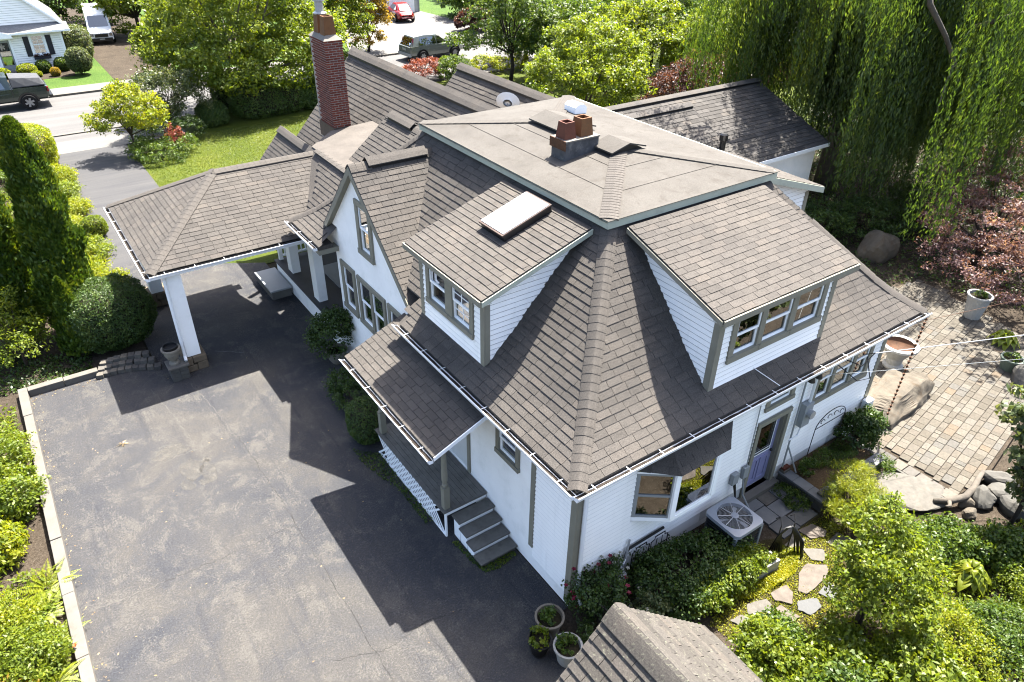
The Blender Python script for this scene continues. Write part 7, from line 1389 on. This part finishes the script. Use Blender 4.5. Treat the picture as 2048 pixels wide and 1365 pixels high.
for (hd_, a) in cur:
    rr = math.hypot(hd_[0], hd_[1])
    if hd_[1] > 3.5 and rs.rand() < .5: continue
    wx, wy = hd_[0] + wt.location.x, hd_[1] + wt.location.y; bright = rs.uniform(.2, .75); zc = rs.uniform(.5, 4.0) + (1.5 if rr < 3 else 0); od = np.array([math.cos(a), math.sin(a), 0]); cw = rs.uniform(.2, .45)
    if wx < 19.6 and wy > 7.2: zc = max(zc, rs.uniform(4.6, 8.0))
    if wy < 4.0: zc = max(zc, rs.uniform(2.6, 5.0))
    if wx < 18.0: zc = max(zc, rs.uniform(7.2, 9.0))
    fl = rs.uniform(.3, 1.5)
    for s_ in range(rs.randint(22, 38)):
        p = hd_ + rs.normal(size=3) * np.array([cw, cw, .22]); zend = zc + abs(rs.normal()) * 1.1; ln = max(.8, (p[2] - zend)); nl = int(ln * 15); out = fl * rs.uniform(.6, 1.3); sw = rs.normal(size=2) * .14; b0 = np.clip(bright + rs.normal() * .12, 0, 1)
        for q in range(nl):
            f = q / nl; c = p + od * out * (1 - math.exp(-2.6 * f)) + np.array([sw[0] * f * 2, sw[1] * f * 2, 0]); c[2] = p[2] + .45 * math.sin(min(1, f * 4) * math.pi) - ln * f
            P.append(c + rs.normal(size=3) * .05); A.append([rs.normal() * .4, rs.normal() * .4, -1.0]); N.append([od[0] + rs.normal() * .6, od[1] + rs.normal() * .6, .5 + rs.rand()]); Rn.append(b0 + rs.normal() * .1)
P = np.array(P); V, F = leaf_cards(P, np.array(A), np.array(N), .19 * rs.uniform(.7, 1.3, len(P)), .042, rs); mesh_np('crown', V, F, 'leaf_willow', wt, np.array(Rn))
# dark conifer
ct = thing('conifer', 'tall dark conifer trunk with drooping branches at the top edge', 'conifer', (34.4, 34.2, 0)); m = MB(); m.tube([(0, 0, -.1), (0, 0, 8), (0, 0, 15)], [.62, .55, .3], 12); rs = np.random.RandomState(170); P, A, N, Rn = [], [], [], []
for i in range(46):
    a = rs.rand() * 6.28; z0 = rs.uniform(3.8, 13); L_ = (15.5 - z0) * .42 + 1.4; d = np.array([math.cos(a), math.sin(a), 0]); e = d * L_ + np.array([0, 0, z0 - .9]); m.tube([(0, 0, z0), d * L_ * .5 + np.array([0, 0, z0 + .1]), e], [.07, .05, .015], 5, cap=False)
    for q in range(150): f = rs.uniform(.2, 1.05); c = d * L_ * f + np.array([0, 0, z0 + .4 * f * (1 - f) - .9 * f * f]) + rs.normal(size=3) * np.array([.35, .35, .16]); P.append(c); A.append(d * .7 + rs.normal(size=3) * .5 - np.array([0, 0, .5])); N.append(rs.normal(size=3) * .5 + np.array([0, 0, 1])); Rn.append(rs.normal(.4, .2))
m.build('trunk', 'bark_dark', ct, smooth=True); V, F = leaf_cards(np.array(P), np.array(A), np.array(N), .32, .1, rs); mesh_np('crown', V, F, 'leaf_mid', ct, np.array(Rn))
# lawn grass blades
def blades(name, label, poly, n, h, seed):
    rs = np.random.RandomState(seed); xs = [p[0] for p in poly]; ys = [p[1] for p in poly]; x = rs.uniform(min(xs), max(xs), n); y = rs.uniform(min(ys), max(ys), n); hh = h * rs.uniform(.5, 1.2, n); lx, ly = rs.normal(size=n) * h * .5, rs.normal(size=n) * h * .5; w = .012
    V = np.stack([np.stack([x - w, y, np.zeros(n)], 1), np.stack([x + w, y, np.zeros(n)], 1), np.stack([x + lx, y + ly, hh], 1)], 1).reshape(-1, 3); o = mesh_np(name, V, np.arange(n * 3).reshape(n, 3), 'grass_blade', None, np.clip(rs.normal(.5, .22, n), 0, 1)); o['kind'] = 'stuff'; tag(o, label, 'grass')
blades('lawn_grass', 'short mown grass of the front lawn', [(-1.3, 18), (14, 18), (14, 32), (-1.3, 32)], 60000, .05, 5); blades('far_grass', 'mown grass in front of the pale neighbour house', [(-12, 44.8), (.6, 44.8), (.6, 47.5), (-12, 47.5)], 16000, .06, 6)
# ------------------------------------------------------------------ neighbours across the street
nh = thing('neighbour_house', 'pale grey sided house with dark shutters at the top left', 'house', (-1.1, 50.1, 0.06)); plain('grey_siding', (0.50, 0.52, 0.51), 0.6, 0.04, 2.0); plain('pale_shingle', (0.36, 0.36, 0.36), 0.9, 0.25, 9.0, dirt=((0.2, 0.2, 0.2), 14.0, 0.7)); plain('shutter', (0.018, 0.018, 0.025), 0.5, 0.1, 5.0)
w = wall(nh, (-9, 0, 0), X_, -Y_, 9, 0.0, 2.35, [(9 - 1.72, 9 - 1.07, 0.98, 2.08), (9 - 3.62, 9 - 2.92, .22, 1.95)], 'grey_siding', th=.12); clapboards(w, (-9, 0, 0), X_, -Y_, lambda a, b: 0.0, lambda a, b: 8.92, 0.15, 2.33, [(9 - 1.84, 9 - .95, .88, 2.2), (9 - 3.75, 9 - 2.8, 0, 2.1)], exp=.13)
m = MB(); m.box((-.12, .12, 0), (0, 9, 2.35)); m.box((-9, 9, 0), (0, 9.1, 2.35)); m.build('wall', 'grey_siding', nh); m = MB(); m.box((-.1, -.035, 0), (.03, 0, 2.33)); m.box((.0, 0, 0), (.03, .1, 2.33)); m.build('corner_board', 'white', nh)
wn = window(w, (-9, 0, 0), X_, -Y_, 9 - 1.72, 9 - 1.07, .98, 2.08, cas=(.12, .12, .1, .14), muntin=True, frame='white', casing='white', curtain='top')
for u in (-2.16, -.93): m = MB(); m.box((u, -.06, .9), (u + .30, -.03, 2.06)); m.build('shutter', 'shutter', nh)
m = MB(); m.box((-1.86, -.28, .72), (-.93, -.03, .88)); fb = m.build('window_box', 'shutter', nh); foliage(fb, 'flowers', [((-1.4, -.16, .93), (.45, .1, .08))], 24, 12, .08, .08, .05, 'leaf_wine', 201)
m = MB(); m.box((-3.62, .03, .25), (-2.92, .07, 1.93)); nd = m.build('front_door', 'plastic_grey', nh); m = MB(); m.box((-3.75, -.05, .2), (-3.62, 0, 2.05)); m.box((-2.92, -.05, .2), (-2.79, 0, 2.05)); m.box((-3.75, -.06, 1.95), (-2.79, 0, 2.1)); m.build('door_casing', 'white', nd); m = MB(); m.box((-3.54, .02, .5), (-3.0, .029, 1.8)); m.build('pane', 'glass', nd)
m = MB(); m.prism([(-3.9, -.5, 2.1), (-2.65, -.5, 2.1), (-2.75, -.5, 2.3), (-3.0, -.5, 2.42), (-3.3, -.5, 2.46), (-3.55, -.5, 2.42), (-3.8, -.5, 2.3)], (0, .5, 0)); m.build('door_hood', 'white', nh); m = MB(); m.box((-3.9, -.7, 0), (-2.6, -.04, .2)); m.build('door_step', 'pavement', nh); m = MB(); m.box((-3.8, -1.1, 0), (-2.7, -.7, .1)); m.build('door_step', 'concrete', nh)
# pent roof over the front wall, gable above it, main roof falling to the right
m = MB(); m.prism([(-9, -.45, 2.36), (-9, .25, 2.72), (-9, .25, 2.6), (-9, -.45, 2.28)], (9.5, 0, 0)); m.build('pent_roof', 'pale_shingle', nh); m = MB(); m.box((-9, -.48, 2.26), (.52, -.451, 2.38)); m.build('fascia', 'white', nh)
m = MB(); m.prism([(-8.8, .25, 2.72), (.3, .25, 2.72), (-4.4, .25, 6.6)], (0, .12, 0)); gm = m.build('gable_wall', 'grey_siding', nh)
clapboards(gm, (-9, .25, 0), X_, -Y_, lambda a, b: 0.3, lambda a, b: (9.3 - (a - 2.72) / 3.88 * 4.7 - .02, 9.3 - (b - 2.72) / 3.88 * 4.7 - .02), 2.74, 5.4, (), exp=.13)
m = MB(); slab(m, [(.5, .1, 2.42), (-4.4, .1, 6.75), (-4.4, 9.3, 6.75), (.5, 9.3, 2.42)], .1); m.build('roof', 'pale_shingle', nh); m = MB(); m.obox((.5, .07, 2.3), (-4.9, 0, 4.33), (0, .03, 0), (0, 0, .16)); m.build('rake_board', 'white', nh)
m = MB(); m.box((-3.9, .19, 3.3), (-3.3, .24, 4.4)); m.build('shutter', 'shutter', nh); m = MB(); m.prism([(-.9, 3.2, 3.2), (-.9, 5.4, 3.2), (-.9, 4.3, 4.9)], (-2.4, 0, 0)); m.build('roof_dormer', 'grey_siding', nh); m = MB(); slab(m, [(-.75, 2.95, 3.05), (-3.4, 2.95, 3.05), (-3.4, 4.3, 5.05), (-.75, 4.3, 5.05)], .08); m.build('dormer_roof', 'pale_shingle', nh)
for i, (x, y, r, h, mt, lb) in enumerate(((-2.65, 49.4, .42, .75, 'leaf_mid', 'round clipped bush under the shuttered window'), (-1.6, 49.4, .45, .8, 'leaf_mid', 'round clipped bush at the corner of the pale house'), (-3.6, 49.0, .55, .7, 'leaf_lime', 'yellow green bush beside the front step'), (-2.2, 48.1, .28, .5, 'leaf_gold', 'small tan bush in the mulch bed'), (-3.2, 48.4, .3, .35, 'leaf_lime', 'small yellow plant beside the dark pickup'), (-4.9, 48.9, .4, .6, 'leaf_lime', 'yellow green bush left of the front step'))): sheared('clipped_bush', lb, 'shrub', (x, y, .06), (r, r, h / 2), 2600, .10, .05, mt, 210 + i, 2.3, group='bushes before the pale house')
sheared('topiary', 'egg shaped clipped shrub on the lawn of the pale house', 'shrub', (-.8, 47.7, .06), (.72, .72, .75), 6000, .10, .05, 'leaf_sage', 220, 2.3, base=.15); sheared('tall_hedge', 'dark tall hedge between the pale house and the van', 'hedge', (-.15, 52.4, .06), (.85, 1.6, 1.05), 9000, .12, .06, 'leaf_sage', 221, 3.0)
ft = [((-.2, 60.5), 2.0, 5.0, 248, 'leaf_mid', 'leafy tree between the pale house and the van'), ((4.9, 58.6), 1.9, 5.2, 249, 'leaf_bright', 'leafy tree overhanging the white van'), ((6.0, 50.5), 1.5, 2.9, 250, 'leaf_bright', 'pale green tree beside the lower gravel drive'), ((9.6, 48.5), 2.2, 4.6, 251, 'leaf_mid', 'tree at the far kerb behind the big lawn tree'), ((3.0, 66.0), 3.2, 6.5, 230, 'leaf_mid', 'large tree behind the white van'), ((-2.5, 66.0), 3.4, 8.0, 231, 'leaf_bright', 'large tree behind the pale house'), ((8.5, 60.0), 3.4, 7.0, 232, 'leaf_mid', 'large tree right of the white van'), ((6.8, 54.5), 1.7, 2.8, 233, 'leaf_bright', 'light green bushy tree beside the gravel drive'), ((12.5, 56.0), 3.2, 6.0, 234, 'leaf_mid', 'tree across the street behind the big lawn tree'), ((18.5, 63.0), 3.2, 6.5, 235, 'leaf_mid', 'tree behind the golden tree'), ((31.5, 53.0), 2.4, 3.6, 236, 'leaf_mid', 'tree right of the red car'), ((36.5, 55.0), 3.2, 5.0, 237, 'leaf_bright', 'yellow green tree far behind the redbud'), ((42.0, 46.0), 3.0, 5.0, 238, 'leaf_mid', 'tree across the street behind the conifer'), ((48.0, 38.0), 3.4, 6.0, 239, 'leaf_mid', 'tree at the top edge behind the willow'), ((42.0, 26.0), 3.2, 6.0, 240, 'leaf_mid', 'tree behind the willow crown'), ((38.0, 62.0), 3.5, 6.0, 241, 'leaf_deep', 'dark tree at the top edge right of the garage'), ((28.0, 47.5), 1.2, 1.6, 242, 'leaf_wine', 'dark red shrub beside the garage driveway'), ((30.2, 46.5), 1.4, 1.4, 243, 'leaf_mid', 'round green shrub beside the garage driveway'), ((-8.5, 72.0), 3.6, 9.0, 244, 'leaf_mid', 'tree behind the roof of the pale house'), ((44.0, 17.0), 3.4, 7.0, 245, 'leaf_mid', 'tree behind the deck'), ((34.0, 3.5), 2.6, 4.5, 246, 'leaf_mid', 'tree at the right edge beyond the japanese maple')]
for (c, r, h, sd, mt, lb) in ft: plant('far_tree' if h > 2.7 else 'far_shrub', lb, 'tree' if h > 2.7 else 'shrub', (*c, 0.05), [((0, 0, h * .55), (r, r, h * .42)), ((r * .5, 0, h * .75), (r * .75, r * .75, h * .28)), ((-r * .5, 0, h * .4), (r * .75, r * .75, h * .34))], 170 if h > 2.7 else 70, 44, .5 if h > 2.7 else .3, .24, .13, mt, sd, r0=.16 if h > 2.7 else .05, k=9, group='trees and shrubs across the street', inner=.35)
gh = thing('neighbour_garage', 'white garage front with grey corner at the top edge', 'garage', (24.0, 57.6, 0.1)); m = MB(); m.box((0, 0, 0), (4.6, 6, 2.6)); m.build('wall', 'grey_siding', gh); m = MB(); m.box((1.3, -.04, 0), (4.1, 0, 2.1)); gd = m.build('garage_door', 'white', gh)
for k in range(4): m = MB(); m.box((1.3, -.06, .02 + k * .52), (4.1, -.04, .50 + k * .52)); m.build('door_panel', 'white', gd)
for k in range(4): m = MB(); m.box((1.45 + k * .66, -.065, 1.68), (1.95 + k * .66, -.06, 1.98)); m.build('pane', 'car_glass', gd)
m = MB(); m.prism([(-.3, -.4, 2.6), (4.9, -.4, 2.6), (2.3, -.4, 4.2)], (0, 6.8, 0)); m.build('roof', 'pale_shingle', gh); m = MB(); m.box((4.5, -.05, 0), (4.63, 0, 2.6)); m.build('corner_board', 'plastic_grey', gh)
bh = thing('brick_house', 'red brick wall seen through the willow strands', 'house', (31.0, 23.2, 0)); m = MB(); m.box((0, 0, 0), (7, 6, 2.6)); bw = m.build('wall', 'mortar', bh); rest = MB(4)
for r_ in range(24):
    x = -.1 * (r_ % 2)
    while x < 6.9: rest.box((max(x, 0), -.02, .06 + r_ * .105), (min(x + .29, 7), 0, .06 + r_ * .105 + .09)); x += .30
o = rest.build('bricks', 'brick_far', bw); o['kind'] = 'stuff'; m = MB(); m.prism([(-.3, -.3, 2.6), (-.3, 6.3, 2.6), (-.3, 3, 4.2)], (7.6, 0, 0)); m.build('roof', 'pale_shingle', bh)
dk = thing('garden_deck', 'raised wooden deck with white railing glimpsed behind the willow', 'deck', (33.5, 12.2, 0)); m = MB(); m.box((-5, 0, .9), (3, 4, 1.05)); m.build('deck_floor', 'flag_rose', dk)
for (a, b) in (((-5, 0), (-2.6, 0)), ((-.4, 0), (3, 0)), ((-5, 0), (-5, 3))):
    m = MB(); m.bar((a[0], a[1], 2.05), (b[0], b[1], 2.05), .1, .06); m.bar((a[0], a[1], 1.2), (b[0], b[1], 1.2), .06, .05); m.build('rail', 'white', dk); L = math.hypot(b[0] - a[0], b[1] - a[1]); n = int(L / .22)
    for k in range(n + 1): f = k / max(n, 1); m = MB(); x, y = a[0] + (b[0] - a[0]) * f, a[1] + (b[1] - a[1]) * f; q = .055 if k in (0, n) else .022; m.box((x - q, y - q, 1.05), (x + q, y + q, 2.02 if q < .05 else 2.2)); m.build('baluster' if q < .05 else 'deck_post', 'flag_rose' if q < .05 else 'white', dk)

# ------------------------------------------------------------------ cars
def ring(x, w, zl, zm, zt, tw):
    h = [(w * .82, zl), (w, zl + .10), (w * 1.0, zl + (zm - zl) * .6), (w * .985, zm), (tw, zt - .02), (tw * .85, zt)]
    return [(x, -y, z) for y, z in h] + [(x, y, z) for y, z in reversed(h)]
def loft(st, name, mat, parent, smooth=False):
    m = MB(); R_ = [ring(*s) for s in st]; n = len(R_[0]); V = [p for r in R_ for p in r]; F = [(i * n + k, i * n + (k + 1) % n, (i + 1) * n + (k + 1) % n, (i + 1) * n + k) for i in range(len(R_) - 1) for k in range(n)] + [tuple(range(n)), tuple(range((len(R_) - 1) * n, len(R_) * n))]
    m.add(V, F); return m.build(name, mat, parent, smooth=smooth)
def wheel(parent, x, y, r, w=.22, rim='rim', spokes=5):
    sg = 1 if y > 0 else -1; m = MB(); pts = [(r * .62, -.5), (r * .96, -.5), (r, -.3), (r, .3), (r * .96, .5), (r * .62, .5)]; n = 20; V = [(x + a * math.cos(2 * math.pi * k / n), y + b * w, r + a * math.sin(2 * math.pi * k / n)) for a, b in pts for k in range(n)]; m.add(V, [(i * n + k, i * n + (k + 1) % n, (i + 1) * n + (k + 1) % n, (i + 1) * n + k) for i in range(5) for k in range(n)]); t = m.build('wheel', 'tyre', parent)
    m = MB(); V = [(x, y + sg * w * .18, r)] + [(x + r * .64 * math.cos(2 * math.pi * k / n), y + sg * w * .25, r + r * .64 * math.sin(2 * math.pi * k / n)) for k in range(n)]; m.add(V, [(0, 1 + k, 1 + (k + 1) % n) for k in range(n)]); m.build('wheel_disc', 'tyre', t); m = MB()
    for k in range(spokes): a = 2 * math.pi * k / spokes + .3; m.bar((x + .04 * math.cos(a), y + sg * w * .36, r + .04 * math.sin(a)), (x + r * .6 * math.cos(a), y + sg * w * .4, r + r * .6 * math.sin(a)), .09 * r / .34, .03, up=(0, 1, 0))
    m.tube([(x, y + sg * w * .3, r), (x, y + sg * w * .42, r)], r * .2, 10); m.build('rim', rim, t)
    return t
def arch(parent, x, y, r, mat='satin_black'):
    m = MB(); n = 12; sg = 1 if y > 0 else -1; V = []
    for k in range(n + 1): a = math.pi * k / n; V += [(x + r * math.cos(a), y, r * .82 + r * math.sin(a)), (x + r * 1.18 * math.cos(a), y + sg * .015, r * .82 + r * 1.18 * math.sin(a))]
    m.add(V, [(2 * k, 2 * k + 1, 2 * k + 3, 2 * k + 2) for k in range(n)]); m.build('wheel_arch', mat, parent); m = MB(); m.add([(x, y - sg * .01, r * .82)] + [(x + r * math.cos(math.pi * k / n), y - sg * .002, r * .82 + r * math.sin(math.pi * k / n)) for k in range(n + 1)], [(0, 1 + k, 2 + k) for k in range(n)]); m.build('wheel_well', 'tyre', parent)
# green pickup with a grey cover (nose towards -X)
c = thing('pickup_truck', 'dark green pickup truck with a grey canvas bed cover', 'truck', (-3.25, 41.95, 0)); loft([(0, .78, .5, .8, 1.08, .74), (-.12, .88, .45, .85, 1.12, .84), (-1.4, .90, .42, .88, 1.14, .86), (-1.75, .90, .42, .88, 1.13, .86), (-4.2, .90, .42, .85, 1.08, .85), (-5.05, .86, .42, .82, 1.02, .80), (-5.3, .72, .48, .75, .9, .66)], 'body', 'paint_green', c); loft([(-1.72, .86, 1.0, 1.12, 1.72, .66), (-2.1, .86, 1.0, 1.12, 1.78, .68), (-3.3, .86, 1.0, 1.12, 1.76, .68), (-4.15, .84, 1.0, 1.08, 1.12, .8)], 'cabin', 'paint_green', c)
for sg in (-1, 1):
    m = MB(); m.add([(-1.95, sg * .852, 1.16), (-2.8, sg * .852, 1.16), (-2.8, sg * .715, 1.64), (-2.1, sg * .715, 1.64)], [(0, 1, 2, 3)]); m.build('side_window', 'car_glass', c); m = MB(); m.add([(-2.9, sg * .852, 1.16), (-3.85, sg * .852, 1.14), (-3.4, sg * .715, 1.62), (-2.9, sg * .715, 1.64)], [(0, 1, 2, 3)]); m.build('side_window', 'car_glass', c)
loft([(-.1, .80, 1.10, 1.13, 1.2, .72), (-.25, .82, 1.10, 1.2, 1.52, .62), (-1.0, .82, 1.10, 1.2, 1.60, .64), (-1.62, .82, 1.10, 1.2, 1.66, .66)], 'bed_cover', 'tonneau', c); m = MB(); m.box((-1.70, -.895, .5), (-1.66, .895, 1.14)); m.build('bed_gap', 'satin_black', c); m = MB(); m.box((0.0, -.8, .45), (.14, .8, .62)); m.build('bumper', 'satin_black', c)
for sg in (-1, 1): m = MB(); m.box((-.06, sg * .80 - .06, .82), (.015, sg * .80 + .04, 1.06)); m.build('tail_light', 'red_lens', c)
for x in (-1.05, -4.35):
    for sg in (-1, 1): arch(c, x, sg * .908, .44); wheel(c, x, sg * .86, .38, .26, spokes=6)
# silver car (nose towards +X, tail to the left)
c = thing('silver_car', 'silver green car parked across the street beyond the big gable', 'car', (18.35, 41.05, 0), math.radians(3)); loft([(0, .72, .42, .75, .98, .68), (.12, .84, .34, .78, 1.02, .80), (1.0, .88, .28, .80, 1.04, .82), (3.0, .88, .28, .80, 1.02, .82), (4.0, .84, .30, .76, .94, .76), (4.42, .66, .36, .66, .78, .58)], 'body', 'paint_silver', c); loft([(.08, .78, .9, 1.0, 1.02, .70), (.42, .80, .9, 1.02, 1.58, .58), (1.2, .82, .9, 1.02, 1.66, .60), (2.2, .82, .9, 1.02, 1.62, .60), (3.2, .80, .9, 1.0, 1.04, .74)], 'cabin', 'paint_silver', c)
for sg in (-1, 1):
    for (a, b, a2, b2) in ((.75, 1.35, .85, 1.35), (1.42, 2.12, 1.42, 2.05), (2.2, 2.95, 2.12, 2.4)): m = MB(); m.add([(a, sg * .818, 1.06), (b, sg * .818, 1.06), (b2, sg * .66, 1.52), (a2, sg * .66, 1.52)], [(0, 1, 2, 3)]); m.build('side_window', 'car_glass', c)
    m = MB(); m.add([(.10, sg * .80, .72), (.16, sg * .84, .72), (.40, sg * .66, 1.5), (.30, sg * .60, 1.5), (.02, sg * .72, .72), (.30, sg * .58, 1.42)], [(0, 1, 2, 3), (0, 3, 5, 4)]); m.build('tail_light', 'red_lens', c)
m = MB(); m.add([(.085, -.62, 1.06), (.085, .62, 1.06), (.37, .52, 1.50), (.37, -.52, 1.50)], [(0, 1, 2, 3)]); m.build('rear_window', 'car_glass', c); m = MB(); m.box((-.05, -.78, .36), (.1, .78, .56)); m.build('bumper', 'plastic_grey', c); m = MB(); m.box((-.02, -.22, .72), (0.0, .22, .86)); m.build('number_plate', 'plate', c)
for x in (.95, 3.57):
    for sg in (-1, 1): arch(c, x, sg * .886, .40, 'tyre'); wheel(c, x, sg * .85, .34, .22, spokes=7)
# white van facing the street
c = thing('white_van', 'white delivery van facing the street between the trees', 'van', (1.95, 56.4, 0.07), math.radians(-96)); c.scale = (.84, .84, .84); loft([(0, .78, .35, .7, .95, .72), (-.15, .92, .3, .75, 1.08, .86), (-.95, .97, .3, .95, 1.22, .92), (-1.7, .98, .3, 1.2, 2.2, .84), (-2.2, .99, .3, 1.3, 2.55, .84), (-5.6, .99, .3, 1.3, 2.55, .86)], 'body', 'paint_white', c)
m = MB(); m.add([(-1.02, -.78, 1.28), (-1.02, .78, 1.28), (-1.66, .70, 2.08), (-1.66, -.70, 2.08)], [(0, 1, 2, 3)]); m.v = [(x + .03, y, z + .03) for x, y, z in m.v]; m.build('windscreen', 'car_glass', c); m = MB(); m.box((-.02, -.52, .62), (.03, .52, .88)); m.build('front_grille', 'satin_black', c); m = MB(); m.box((-.06, -.82, .3), (.06, .82, .56)); m.build('bumper', 'satin_black', c); m = MB(); m.box((.06, -.2, .42), (.075, .2, .52)); m.build('number_plate', 'plate', c)
for sg in (-1, 1):
    m = MB(); m.box((-.14, sg * .72 - .13, .68), (.0, sg * .72 + .13, .92)); m.build('headlight', 'chrome', c); m = MB(); m.box((-1.25, sg * 1.05 - .1, 1.25), (-1.12, sg * 1.05 + .1, 1.6)); m.build('wing_mirror', 'satin_black', c); m = MB(); m.add([(-1.3, sg * .985, 1.25), (-2.3, sg * .995, 1.35), (-2.3, sg * .93, 1.95), (-1.75, sg * .93, 1.95)], [(0, 1, 2, 3)]); m.build('side_window', 'car_glass', c)
    for x in (-.95, -4.5): arch(c, x, sg * .995, .4, 'tyre'); wheel(c, x, sg * .93, .35, .22, rim='rim')
# red round-backed car on the garage drive
c = thing('red_car', 'small red round roofed car on the driveway by the garage', 'car', (24.9, 53.0, 0.11), math.radians(80)); c.scale = (.95, .95, .95); loft([(0, .55, .4, .55, .66, .48), (.2, .74, .28, .66, .88, .62), (.9, .82, .25, .7, .95, .7), (2.4, .82, .25, .7, .95, .7), (3.5, .76, .28, .68, .9, .6), (4.0, .52, .4, .55, .68, .42)], 'body', 'paint_red', c, True); loft([(.35, .66, .8, .86, .92, .5), (.8, .7, .8, .9, 1.3, .5), (1.5, .72, .8, .92, 1.48, .52), (2.2, .72, .8, .92, 1.44, .52), (2.95, .68, .8, .88, .95, .55)], 'cabin', 'paint_red', c, True)
m = MB(); m.add([(.42, -.46, .98), (.42, .46, .98), (.95, .42, 1.38), (.95, -.42, 1.38)], [(0, 1, 2, 3)]); m.v = [(x - .06, y, z + .03) for x, y, z in m.v]; m.build('rear_window', 'car_glass', c)
for sg in (-1, 1):
    m = MB(); m.add([(.95, sg * .715, .98), (2.6, sg * .715, .98), (2.15, sg * .58, 1.36), (1.15, sg * .58, 1.36)], [(0, 1, 2, 3)]); m.build('side_window', 'car_glass', c); m = MB(); m.tube([(.10, sg * .56, .68), (.22, sg * .58, .70)], .09, 10); m.build('tail_light', 'red_lens', c)
    for x in (.75, 3.2): arch(c, x, sg * .825, .36, 'tyre'); wheel(c, x, sg * .79, .31, .2)
m = MB(); m.box((.0, -.24, .5), (.03, .24, .62)); m.build('number_plate', 'plate', c)
